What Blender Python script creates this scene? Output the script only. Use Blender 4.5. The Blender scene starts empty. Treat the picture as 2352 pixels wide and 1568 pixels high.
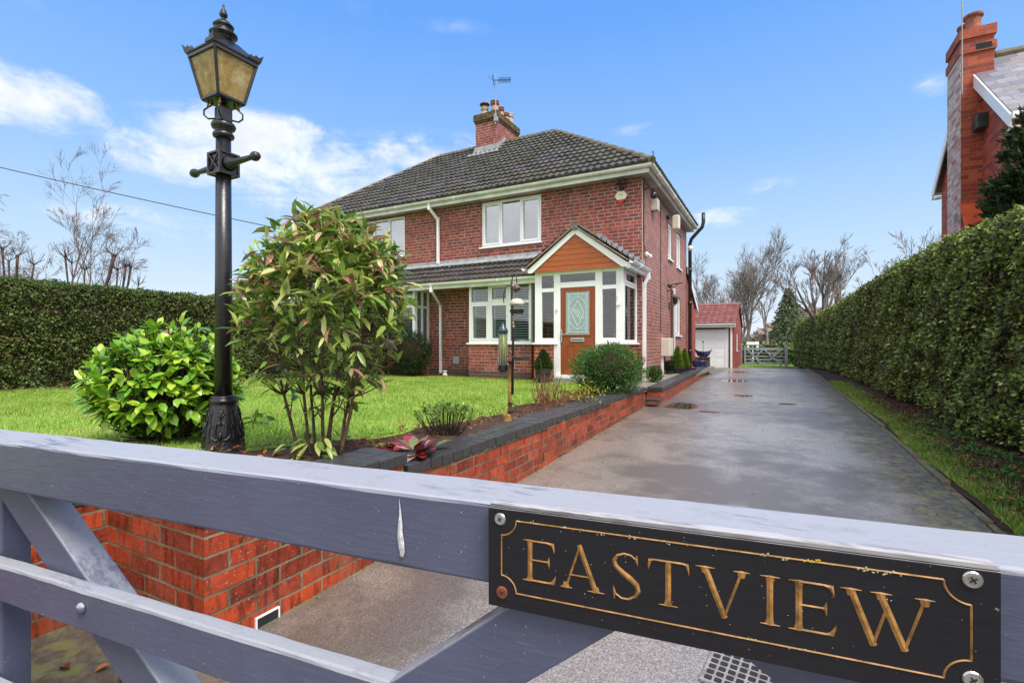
import bpy, math, random
import numpy as np
from mathutils import Vector, Matrix
PI = math.pi
R = math.radians
rnd = random.Random(7)
rng = np.random.default_rng(11)
SC = bpy.context.scene
COL = SC.collection

# ------------------------------------------------------------------ camera
F = 1137.0; CX = 1176.0; HY = 790.0; TH = R(28.2)
SN, CS = math.sin(TH), math.cos(TH)
cam_d = bpy.data.cameras.new('camera'); cam = bpy.data.objects.new('camera', cam_d); COL.objects.link(cam)
cam.location = (0, 0, 0); cam.rotation_euler = (PI/2, 0, TH)
cam_d.sensor_width = 36; cam_d.lens = 36*F/2352; cam_d.shift_y = (HY-784)/2352
cam_d.clip_start = .05; cam_d.clip_end = 3000
SC.camera = cam

# ------------------------------------------------------------------ sky
SUN_EL, SUN_AZ = R(56), R(118)      # azimuth clockwise from +Y
w = bpy.data.worlds.new('World'); SC.world = w; w.use_nodes = True
nt = w.node_tree; nt.nodes.clear()
class NT:
    """tiny node helper"""
    def __init__(s, t): s.t = t
    def n(s, ty, **kw):
        o = s.t.nodes.new(ty)
        for k, v in kw.items():
            if k == 'ins':
                for i, x in v.items():
                    if isinstance(x, bpy.types.NodeSocket): s.t.links.new(x, o.inputs[i])
                    else: o.inputs[i].default_value = x
            else: setattr(o, k, v)
        return o
    def math(s, op, a, b=0.0, c=None, clamp=False):
        d = {0: a, 1: b}
        if c is not None: d[2] = c
        return s.n('ShaderNodeMath', operation=op, use_clamp=clamp, ins=d).outputs[0]
    def mix(s, f, a, b, bt='MIX'):
        o = s.t.nodes.new('ShaderNodeMix'); o.data_type = 'RGBA'; o.blend_type = bt
        for i, x in ((0, f), (6, a), (7, b)):
            if isinstance(x, bpy.types.NodeSocket): s.t.links.new(x, o.inputs[i])
            elif i == 0: o.inputs[0].default_value = x
            else: o.inputs[i].default_value = (x[0], x[1], x[2], 1)
        return o.outputs[2]
    def ramp(s, f, stops, interp='LINEAR'):
        o = s.t.nodes.new('ShaderNodeValToRGB'); o.color_ramp.interpolation = interp
        s.t.links.new(f, o.inputs[0]); e = o.color_ramp.elements
        while len(e) < len(stops): e.new(.5)
        for k, (p, c) in enumerate(stops):
            e[k].position = p
            e[k].color = (c, c, c, 1) if isinstance(c, (int, float)) else (c[0], c[1], c[2], 1)
        return o.outputs[0]
    def noise(s, vec, scale, detail=3, rough=.55, dist=0.0):
        return s.n('ShaderNodeTexNoise', ins={'Vector': vec, 'Scale': scale, 'Detail': detail, 'Roughness': rough, 'Distortion': dist}).outputs[0]
N = NT(nt)
sky = N.n('ShaderNodeTexSky', sky_type='NISHITA', sun_disc=False, sun_elevation=SUN_EL, sun_rotation=SUN_AZ, altitude=50, air_density=1.0, dust_density=.4, ozone_density=2.0)
geo = N.n('ShaderNodeTexCoord').outputs['Generated']
sep = N.n('ShaderNodeSeparateXYZ', ins={0: geo})
az = N.math('ARCTAN2', sep.outputs[0], sep.outputs[1]); el = N.math('ARCSINE', sep.outputs[2])
nz = N.noise(N.n('ShaderNodeVectorMath', operation='MULTIPLY', ins={0: geo, 1: (1, 1, 2.6)}).outputs[0], 8.5, 10, .62, .5)
nz2 = N.noise(geo, 26, 6, .65, .4)
mask = None
def pdir(x, y):
    u = (x-CX)/F; v = (HY-y)/F
    d = Vector((-SN+CS*u, CS+SN*u, v)).normalized()
    return math.atan2(d.x, d.y), math.asin(d.z)
for (x, y, wx, wy, am) in ((60, 225, 250, 90, 1.15), (600, 345, 320, 105, 1.2), (740, 430, 330, 80, .8), (420, 360, 200, 80, .95), (1000, 400, 300, 110, .6), (330, 510, 260, 45, .6), (900, 480, 330, 90, .6), (2150, 190, 70, 40, .30), (1665, 500, 110, 30, .62), (1770, 425, 80, 26, .34),
                       (1050, 60, 130, 26, .16), (880, 25, 130, 36, .18), (100, 15, 110, 26, .16), (1460, 298, 70, 20, .22), (2500, 330, 260, 60, .8), (-300, 300, 260, 90, .9)):
    a0, e0 = pdir(x, y); a1, _ = pdir(x+wx*.5, y); a2, _ = pdir(x-wx*.5, y); _, e1 = pdir(x, y-wy*.5); _, e2 = pdir(x, y+wy*.5)
    wa = abs(a1-a2); we = abs(e1-e2)
    da = N.math('POWER', N.math('ABSOLUTE', N.math('DIVIDE', N.math('SUBTRACT', az, a0), wa)), 2.0)
    de = N.math('POWER', N.math('ABSOLUTE', N.math('DIVIDE', N.math('SUBTRACT', el, e0), we)), 2.0)
    m = N.math('MULTIPLY', N.math('SUBTRACT', 1.0, N.math('ADD', da, de), clamp=True), am)
    mask = m if mask is None else N.math('MAXIMUM', mask, m)
cl = N.math('ADD', mask, N.math('MULTIPLY', N.math('SUBTRACT', nz, .5), 2.7))
cl = N.math('ADD', cl, N.math('MULTIPLY', N.math('SUBTRACT', nz2, .5), 1.0))
cm = N.n('ShaderNodeMapRange', interpolation_type='SMOOTHSTEP', ins={'Value': N.math('MULTIPLY', cl, N.ramp(mask, [(0, 0.0), (.3, 1.0)])), 'From Min': -.05, 'From Max': 1.25}).outputs[0]
# upper sky deep blue, paling to near white by the horizon (clear winter air)
grad = N.ramp(sep.outputs[2], [(0.0, (.72, .78, .86)), (.08, (.62, .74, .87)), (.18, (.46, .65, .87)), (.34, (.26, .49, .87)), (.55, (.13, .35, .86)), (1.0, (.10, .30, .80))])
skc = N.n('ShaderNodeVectorMath', operation='SCALE', ins={0: sky.outputs[0], 'Scale': 1.0}).outputs[0]
gr10 = N.n('ShaderNodeVectorMath', operation='SCALE', ins={0: grad, 'Scale': 9.0}).outputs[0]
col = N.mix(.94, skc, gr10)
# broken cloud: wispy edges, brighter tops; unseen bank behind and overhead added for soft light
shade = N.ramp(N.noise(geo, 9, 6, .6), [(.35, .80), (.62, 1.0)])
col = N.mix(N.math('MULTIPLY', cm, .88), col, N.n('ShaderNodeVectorMath', operation='SCALE', ins={0: (8.6, 8.8, 9.4), 'Scale': shade}).outputs[0])
fwd = N.n('ShaderNodeVectorMath', operation='DOT_PRODUCT', ins={0: geo, 1: (-SN, CS, 0)}).outputs['Value']
back = N.n('ShaderNodeMapRange', interpolation_type='SMOOTHSTEP', ins={'Value': N.math('ADD', fwd, N.math('MULTIPLY', N.math('SUBTRACT', nz, .5), .5)), 'From Min': .42, 'From Max': -.05}).outputs[0]
col = N.mix(N.math('MULTIPLY', back, .92), col, N.mix(nz, (7.4, 7.5, 7.9), (13.5, 13.3, 13.2)))
bg = N.n('ShaderNodeBackground', ins={0: col, 1: .07})
N.n('ShaderNodeOutputWorld', ins={0: bg.outputs[0]})

sd = bpy.data.lights.new('sun', 'SUN'); sd.energy = 2.6; sd.angle = R(28); sd.color = (1, .95, .87)
so = bpy.data.objects.new('sun', sd); COL.objects.link(so)
sdir = Vector((math.sin(SUN_AZ)*math.cos(SUN_EL), math.cos(SUN_AZ)*math.cos(SUN_EL), math.sin(SUN_EL)))
so.rotation_euler = sdir.to_track_quat('Z', 'Y').to_euler()
SC.view_settings.view_transform = 'Standard'; SC.view_settings.look = 'None'
SC.view_settings.exposure = .92; SC.view_settings.gamma = 1

# ------------------------------------------------------------------ unprojection
def ray(x, y):
    u = (x-CX)/F
    return (-SN+CS*u, CS+SN*u, (HY-y)/F)
def P(x, y, Y=None, X=None, Z=None, f=None):
    r = ray(x, y)
    t = Y/r[1] if Y is not None else X/r[0] if X is not None else Z/r[2] if Z is not None else f
    return Vector((r[0]*t, r[1]*t, r[2]*t))
def fx(x, Y): return P(x, 790, Y=Y).x
def fz(x, y, Y): return P(x, y, Y=Y).z
def sy(x, X): return P(x, 790, X=X).y
def sz(x, y, X): return P(x, y, X=X).z
ZD = [(-9, -1.17), (1, -1.17), (4, -1.15), (8, -1.06), (19, -1.05), (26, -1.15), (30, -1.3), (36, -1.52), (60, -1.75), (400, -1.9)]
def zd(Y): return float(np.interp(Y, [a for a, b in ZD], [b for a, b in ZD]))
def zl(Y): return -.68-.021*(max(Y, -2)-2)

# ------------------------------------------------------------------ materials
def newmat(name):
    m = bpy.data.materials.new(name); m.use_nodes = True; t = m.node_tree; t.nodes.clear()
    return m, NT(t)
def finish(N, col, rough=.6, spec=.5, bump=None, bstr=.3, bdist=.01, metal=0.0, normal=None, **kw):
    ins = {'Base Color': col if isinstance(col, bpy.types.NodeSocket) else (*col, 1), 'Roughness': rough, 'Metallic': metal, 'Specular IOR Level': spec}
    if bump is not None:
        b = N.n('ShaderNodeBump', ins={'Strength': bstr, 'Distance': bdist, 'Height': bump})
        ins['Normal'] = b.outputs[0]
    ins.update(kw)
    p = N.n('ShaderNodeBsdfPrincipled', ins=ins)
    N.n('ShaderNodeOutputMaterial', ins={0: p.outputs[0]})
    return p
def obj_co(N): return N.n('ShaderNodeNewGeometry').outputs['Position']
def plain(name, c, rough=.5, spec=.5, var=.12, scale=6.0, bstr=.15, metal=0.0, **kw):
    m, N = newmat(name); co = obj_co(N)
    n = N.noise(co, scale, 5, .6); n2 = N.noise(co, scale*9, 3)
    c2 = tuple(x*(1-var*2.2) for x in c); c1 = tuple(min(1, x*(1+var)) for x in c)
    col = N.mix(N.ramp(n, [(.3, 0.0), (.7, 1.0)]), c2, c1)
    rr = N.math('ADD', N.math('MULTIPLY', n2, .2), rough-.1)
    finish(N, col, rr, spec, bump=n2, bstr=bstr, bdist=.003, metal=metal, **kw)
    return m
def brick(name, bw, rh, mortar, cols, mcol, mc2, rough=.8, chips=0.0, moss=0.0, blotch=.35, wet=0.0, spec=.3, wash=0.0, offs=.5, squash=1.0, streak=0.0, msize=None):
    m, N = newmat(name)
    uv = N.n('ShaderNodeUVMap').outputs[0]; co = obj_co(N)
    wob = N.n('ShaderNodeVectorMath', operation='SCALE', ins={0: N.n('ShaderNodeVectorMath', operation='SUBTRACT', ins={0: N.n('ShaderNodeTexNoise', ins={'Vector': uv, 'Scale': 9.0, 'Detail': 2.0}).outputs[1], 1: (.5, .5, .5)}).outputs[0], 'Scale': .008}).outputs[0]
    v = N.n('ShaderNodeVectorMath', operation='ADD', ins={0: uv, 1: wob}).outputs[0]
    b = N.n('ShaderNodeTexBrick', offset=offs, offset_frequency=2, squash=squash, squash_frequency=3, ins={'Vector': v, 'Color1': (0, 0, 0, 1), 'Color2': (1, 1, 1, 1), 'Mortar': (0, 0, 0, 1), 'Scale': 1.0, 'Mortar Size': mortar/2, 'Mortar Smooth': .25, 'Bias': 0.0, 'Brick Width': bw, 'Row Height': rh})
    k = len(cols); col = N.ramp(b.outputs[0], [(i/(k-1)*.9+.05, c) for i, c in enumerate(cols)])
    n = N.noise(co, 3.0, 5, .6); nf = N.noise(co, 60, 4, .6); nb = N.noise(v, 11, 3, .6)
    col = N.mix(N.math('MULTIPLY', N.ramp(nb, [(.42, 0.0), (.62, 1.0)]), blotch), col, tuple(x*.45 for x in cols[0]))
    col = N.mix(N.math('MULTIPLY', N.ramp(nf, [(.35, 0.0), (.75, 1.0)]), .35), col, tuple(min(1, x*1.5) for x in cols[-1]))
    if streak:   # burnt vertical marks on the brick faces
        sv = N.n('ShaderNodeVectorMath', operation='MULTIPLY', ins={0: uv, 1: (1, .18, 1)}).outputs[0]
        st = N.noise(sv, 30, 3, .5)
        col = N.mix(N.math('MULTIPLY', N.ramp(st, [(.5, 0.0), (.62, 1.0)]), streak), col, tuple(x*.35 for x in cols[0]))
    mc = N.mix(N.ramp(N.noise(co, 5, 4), [(.4, 0.0), (.65, 1.0)]), mcol, mc2)
    fac = b.outputs[1]
    if wash:
        fac = N.math('MULTIPLY', fac, N.ramp(N.noise(co, 1.3, 4), [(.3, .55), (.6, 1.0)]))
    col = N.mix(fac, col, mc)
    if chips:   # lime specks, pits and pale efflorescence
        col = N.mix(N.math('MULTIPLY', N.ramp(N.noise(co, 85, 4, .7), [(.63, 0.0), (.68, 1.0)]), .75), col, (.46, .40, .32))
        col = N.mix(N.math('MULTIPLY', N.ramp(N.noise(co, 6, 5, .7), [(.5, 0.0), (.75, 1.0)]), .35), col, (.30, .16, .11))
        col = N.mix(N.math('MULTIPLY', N.ramp(N.noise(co, 40, 4, .7), [(.64, 0.0), (.68, 1.0)]), .6), col, (.05, .02, .015))
    if wash: col = N.mix(N.math('MULTIPLY', N.ramp(n, [(.4, 0.0), (.75, 1.0)]), wash), col, mcol)
    if moss:
        col = N.mix(N.math('MULTIPLY', N.ramp(N.noise(co, 14, 5, .7), [(.56, 0.0), (.66, 1.0)]), moss), col, (.05, .07, .015))
    h = N.math('ADD', N.math('MULTIPLY', N.math('SUBTRACT', 1.0, b.outputs[1]), 1.0), N.math('MULTIPLY', nf, .35))
    rr = N.math('ADD', N.math('MULTIPLY', n, .2), rough-.1-wet*.3)
    finish(N, col, rr, spec, bump=h, bstr=.6, bdist=.006)
    return m
RED = [(.10, .036, .042), (.165, .040, .040), (.215, .046, .040), (.27, .056, .042), (.36, .080, .048)]
M = {}
M['brick'] = brick('house_brick', .235, .0825, .017, RED, (.47, .38, .33), (.27, .20, .18), blotch=.4, offs=.5, squash=.72, wash=.08)
M['brick_side'] = brick('side_brick', .235, .0825, .016, [(.13, .035, .04), (.20, .05, .045), (.25, .058, .05), (.29, .068, .055), (.33, .085, .065)], (.46, .39, .33), (.34, .26, .22), blotch=.2, wash=.25, spec=.5, rough=.6)
M['brick_porch'] = brick('porch_brick', .235, .0825, .013, [(.22, .035, .03), (.34, .06, .035), (.45, .10, .05), (.30, .05, .035)], (.5, .42, .34), (.4, .33, .26), blotch=.15)
M['brick_dpc'] = brick('plinth_brick', .235, .0825, .012, [(.06, .045, .045), (.10, .07, .06), (.12, .06, .05)], (.24, .19, .15), (.12, .12, .07), blotch=.3)
M['brick_wall'] = brick('garden_brick', .225, .075, .011, [(.12, .017, .010), (.23, .028, .012), (.34, .042, .014), (.46, .060, .017)], (.085, .085, .045), (.24, .21, .14), blotch=.32, rough=.5, moss=.22, spec=.5, streak=.6, chips=1.0)
M['brick_far'] = brick('garage_brick', .225, .075, .010, [(.20, .04, .035), (.27, .05, .04), (.33, .065, .045)], (.36, .2, .15), (.3, .16, .12), blotch=.2)
M['brick_nb'] = brick('neighbour_brick', .235, .08, .012, [(.14, .025, .022), (.25, .040, .026), (.34, .058, .03), (.43, .085, .04)], (.24, .15, .11), (.18, .1, .08), blotch=.2, rough=.7)
M['brick_pale'] = brick('weathered_brick', .235, .08, .014, [(.34, .24, .22), (.56, .48, .46), (.66, .62, .61), (.36, .14, .10)], (.24, .19, .18), (.55, .5, .48), blotch=.3)
M['coping'] = brick('coping_brick', 9, 9, .001, [(.032, .032, .036), (.060, .058, .060)], (.05, .05, .05), (.05, .05, .05), blotch=.4, rough=.34, moss=.45, spec=.6)
M['upvc'] = plain('white_upvc', (.84, .84, .86), .25, .5, .03, 2, .02)
M['upvc_dirty'] = plain('white_gutter', (.76, .74, .72), .35, .5, .12, 3, .05)
M['fascia'] = plain('white_fascia', (.74, .72, .72), .4, .5, .15, 2, .05)
M['soffit'] = plain('painted_soffit', (.40, .36, .36), .5, .4, .15, 2, .05)
M['lead'] = plain('lead_flashing', (.36, .37, .40), .45, .5, .18, 8, .2)
M['steel'] = plain('stainless_steel', (.55, .55, .56), .25, .5, .1, 30, .05, metal=.9)
M['rust'] = plain('rusty_screw', (.22, .06, .03), .6, .4, .3, 90, .3, metal=.2)
M['black'] = plain('black_plastic', (.018, .018, .02), .35, .5, .2, 9, .05)
M['iron'] = plain('black_painted_iron', (.017, .016, .021), .3, .55, .25, 7, .22)
M['galv'] = plain('galvanised_steel', (.33, .34, .37), .5, .5, .15, 12, .1)
M['cream'] = plain('cream_plastic', (.66, .62, .50), .4, .4, .06, 5, .03)
M['green_box'] = plain('dark_green_box', (.035, .05, .05), .4, .4, .2, 6, .1)
M['alarm_white'] = plain('alarm_box_plastic', (.72, .68, .52), .35, .5, .05, 6, .02)
M['red'] = plain('red_plastic', (.55, .02, .03), .3, .5, .1, 8, .02)
M['clay'] = plain('clay_pot', (.30, .11, .07), .8, .3, .25, 12, .3)
M['pale_pot'] = plain('pale_clay_pot', (.52, .42, .32), .8, .3, .2, 12, .3)
M['pale_blind'] = plain('white_blind', (.74, .78, .76), .5, .4, .03, 4, .02)
M['curtain'] = plain('pale_curtain', (.58, .62, .66), .8, .2, .12, 6, .1)
M['darkroom'] = plain('dark_interior', (.03, .035, .04), .9, .2, .2, 2, .05)
M['blue_glaze'] = plain('blue_glazed_ceramic', (.03, .045, .20), .2, .6, .3, 6, .05)
M['oak_tub'] = plain('dark_wooden_tub', (.05, .035, .035), .6, .4, .3, 20, .2)
M['stone'] = plain('concrete_paving', (.27, .245, .215), .45, .5, .2, 4, .2)
M['kerb'] = plain('concrete_edging', (.22, .185, .11), .75, .3, .3, 12, .4)
M['paving_dark'] = plain('wet_slab', (.10, .09, .08), .35, .5, .25, 6, .2)
M['gold'] = plain('gold_lettering', (.34, .17, .05), .48, .35, .28, 60, .15)
M['bark'] = plain('dark_bark', (.055, .035, .028), .75, .3, .35, 25, .5)
M['bark_red'] = plain('reddish_bark', (.12, .075, .05), .7, .3, .35, 30, .5)
M['bark_far'] = plain('hazed_bark', (.25, .205, .20), .9, .2, .3, 4, .3)  # grey-brown, paled so that distance haze sits in the colour
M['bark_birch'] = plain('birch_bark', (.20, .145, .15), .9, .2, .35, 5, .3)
M['bark_pollard'] = plain('mossy_pollard_bark', (.085, .055, .048), .9, .2, .35, 6, .3)
M['twig_tan'] = plain('tan_twigs', (.25, .12, .06), .7, .3, .35, 30, .3)
M['bamboo'] = plain('weathered_bamboo', (.38, .21, .06), .5, .4, .3, 25, .2)
M['rubber_green'] = plain('algae_green_plastic', (.22, .26, .05), .4, .4, .3, 40, .1)
M['terracotta_orange'] = plain('orange_tile', (.62, .10, .03), .6, .4, .12, 6, .1)
M['cable'] = plain('cable_black', (.02, .02, .02), .6, .3)
def wood_clad():
    m, N = newmat('oak_cladding'); co = obj_co(N)
    v = N.n('ShaderNodeVectorMath', operation='MULTIPLY', ins={0: co, 1: (1.2, 1, 16)}).outputs[0]
    n = N.noise(v, 3, 5, .6, .6)
    finish(N, N.ramp(n, [(.25, (.23, .052, .011)), (.5, (.36, .088, .019)), (.75, (.46, .135, .03))]), .38, .4, bump=n, bstr=.1, bdist=.002); return m
def wood_door():
    m, N = newmat('oak_grain_door'); co = obj_co(N)
    v = N.n('ShaderNodeVectorMath', operation='MULTIPLY', ins={0: co, 1: (22, 1, 1.0)}).outputs[0]
    n = N.noise(v, 2, 5, .6, .5)
    finish(N, N.ramp(n, [(.25, (.21, .045, .011)), (.75, (.31, .075, .020))]), .35, .4, bump=n, bstr=.1, bdist=.002); return m
M['clad'] = wood_clad(); M['door'] = wood_door()
def glass(name, tint=(.75, .8, .82), refl=.3, rough=.02):
    m, N = newmat(name)
    tr = N.n('ShaderNodeBsdfTransparent', ins={0: (*tint, 1)})
    gl = N.n('ShaderNodeBsdfGlossy', ins={0: (.9, .93, .95, 1), 1: rough})
    lw = N.n('ShaderNodeLayerWeight', ins={0: .35})
    f = N.math('ADD', N.math('MULTIPLY', lw.outputs[0], .4), refl*.4, clamp=True)
    mx = N.n('ShaderNodeMixShader', ins={0: f, 1: tr.outputs[0], 2: gl.outputs[0]})
    N.n('ShaderNodeOutputMaterial', ins={0: mx.outputs[0]}); return m
M['glass'] = glass('window_glass', (.55, .62, .64), .25)
M['glass_up'] = glass('upper_window_glass', (.55, .62, .66), 1.0)
def leaded():
    m, N = newmat('obscure_door_glass'); co = obj_co(N)
    n = N.noise(co, 90, 3)
    finish(N, N.mix(n, (.16, .24, .24), (.30, .40, .40)), .12, .8, bump=n, bstr=.3, bdist=.002); return m
M['leaded'] = leaded()
M['bevel_glass'] = plain('bevelled_glass_strip', (.72, .78, .78), .15, .8, .05, 30, .02)
def lampglass():
    m, N = newmat('dirty_lantern_glass'); co = obj_co(N)
    n = N.noise(co, 9, 5, .65); n2 = N.noise(co, 55, 4, .7)
    col = N.ramp(n, [(.3, (.34, .20, .05)), (.5, (.54, .38, .13)), (.7, (.80, .72, .46))])
    col = N.mix(N.ramp(n2, [(.60, 0.0), (.70, 1.0)]), col, (.15, .09, .03))
    d = N.n('ShaderNodeBsdfPrincipled', ins={'Base Color': col, 'Roughness': .3})
    t = N.n('ShaderNodeBsdfTranslucent', ins={0: col})
    mx = N.n('ShaderNodeMixShader', ins={0: .55, 1: d.outputs[0], 2: t.outputs[0]})
    N.n('ShaderNodeOutputMaterial', ins={0: mx.outputs[0]}); return m
M['lampglass'] = lampglass()
def tiles(name, c0, c1, moss, mossc, lich=.2, rough=.75):
    m, N = newmat(name); co = obj_co(N)
    n = N.noise(co, 7, 6, .65); n2 = N.noise(co, 1.1, 4, .6); n3 = N.noise(co, 30, 4, .7); n4 = N.noise(co, 2.6, 3, .6)
    col = N.mix(N.ramp(n, [(.35, 0.0), (.65, 1.0)]), c0, c1)
    col = N.mix(N.math('MULTIPLY', N.ramp(n4, [(.45, 0.0), (.6, 1.0)]), .4), col, tuple(x*1.6 for x in c1))
    mm = N.math('MULTIPLY', N.ramp(N.math('ADD', n2, N.math('MULTIPLY', n, .6)), [(.70, 0.0), (.90, 1.0)]), moss)
    col = N.mix(mm, col, mossc)
    col = N.mix(N.math('MULTIPLY', N.ramp(n3, [(.66, 0.0), (.74, 1.0)]), lich), col, (.45, .44, .40))
    finish(N, col, rough, .35, bump=n3, bstr=.5, bdist=.008); return m
M['tiles'] = tiles('mossy_concrete_tiles', (.022, .021, .024), (.092, .084, .094), .42, (.066, .066, .020), .5)
M['tiles_low'] = tiles('dark_concrete_tiles', (.032, .030, .034), (.070, .062, .066), .3, (.07, .055, .02), .25, .55)
M['ridge'] = tiles('ridge_tiles', (.07, .06, .055), (.16, .14, .12), .6, (.14, .13, .03), .4)
M['tiles_red'] = tiles('red_concrete_tiles', (.17, .064, .058), (.27, .11, .10), .1, (.2, .1, .06), .2)
M['slate'] = brick('slate', .28, .16, .006, [(.10, .10, .13), (.17, .17, .21), (.27, .26, .30), (.20, .18, .17)], (.04, .04, .05), (.05, .05, .06), blotch=.3, rough=.45, spec=.5)
def asphalt():
    m, N = newmat('wet_asphalt'); co = obj_co(N); s = N.n('ShaderNodeSeparateXYZ', ins={0: co}); X, Y = s.outputs[0], s.outputs[1]
    ag = N.n('ShaderNodeTexVoronoi', ins={'Vector': co, 'Scale': 210.0}); fine = N.noise(co, 190, 2, .6)
    n1 = N.noise(co, .8, 5, .6); n2 = N.noise(co, 3.2, 5, .65)
    base = N.ramp(ag.outputs[1], [(.15, (.145, .122, .107)), (.5, (.235, .203, .180)), (.88, (.37, .325, .285))])
    big = N.ramp(N.math('ADD', N.math('ADD', N.math('MULTIPLY', N.noise(co, .42, 3, .5), .45), N.math('MULTIPLY', n2, .25)), N.math('MULTIPLY', n1, .3)), [(.44, 0.0), (.56, 1.0)])
    col = N.mix(N.math('MULTIPLY', big, .68), base, (.066, .048, .036))
    # moss and silt gathered along both edges
    e1 = N.n('ShaderNodeMapRange', ins={'Value': N.math('ADD', X, N.math('MULTIPLY', n2, .55)), 'From Min': .84, 'From Max': 1.20}).outputs[0]
    e2 = N.n('ShaderNodeMapRange', ins={'Value': N.math('ADD', X, N.math('MULTIPLY', n2, -.35)), 'From Min': -1.98, 'From Max': -2.2}).outputs[0]
    e3 = N.n('ShaderNodeMapRange', ins={'Value': N.math('ADD', Y, N.math('MULTIPLY', n2, .5)), 'From Min': 1.45, 'From Max': 1.15}).outputs[0]
    e3 = N.math('MULTIPLY', e3, N.n('ShaderNodeMapRange', ins={'Value': X, 'From Min': -1.5, 'From Max': -2.0}).outputs[0])
    e = N.math('MAXIMUM', N.math('MAXIMUM', e1, e2), e3)
    mn = N.noise(co, 30, 5, .7)
    col = N.mix(N.math('MULTIPLY', e, N.ramp(mn, [(.35, .35), (.6, .95)])), col, N.mix(N.ramp(N.noise(co, 11, 4), [(.48, 0.0), (.6, 1.0)]), (.050, .038, .020), (.125, .14, .022)))
    # puddles
    wet = N.math('ADD', N.math('MULTIPLY', big, .16), .22)
    pn = N.noise(N.n('ShaderNodeVectorMath', operation='MULTIPLY', ins={0: co, 1: (1.6, .7, 1)}).outputs[0], 1.6, 4, .55)
    pm = None
    for (px, py, rx, ry) in ((-1.45, 8.9, .36, .75), (-.95, 8.3, .25, .2), (-.55, 11.2, .42, .30), (.10, 10.0, .33, .16), (-1.1, 15.5, .5, .8), (-1.3, 21, .5, 1.2)):
        a = N.math('POWER', N.math('ABSOLUTE', N.math('DIVIDE', N.math('SUBTRACT', X, px), rx)), 2.0)
        b = N.math('POWER', N.math('ABSOLUTE', N.math('DIVIDE', N.math('SUBTRACT', Y, py), ry)), 2.0)
        q = N.math('SUBTRACT', 1.0, N.math('ADD', a, b), clamp=True); pm = q if pm is None else N.math('MAXIMUM', pm, q)
    pud = N.n('ShaderNodeMapRange', ins={'Value': N.math('ADD', N.math('MULTIPLY', pm, .5), N.math('MULTIPLY', pn, .8)), 'From Min': .62, 'From Max': .74}).outputs[0]
    pud = N.math('MULTIPLY', pud, N.ramp(pm, [(.02, 0.0), (.15, 1.0)]))
    col = N.mix(N.math('MULTIPLY', pud, .8), col, (.03, .025, .022))
    rough = N.mix(pud, wet, (.02, .02, .02))
    rough = N.mix(e, rough, (.75, .75, .75))
    bs = N.math('MULTIPLY', N.math('MULTIPLY', N.math('SUBTRACT', 1.0, pud), N.math('ADD', .35, N.math('MULTIPLY', big, .5))), .30)
    b = N.n('ShaderNodeBump', ins={'Strength': bs, 'Distance': .004, 'Height': N.math('ADD', ag.outputs[0], N.math('MULTIPLY', fine, .5))})
    p = N.n('ShaderNodeBsdfPrincipled', ins={'Base Color': col, 'Roughness': rough, 'Specular IOR Level': 1.0, 'Normal': b.outputs[0]})
    N.n('ShaderNodeOutputMaterial', ins={0: p.outputs[0]}); return m
M['asphalt'] = asphalt()
def turf(name, a, b, c, sc=9):
    m, N = newmat(name); co = obj_co(N)
    n = N.noise(co, sc, 6, .7); n2 = N.noise(co, 1.4, 4, .6); n3 = N.noise(co, 120, 3, .6)
    col = N.mix(N.ramp(n, [(.35, 0.0), (.65, 1.0)]), a, b)
    col = N.mix(N.math('MULTIPLY', N.ramp(n2, [(.45, 0.0), (.62, 1.0)]), .6), col, c)
    finish(N, col, .8, .2, bump=n3, bstr=.8, bdist=.02); return m
M['turf'] = turf('lawn_turf', (.17, .32, .035), (.30, .50, .06), (.44, .50, .12))
M['field'] = turf('rough_grass', (.05, .12, .02), (.10, .20, .03), (.16, .2, .05), 2)
M['soil'] = turf('damp_soil', (.045, .024, .016), (.105, .055, .038), (.085, .055, .035), 25)
M['moss'] = turf('moss', (.06, .09, .01), (.13, .17, .02), (.05, .06, .02), 40)
def leafmat(name, stops, rough=.35, trans=.3, spec=.5):
    m, N = newmat(name)
    at = N.n('ShaderNodeAttribute', attribute_name='tint'); co = obj_co(N)
    f = N.math('ADD', at.outputs['Fac'], N.math('MULTIPLY', N.math('SUBTRACT', N.noise(co, 60, 3), .5), .25), clamp=True)
    col = N.ramp(f, stops)
    p = N.n('ShaderNodeBsdfPrincipled', ins={'Base Color': col, 'Roughness': rough, 'Specular IOR Level': spec})
    t = N.n('ShaderNodeBsdfTranslucent', ins={0: col})
    mx = N.n('ShaderNodeMixShader', ins={0: trans, 1: p.outputs[0], 2: t.outputs[0]})
    N.n('ShaderNodeOutputMaterial', ins={0: mx.outputs[0]}); return m
M['lf_cam'] = leafmat('camellia_leaf', [(0, (.035, .12, .015)), (.35, (.11, .29, .022)), (.65, (.26, .48, .035)), (.93, (.52, .64, .07)), (1, (.35, .14, .03))], .26, .25, .6)
M['lf_pho'] = leafmat('photinia_leaf', [(0, (.055, .13, .022)), (.3, (.13, .25, .04)), (.52, (.28, .40, .07)), (.68, (.50, .54, .16)), (.78, (.55, .50, .26)), (.86, (.42, .18, .12)), (.94, (.44, .17, .16)), (1, (.24, .025, .03))], .3, .3, .5)
M['lf_hedge'] = leafmat('hedge_leaf', [(0, (.06, .038, .02)), (.25, (.10, .115, .03)), (.5, (.165, .22, .042)), (.75, (.26, .39, .06)), (1, (.58, .68, .20))], .42, .3, .4)
M['lf_hedge2'] = leafmat('fine_hedge_leaf', [(0, (.045, .036, .018)), (.35, (.065, .10, .024)), (.7, (.10, .165, .034)), (1, (.19, .26, .055))], .45, .2, .3)
M['lf_yew'] = leafmat('dark_needle', [(0, (.014, .030, .012)), (.6, (.028, .055, .018)), (1, (.06, .09, .025))], .5, .15, .3)
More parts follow.
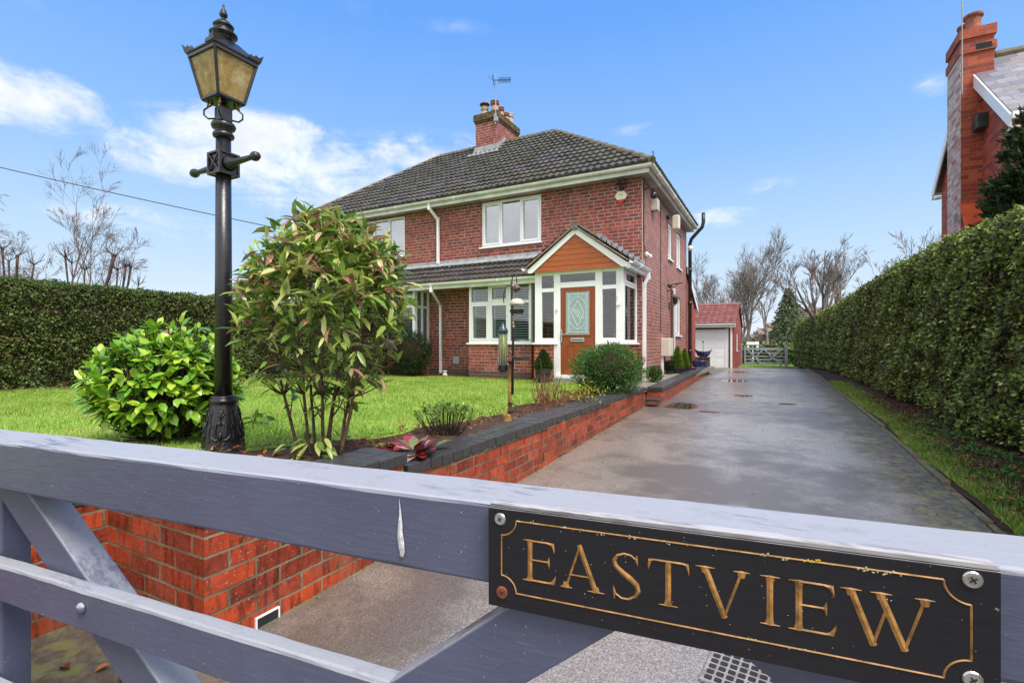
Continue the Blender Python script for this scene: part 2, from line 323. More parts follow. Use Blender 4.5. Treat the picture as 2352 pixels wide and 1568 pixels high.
M['lf_bush'] = leafmat('bush_leaf', [(0, (.03, .08, .025)), (.5, (.07, .17, .04)), (.85, (.13, .27, .055)), (1, (.22, .33, .06))], .45, .3, .3)
M['lf_lime'] = leafmat('lime_conifer', [(0, (.07, .15, .01)), (.5, (.15, .28, .015)), (1, (.26, .40, .03))], .5, .3, .3)
M['lf_box'] = leafmat('topiary_leaf', [(0, (.025, .055, .015)), (.6, (.045, .10, .02)), (1, (.09, .16, .03))], .4, .2, .3)
M['lf_yel'] = leafmat('yellow_leaf', [(0, (.22, .20, .02)), (.5, (.42, .36, .03)), (1, (.55, .42, .06))], .5, .3, .3)
M['lf_bern'] = leafmat('bergenia_leaf', [(0, (.22, .012, .015)), (.45, (.34, .03, .03)), (.7, (.30, .10, .10)), (.85, (.12, .16, .05)), (1, (.42, .25, .26))], .25, .1, .6)
M['lf_dead'] = leafmat('dead_leaf', [(0, (.05, .022, .012)), (.5, (.16, .05, .02)), (.8, (.34, .10, .02)), (1, (.45, .26, .08))], .6, .1, .3)
M['lf_grass'] = leafmat('grass_blade', [(0, (.10, .20, .035)), (.35, (.25, .41, .06)), (.7, (.42, .55, .11)), (1, (.62, .58, .26))], .5, .4, .25)
M['lf_far'] = leafmat('far_conifer', [(0, (.09, .12, .075)), (.6, (.15, .19, .11)), (1, (.22, .26, .14))], .8, .1, .1)  # greens lightened to carry the haze of distance
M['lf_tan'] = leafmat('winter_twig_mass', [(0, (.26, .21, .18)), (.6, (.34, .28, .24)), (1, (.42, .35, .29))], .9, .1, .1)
def gatepaint():
    m, N = newmat('slate_blue_gate_paint'); co = obj_co(N)
    v = N.n('ShaderNodeVectorMath', operation='MULTIPLY', ins={0: co, 1: (1.5, 12, 14)}).outputs[0]
    grain = N.noise(v, 9, 5, .6); n = N.noise(co, 5, 5, .6); sp = N.noise(co, 170, 2, .5)
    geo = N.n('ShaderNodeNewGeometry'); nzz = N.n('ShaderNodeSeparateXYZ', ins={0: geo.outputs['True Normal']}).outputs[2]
    col = N.mix(N.ramp(n, [(.3, 0.0), (.7, 1.0)]), (.064, .071, .122), (.080, .089, .150))
    col = N.mix(N.math('MULTIPLY', N.ramp(grain, [(.48, 0.0), (.66, 1.0)]), .55), col, (.085, .096, .140))
    # pale sky sheen and weathering coloured onto upward faces, darker where scratched
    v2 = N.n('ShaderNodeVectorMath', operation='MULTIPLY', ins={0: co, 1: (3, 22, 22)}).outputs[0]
    sheen_wear = N.math('MULTIPLY', N.ramp(nzz, [(.3, 0.0), (.6, 1.0)]), N.ramp(N.math('ADD', N.math('MULTIPLY', N.noise(v2, 2.6, 6, .7), .45), N.math('MULTIPLY', N.noise(co, 3.1, 4), .55)), [(.55, .95), (.62, .35)]))
    sheen_wear = N.math('MAXIMUM', sheen_wear, N.math('MULTIPLY', N.ramp(nzz, [(.25, 0.0), (.45, 1.0), (.72, 1.0), (.85, 0.0)]), .8))  # sloping brace tops get an even pale sheen in their colour
    col = N.mix(sheen_wear, col, (.32, .33, .375))
    dirt = N.math('MULTIPLY', N.ramp(N.noise(co, 17, 6, .75), [(.55, 0.0), (.68, 1.0)]), N.ramp(nzz, [(-.2, .25), (.6, .40)]))
    col = N.mix(N.math('MULTIPLY', dirt, .55), col, (.075, .08, .06))
    col = N.mix(N.math('MULTIPLY', N.ramp(N.noise(v, 4, 6, .8), [(.62, 0.0), (.66, 1.0)]), .5), col, (.13, .145, .18))
    col = N.mix(N.ramp(sp, [(.725, 0.0), (.75, 1.0)]), col, (.22, .26, .36))
    rough = N.mix(sheen_wear, (.44, .44, .44), (.5, .5, .5))
    finish(N, col, rough, .42, bump=N.math('ADD', grain, N.math('MULTIPLY', N.ramp(sp, [(.70, 0.0), (.76, 1.0)]), 1.2)), bstr=.45, bdist=.002); return m
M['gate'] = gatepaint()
def boardmat():
    m, N = newmat('black_sign_board'); co = obj_co(N)
    v = N.n('ShaderNodeVectorMath', operation='MULTIPLY', ins={0: co, 1: (2, 14, 14)}).outputs[0]
    n = N.noise(v, 9, 5, .6); sp = N.noise(co, 110, 3, .6)
    nzz = N.n('ShaderNodeSeparateXYZ', ins={0: N.n('ShaderNodeNewGeometry').outputs['True Normal']}).outputs[2]
    col = N.mix(n, (.007, .007, .010), (.014, .013, .017))
    col = N.mix(N.ramp(sp, [(.73, 0.0), (.76, 1.0)]), col, (.12, .15, .13))
    sheen_wear = N.math('MULTIPLY', N.ramp(nzz, [(.6, 0.0), (.9, 1.0)]), N.ramp(n, [(.40, .55), (.55, 1.0)]))
    col = N.mix(sheen_wear, col, (.42, .40, .42))
    finish(N, col, .42, .28, bump=n, bstr=.25, bdist=.002); return m
M['board'] = boardmat()
M['chip'] = plain('chipped_paint', (.55, .56, .60), .5, .4, .2, 120, .3)
M['lichen'] = plain('lichen', (.50, .52, .36), .9, .2, .25, 200, .5)
M['lichen_y'] = plain('yellow_lichen', (.50, .40, .04), .9, .2, .25, 200, .5)
M['grey_metal'] = plain('cover_plate', (.30, .26, .26), .5, .4, .2, 30, .2)

# ------------------------------------------------------------------ mesh builder
class MB:
    def __init__(s): s.v = []; s.f = []
    def quad(s, a, b, c, d):
        i = len(s.v); s.v += [tuple(a), tuple(b), tuple(c), tuple(d)]; s.f.append((i, i+1, i+2, i+3)); return s
    def tri(s, a, b, c):
        i = len(s.v); s.v += [tuple(a), tuple(b), tuple(c)]; s.f.append((i, i+1, i+2)); return s
    def hexa(s, p):      # 8 corners: bottom 4 ccw, top 4 ccw
        i = len(s.v); s.v += [tuple(q) for q in p]
        s.f += [(i+3, i+2, i+1, i), (i+4, i+5, i+6, i+7), (i, i+1, i+5, i+4), (i+1, i+2, i+6, i+5), (i+2, i+3, i+7, i+6), (i+3, i, i+4, i+7)]; return s
    def box(s, x0, x1, y0, y1, z0, z1):
        if x0 > x1: x0, x1 = x1, x0
        if y0 > y1: y0, y1 = y1, y0
        if z0 > z1: z0, z1 = z1, z0
        return s.hexa([(x0, y0, z0), (x1, y0, z0), (x1, y1, z0), (x0, y1, z0), (x0, y0, z1), (x1, y0, z1), (x1, y1, z1), (x0, y1, z1)])
    def prism(s, pts, off):     # planar polygon extruded by vector off
        n = len(pts); i = len(s.v); o = Vector(off)
        s.v += [tuple(Vector(p)) for p in pts]+[tuple(Vector(p)+o) for p in pts]
        s.f.append(tuple(range(i+n-1, i-1, -1))); s.f.append(tuple(range(i+n, i+2*n)))
        for k in range(n): s.f.append((i+k, i+(k+1) % n, i+n+(k+1) % n, i+n+k))
        return s
    def bar(s, a, b, w, h=None, up=(0, 0, 1)):
        a = Vector(a); b = Vector(b); h = h or w; d = (b-a).normalized(); u = Vector(up)
        if abs(d.dot(u)) > .98: u = Vector((0, 1, 0))
        x = d.cross(u).normalized()*w/2; z = x.cross(d).normalized()*h/2
        return s.hexa([a-x-z, a+x-z, b+x-z, b-x-z, a-x+z, a+x+z, b+x+z, b-x+z])
    def tube(s, pts, r, n=8, caps=True):
        pts = [Vector(p) for p in pts]; k = len(pts)
        if not hasattr(r, '__len__'): r = [r]*k
        i0 = len(s.v); px = None
        for j, p in enumerate(pts):
            d = (pts[min(j+1, k-1)]-pts[max(j-1, 0)])
            d = d.normalized() if d.length > 1e-9 else Vector((0, 0, 1))
            if px is None:
                ref = Vector((0, 0, 1)) if abs(d.z) < .9 else Vector((1, 0, 0)); px = d.cross(ref).normalized()
            else:
                px = (px-d*px.dot(d)); px = px.normalized() if px.length > 1e-6 else d.orthogonal().normalized()
            py = d.cross(px)
            for q in range(n):
                a = 2*PI*q/n; v = p+(px*math.cos(a)+py*math.sin(a))*r[j]; s.v.append((v.x, v.y, v.z))
        for j in range(k-1):
            for q in range(n):
                a = i0+j*n+q; b = i0+j*n+(q+1) % n; s.f.append((a, b, b+n, a+n))
        if caps:
            s.f.append(tuple(i0+q for q in range(n))[::-1]); s.f.append(tuple(i0+(k-1)*n+q for q in range(n)))
        return s
    def lathe(s, prof, c, n=20, axis='z', sq=False):
        i0 = len(s.v); c = Vector(c)
        for (r, z) in prof:
            for q in range(n):
                a = 2*PI*q/n+(PI/4 if sq else 0); v = Vector((r*math.cos(a), r*math.sin(a), z))
                if axis == 'x': v = Vector((z, v.x, v.y))
                if axis == 'y': v = Vector((v.x, z, v.y))
                s.v.append(tuple(c+v))
        for j in range(len(prof)-1):
            for q in range(n):
                a = i0+j*n+q; b = i0+j*n+(q+1) % n; s.f.append((a, b, b+n, a+n))
        s.f.append(tuple(i0+q for q in range(n))[::-1]); s.f.append(tuple(i0+(len(prof)-1)*n+q for q in range(n)))
        return s
    def ell(s, c, r, n=10, m=7, jit=0.0):
        prof = [(max(.001, math.sin(PI*j/m)), -math.cos(PI*j/m)) for j in range(m+1)]
        i0 = len(s.v); s.lathe(prof, (0, 0, 0), n)
        for k in range(i0, len(s.v)):
            v = s.v[k]; g = 1+(rnd.random()-.5)*jit
            s.v[k] = (c[0]+v[0]*r[0]*g, c[1]+v[1]*r[1]*g, c[2]+v[2]*r[2]*g)
        return s
    def build(s, name, mat, parent=None, smooth=False, bevel=0.0, origin=None, bseg=2):
        v = np.array(s.v, dtype=np.float64).reshape(-1, 3)
        if parent is not None: o = Vector(ROOT[parent.name])
        elif origin is not None: o = Vector(origin)
        else:
            mn, mx = v.min(0), v.max(0); o = Vector(((mn[0]+mx[0])/2, (mn[1]+mx[1])/2, mn[2]))
        me = bpy.data.meshes.new(name); me.from_pydata((v-np.array(o)).tolist(), [], s.f); me.update()
        uvl = me.uv_layers.new(name='UVMap'); nl = len(me.loops)
        li = np.empty(nl, np.int32); me.loops.foreach_get('vertex_index', li)
        npoly = len(me.polygons); nr = np.empty(npoly*3); me.polygons.foreach_get('normal', nr); nr = nr.reshape(-1, 3)
        lt = np.empty(npoly, np.int32); me.polygons.foreach_get('loop_total', lt)
        nrm = np.abs(np.repeat(nr, lt, axis=0)); co = v[li]
        uv = np.empty((nl, 2))
        zz = (nrm[:, 2] > nrm[:, 0]) & (nrm[:, 2] > nrm[:, 1]); xx = (~zz) & (nrm[:, 0] > nrm[:, 1])
        uv[:, 0] = np.where(xx, co[:, 1]+.117, co[:, 0]); uv[:, 1] = np.where(zz, co[:, 1], co[:, 2])
        uvl.data.foreach_set('uv', uv.ravel()+50)
        if smooth: me.polygons.foreach_set('use_smooth', [True]*npoly)
        me.materials.append(mat)
        ob = bpy.data.objects.new(name, me); COL.objects.link(ob)
        if parent is not None: ob.parent = parent
        else: ob.location = o
        ROOT[ob.name] = tuple(o)
        if bevel:
            b = ob.modifiers.new('bevel', 'BEVEL'); b.width = bevel; b.segments = bseg; b.limit_method = 'ANGLE'
        return ob
ROOT = {}
def tag(o, label, cat, group=None, kind=None):
    if label: o['label'] = label
    if cat: o['category'] = cat
    if group: o['group'] = group
    if kind: o['kind'] = kind
    return o
def thing(name, loc, label, cat, group=None):
    o = bpy.data.objects.new(name, None); COL.objects.link(o); o.location = loc; o.empty_display_size = .2
    ROOT[o.name] = tuple(loc); return tag(o, label, cat, group)
def struct(o): o['kind'] = 'structure'; return o

# leaf templates: x along the leaf (0..1), y width (-.5..+.5 of aspect), z bend
T_OVAL = (np.array([(0, 0, 0), (.28, -.42, .04), (.28, 0, -.02), (.28, .42, .04), (.68, -.40, -.02), (.68, 0, -.08), (.68, .40, -.02), (1, 0, -.20)]),
          [(0, 2, 1), (0, 3, 2), (1, 2, 5, 4), (2, 3, 6, 5), (4, 5, 7), (5, 6, 7)])
T_RHOMB = (np.array([(0, 0, 0), (.5, -.5, .03), (1, 0, -.06), (.5, .5, .03)]), [(0, 1, 2, 3)])
T_BLADE = (np.array([(0, -.5, 0), (0, .5, 0), (.6, .3, .02), (1, 0, .1), (.6, -.3, .02)]), [(0, 1, 2, 3, 4)])
def leaves(name, pos, axis, nrm, length, aspect, mat, parent=None, tmpl=T_RHOMB, tint=None, smooth=False, extra=None, origin=None, bend=1.0):
    pos = np.asarray(pos, float); n = len(pos)
    axis = np.asarray(axis, float); axis = axis/np.linalg.norm(axis, axis=1, keepdims=True)
    nrm = np.asarray(nrm, float); y = np.cross(nrm, axis); y /= np.linalg.norm(y, axis=1, keepdims=True)+1e-9
    z = np.cross(axis, y)
    L = np.broadcast_to(np.asarray(length, float), (n,)); A = np.broadcast_to(np.asarray(aspect, float), (n,))
    tv, tf = tmpl; k = len(tv)
    V = pos[:, None, :]+(axis[:, None, :]*tv[None, :, 0, None]+y[:, None, :]*(tv[None, :, 1, None]*A[:, None, None])+z[:, None, :]*tv[None, :, 2, None]*bend)*L[:, None, None]
    V = V.reshape(-1, 3)
    if parent is not None: o = np.array(ROOT[parent.name])
    elif origin is not None: o = np.array(origin)
    else: o = np.array([(V[:, 0].min()+V[:, 0].max())/2, (V[:, 1].min()+V[:, 1].max())/2, V[:, 2].min()])
    V = V-o
    me = bpy.data.meshes.new(name)
    loops = np.concatenate([np.array(f) for f in tf]); lens = np.array([len(f) for f in tf])
    li = (np.arange(n)[:, None]*k+loops[None, :]).ravel()
    lt = np.tile(lens, n); ls = np.concatenate([[0], np.cumsum(lt)[:-1]])
    me.vertices.add(n*k); me.loops.add(len(li)); me.polygons.add(len(lt))
    me.vertices.foreach_set('co', V.ravel()); me.loops.foreach_set('vertex_index', li.astype(np.int32))
    me.polygons.foreach_set('loop_start', ls.astype(np.int32)); me.polygons.foreach_set('loop_total', lt.astype(np.int32))
    if smooth: me.polygons.foreach_set('use_smooth', np.ones(len(lt), bool))
    me.update(); me.validate()
    if tint is None: tint = rng.random(n)
    at = me.attributes.new('tint', 'FLOAT', 'POINT'); at.data.foreach_set('value', np.repeat(np.clip(tint, 0, 1), k))
    me.materials.append(mat)
    ob = bpy.data.objects.new(name, me); COL.objects.link(ob)
    if parent is not None: ob.parent = parent
    else: ob.location = o
    ROOT[ob.name] = tuple(o)
    return ob
def unit(n):
    v = rng.normal(size=(n, 3)); return v/np.linalg.norm(v, axis=1, keepdims=True)
def wave(x, y, s=1.0, ph=0.0):
    return (np.sin(x*1.7*s+ph)+np.sin(y*2.3*s+1.3+ph)+np.sin((x+y)*3.9*s+.7)+.6*np.sin((x-y*1.3)*7.1*s+2.1+ph))/3.6

# ------------------------------------------------------------------ ground
b = MB(); ys = [-60, -9, 1, 4, 8, 19, 26, 30, 36, 60, 400, 900]; xs = [-900, -60, -15, 1.2, 15, 60, 900]
for i in range(len(ys)-1):
    for j in range(len(xs)-1):
        b.quad(*[(x, y, zd(y)-.05) for x, y in ((xs[j], ys[i]), (xs[j+1], ys[i]), (xs[j+1], ys[i+1]), (xs[j], ys[i+1]))])
struct(b.build('ground', M['field']))
b = MB(); yy = [-6, -2, 1, 2.5, 4, 6, 8, 10, 13, 16, 19.3, 22, 26, 28, 30, 33.5]
for i in range(len(yy)-1):
    y0, y1 = yy[i], yy[i+1]; xl = -2.62 if y1 < 19.5 else -7.5
    if y0 < 1: xl = -3.4
    b.quad((xl, y0, zd(y0)), (1.16, y0, zd(y0)), (1.16, y1, zd(y1)), (xl, y1, zd(y1)))
struct(b.build('driveway', M['asphalt']))
# kerb edging and verge on the right
b = MB(); y = -3.0; k = 0
while y < 27:
    L = .9; dz = rnd.uniform(-.008, .012)
    b.box(1.165+rnd.uniform(-.006, .006), 1.215+rnd.uniform(-.006, .006), y+.006, y+L, zd(y)-.06, zd(y)+.028+dz); y += L
struct(b.build('kerb', M['kerb'], bevel=.006))
b = MB(); nx = 8; ysv = list(np.arange(-4, 34, .5))
for i in range(len(ysv)-1):
    for j in range(nx):
        q = []
        for (a, c) in ((i, j), (i, j+1), (i+1, j+1), (i+1, j)):
            X = 1.21+c/nx*1.5; Y = ysv[a]; q.append((X, Y, zd(Y)+.02+.05*c/nx+.015*math.sin(X*9+Y*5)))
        b.quad(q[0], q[1], q[2], q[3])
struct(b.build('verge', M['soil']))
# lawn sheet: raised garden between the two hedges
b = MB(); xsl = list(np.linspace(-11.5, -2.05, 24)); ysl = list(np.linspace(-4, 11.25, 40))
def lz(X, Y): return zl(Y)+.012*math.sin(X*2.1+Y)+.01*math.sin(Y*3.3-X)
for i in range(len(ysl)-1):
    for j in range(len(xsl)-1):
        x0, x1, y0, y1 = xsl[j], xsl[j+1], ysl[i], ysl[i+1]
        if y0 < 1.15 and x1 > -2.75: continue
        b.quad((x0, y0, lz(x0, y0)), (x1, y0, lz(x1, y0)), (x1, y1, lz(x1, y1)), (x0, y1, lz(x0, y1)))
struct(b.build('lawn', M['turf'], smooth=True))
# flower bed soil behind the coping
def bedw(Y): return -2.62-.35*math.exp(-((Y-1.9)/.7)**2)-.25*math.exp(-((Y-7.3)/.8)**2)-.12*math.exp(-((Y-5.2)/.5)**2)+.05*math.sin(Y*7)
b = MB(); yb = list(np.linspace(1.1, 9.6, 70))
for i in range(len(yb)-1):
    y0, y1 = yb[i], yb[i+1]
    for j in range(6):
        q = []
        for (Y, c) in ((y0, j), (y0, j+1), (y1, j+1), (y1, j)):
            xw = bedw(Y); X = xw+(-2.12-xw)*c/6; q.append((X, Y, lz(X, Y)+.03*math.sin(PI*c/6)+.012*math.sin(X*31+Y*23)*(0 < c < 6)))
        b.quad(*q)
struct(b.build('flower_bed', M['soil']))
b = MB()
for i in range(34):
    x0 = -10.6+i*.25; x1 = x0+.25
    for j in range(3):
        b.quad(*[(X, Y, lz(X, Y)+.02+.012*math.sin(X*17+Y*13)) for X, Y in ((x0, 10.75+.12*j+(.05*math.sin(x0*4) if j == 0 else 0)), (x1, 10.75+.12*j+(.05*math.sin(x1*4) if j == 0 else 0)), (x1, 10.87+.12*j), (x0, 10.87+.12*j))])
struct(b.build('soil_border', M['soil']))

# ------------------------------------------------------------------ walls with openings
def wall(mb, T, u0, u1, z0, z1, holes=(), rev=.09):
    us = sorted({u0, u1, *[h[0] for h in holes], *[h[1] for h in holes]}); zs = sorted({z0, z1, *[h[2] for h in holes], *[h[3] for h in holes]})
    for i in range(len(us)-1):
        for j in range(len(zs)-1):
            uc = (us[i]+us[i+1])/2; zc = (zs[j]+zs[j+1])/2
            if any(h[0] < uc < h[1] and h[2] < zc < h[3] for h in holes): continue
            mb.quad(T(us[i], 0, zs[j]), T(us[i+1], 0, zs[j]), T(us[i+1], 0, zs[j+1]), T(us[i], 0, zs[j+1]))
    for h in holes:
        a, c, e, g = h
        for p, q in (((a, e), (c, e)), ((c, e), (c, g)), ((c, g), (a, g)), ((a, g), (a, e))):
            mb.quad(T(p[0], 0, p[1]), T(q[0], 0, q[1]), T(q[0], -rev, q[1]), T(p[0], -rev, p[1]))
def TF(Y): return lambda u, d, z: (u, Y-d, z)          # facing the road (-Y)
def TS(X): return lambda u, d, z: (X+d, u, z)          # facing the drive (+X)
def tbox(mb, T, u0, u1, d0, d1, z0, z1):
    a = T(u0, d0, z0); c = T(u1, d1, z1); return mb.box(a[0], c[0], a[1], c[1], a[2], c[2])
def win(parent, T, u0, u1, z0, z1, cols, transom=None, sash=(), d=-.03, fr=.055, gl='glass', sill=True, sillw=.04, blind=None, curt=None, lab=None, top_sash=()):
    """one upvc window: frame mesh + pane, sill, blind as its children"""
    f = MB(); g = MB(); W = u1-u0
    e = [u0]+[u0+W*c for c in cols]+[u1]
    tbox(f, T, u0, u1, d-.05, d, z0, z0+fr); tbox(f, T, u0, u1, d-.05, d, z1-fr, z1)
    tbox(f, T, u0, u0+fr, d-.05, d, z0+fr, z1-fr); tbox(f, T, u1-fr, u1, d-.05, d, z0+fr, z1-fr)
    for c in e[1:-1]: tbox(f, T, c-fr/2, c+fr/2, d-.05, d-.002, z0+fr, z1-fr)
    rows = [(z0+fr, z1-fr)]
    if transom:
        zt = z0+(z1-z0)*transom; rows = [(z0+fr, zt-fr/2), (zt+fr/2, z1-fr)]
        for i in range(len(e)-1):
            tbox(f, T, e[i]+(fr if i == 0 else fr/2), e[i+1]-(fr if i == len(e)-2 else fr/2), d-.05, d-.004, zt-fr/2, zt+fr/2)
    for i in range(len(e)-1):
        a = e[i]+(fr if i == 0 else fr/2); c = e[i+1]-(fr if i == len(e)-2 else fr/2)
        for k, (r0, r1) in enumerate(rows):
            if (k == 0 and i in sash) or (k == 1 and i in top_sash):
                s = .045
                tbox(f, T, a, c, d-.045, d+.012, r0, r0+s); tbox(f, T, a, c, d-.045, d+.012, r1-s, r1)
                tbox(f, T, a, a+s, d-.045, d+.012, r0+s, r1-s); tbox(f, T, c-s, c, d-.045, d+.012, r0+s, r1-s)
                aa, cc, p0, p1 = a+s, c-s, r0+s, r1-s
            else: aa, cc, p0, p1 = a, c, r0, r1
            g.quad(T(aa, d-.03, p0), T(cc, d-.03, p0), T(cc, d-.03, p1), T(aa, d-.03, p1))
            if blind:
                z = p0+.03
                mbb = blind
                while z < p1-.02:
                    tbox(mbb, T, aa+.05, cc-.02, d-.10, d-.075, z, z+.021); z += .060
                tbox(mbb, T, aa, aa+.05, d-.11, d-.07, p0, p1); tbox(mbb, T, cc-.02, cc, d-.11, d-.07, p0, p1)
    w = f.build('window', M['upvc'], parent, bevel=.004)
    if lab: w['label'] = lab
    g.build('pane', M[gl], w)
    if sill:
        s = MB(); tbox(s, T, u0-.05, u1+.03, d-.03, .05, z0-sillw, z0); s.build('sill', M['upvc'], w, bevel=.005)
    if blind: blind.build('blind', M['pale_blind'], w)
    if curt:
        for (a0, a1) in curt:
            c = MB(); n = 14
            for i in range(n):
                ua = a0+(a1-a0)*i/n; ub = a0+(a1-a0)*(i+1)/n
                c.quad(T(ua, d-.16-.03*(i % 2), z0+.02), T(ub, d-.16-.03*((i+1) % 2), z0+.02), T(ub, d-.16-.03*((i+1) % 2), z1-.02), T(ua, d-.16-.03*(i % 2), z1-.02))
            c.build('curtain', M['curtain'], w)
    return w
def roof_tiles(mb, O, U, V, N_, ulim, vmax, gauge=.28, period=.16, lift=.04, amp=.02, du=.04):
    """courses of rolled tiles as real relief; ulim(v)->(u0,u1)"""
    O, U, V, N_ = Vector(O), Vector(U).normalized(), Vector(V).normalized(), Vector(N_).normalized()
    nc = max(1, int(math.ceil(vmax/gauge)))
    for c in range(nc):
        v0 = c*gauge; v1 = min(vmax, (c+1)*gauge+.01)
        a0, a1 = ulim(v0); b0, b1 = ulim(min(v1, vmax))
        if a1-a0 < .02: break
        n = max(2, int((a1-a0)/du)); i0 = len(mb.v); jit = rnd.uniform(-.006, .006)
        for i in range(n+1):
            u = a0+(a1-a0)*i/n; ub = min(max(u, b0), b1)
            ti = math.floor(u/(period*2)+.5*(c % 2)); r = ((ti*7919+c*104729) % 97)/97-.5
            h = amp*abs(math.sin(PI*u/period))**.7+r*.010
            hb = amp*abs(math.sin(PI*ub/period))**.7
            dv = jit+r*.014
            p0 = O+U*u+V*(v0+dv)+N_*0.0; p1 = O+U*u+V*(v0+dv)+N_*(lift+h); p2 = O+U*ub+V*v1+N_*(hb+.004)
            mb.v += [tuple(p0), tuple(p1), tuple(p2)]
        for i in range(n):
            k = i0+i*3; mb.f += [(k, k+3, k+4, k+1), (k+1, k+4, k+5, k+2)]

# ------------------------------------------------------------------ the house
HX1 = -2.69; HX0 = -13.9; HY0 = 11.2; HY1 = 17.4; ZB = -.92; ZS = 3.77
house = thing('semi_detached_house', (-8.3, 14.3, -.9), 'red brick semi-detached house with mossy brown tiled roof, white gutters and glazed front porch', 'house')
T = TF(HY0)
wr = (-6.925, -5.18, 2.555, 3.74); wl = (-11.35, -9.54, 2.54, 3.72)
bay = (fx(1077, 10.55), fx(1220.5, 10.55)); 
b = MB()
wall(b, T, HX0, HX1-.002, ZB+.25, ZS, holes=[wr, wl, (bay[0]+.15, bay[1]-.15, .1, 1.4), (-11.6, -8.9, .1, 1.4)])
b.quad((HX0, HY0, ZB), (HX0, HY1, ZB), (HX0, HY1, ZS), (HX0, HY0, ZS)); b.quad((HX0, HY1, ZB), (HX1, HY1, ZB), (HX1, HY1, ZS), (HX0, HY1, ZS))
b.build('front_wall', M['brick'], house)
b = MB(); wall(b, T, HX0, HX1-.002, ZB-.3, ZB+.25); wall(b, TS(HX1), HY0-.001, HY1, ZB-.3, ZB+.16); b.build('plinth', M['brick_dpc'], house)
S = TS(HX1)
sw1 = (14.25, 14.85, 2.40, 3.42); sw2 = (15.55, 16.35, 2.34, 3.40); sw3 = (15.35, 16.25, .27, 1.42)
b = MB(); wall(b, S, HY0, HY1, ZB+.16, ZS, holes=[sw1, sw2, sw3]); b.build('side_wall', M['brick_side'], house)
b = MB(); b.box(HX0+.4, HX1-.6, HY0+.9, HY0+.95, ZB, ZS-.1); b.box(HX1-.75, HX1-.7, HY0+1.2, HY1-.2, ZB, ZS-.1); b.build('room_wall', M['darkroom'], house)
w_ = win(house, T, *wr, cols=(.335, .665), sash=(0, 2), gl='glass_up', curt=[(-6.88, -6.52), (-5.42, -5.24)], lab='upper three-light window nearest the corner')
w_ = win(house, T, *wl, cols=(.335, .665), sash=(), gl='glass_up', curt=[(-11.3, -9.6)], lab='upper window of the attached left-hand home')
for s_ in (sw1, sw2, sw3): win(house, S, s_[0], s_[1], s_[2], s_[3], cols=(.5,), sash=(0,), gl='glass_up', sillw=.05)
# bay windows (ours and next door's) under the lean-to
for (x0, x1, lab) in ((bay[0], bay[1], 'bay window with white shutters'), (-11.9, -8.65, 'neighbouring bay window behind the shrub')):
    Yb = 10.55; b = MB()
    wall(b, TF(Yb), x0, x1, ZB+.25, 0.0); b.quad((x1, Yb, ZB), (x1, HY0, ZB), (x1, HY0, 0), (x1, Yb, 0)); b.quad((x0, Yb, ZB), (x0, HY0, ZB), (x0, HY0, 0), (x0, Yb, 0)); b.quad((x0, Yb, 0), (x1, Yb, 0), (x1, HY0, 0), (x0, HY0, 0))
    b.build('bay_wall', M['brick'], house)
    b = MB(); b.box(x0+.003, x1-.003, Yb+.003, HY0, ZB-.3, ZB+.25); b.build('bay_plinth', M['brick_dpc'], house)
    w_ = win(house, TF(Yb), x0+.002, x1-.002, .03, 1.50, cols=(.34, .66), transom=.675, sash=(0, 1), top_sash=(1,), d=.0, fr=.07, blind=MB(), lab=lab)
    w_ = win(house, TS(x1), Yb+.055, HY0, .03, 1.50, cols=(.5,), transom=.675, d=0, fr=.07, sill=True, blind=MB())
# fascia, soffit, gutters
ov = .30; gx = HX1+.25; gy0 = HY0-.32; gy1 = HY1+.2
b = MB(); b.box(HX0-.2, gx-.03, gy0+.05, HY0, ZS, ZS+.02); b.box(HX1, gx-.03, HY0, gy1-.03, ZS+.001, ZS+.021); b.build('soffit', M['soffit'], house)
b = MB(); b.box(HX0-.2, gx-.03, gy0+.03, gy0+.05, ZS-.02, ZS+.15); b.box(gx-.05, gx-.03, gy0+.05, gy1-.03, ZS-.019, ZS+.15); b.build('fascia', M['fascia'], house)
def gutter(parent, a, c, r=.055, name='gutter', brackets=.9, mat='upvc_dirty'):
    a, c = Vector(a), Vector(c); d = (c-a).normalized(); side = d.cross(Vector((0, 0, 1)))
    g = MB(); n = 10; i0 = 0; L = (c-a).length
    prof = [(math.cos(PI+PI*k/n)*r, math.sin(PI+PI*k/n)*r) for k in range(n+1)]; prof = [(-r*1.12, .008)]+prof+[(r*1.12, .008)]
    prof += [(x*.9, y*.9+.002) for x, y in prof[::-1]]
    k = len(prof)
    for p in (a, c):
        for (x, z) in prof: g.v.append(tuple(p+side*x+Vector((0, 0, z))))
    for q in range(k): g.f.append((q, (q+1) % k, k+(q+1) % k, k+q))
    g.f.append(tuple(range(k))[::-1]); g.f.append(tuple(range(k, 2*k)))
    t = .6
    while t < L:
        p = a+d*t
        pts = [p+side*math.cos(PI+PI*q/8)*(r+.008)+Vector((0, 0, math.sin(PI+PI*q/8)*(r+.008))) for q in range(9)]
        for q in range(8): g.bar(pts[q], pts[q+1], .035, .006, up=d)
        t += brackets*2.2
    return g.build(name, M[mat], parent)
gutter(house, (HX0-.2, gy0-.03, ZS+.13), (gx+.06, gy0-.03, ZS+.13), .06)
gutter(house, (gx+.03, gy0-.03, ZS+.13), (gx+.03, gy1, ZS+.13), .06)
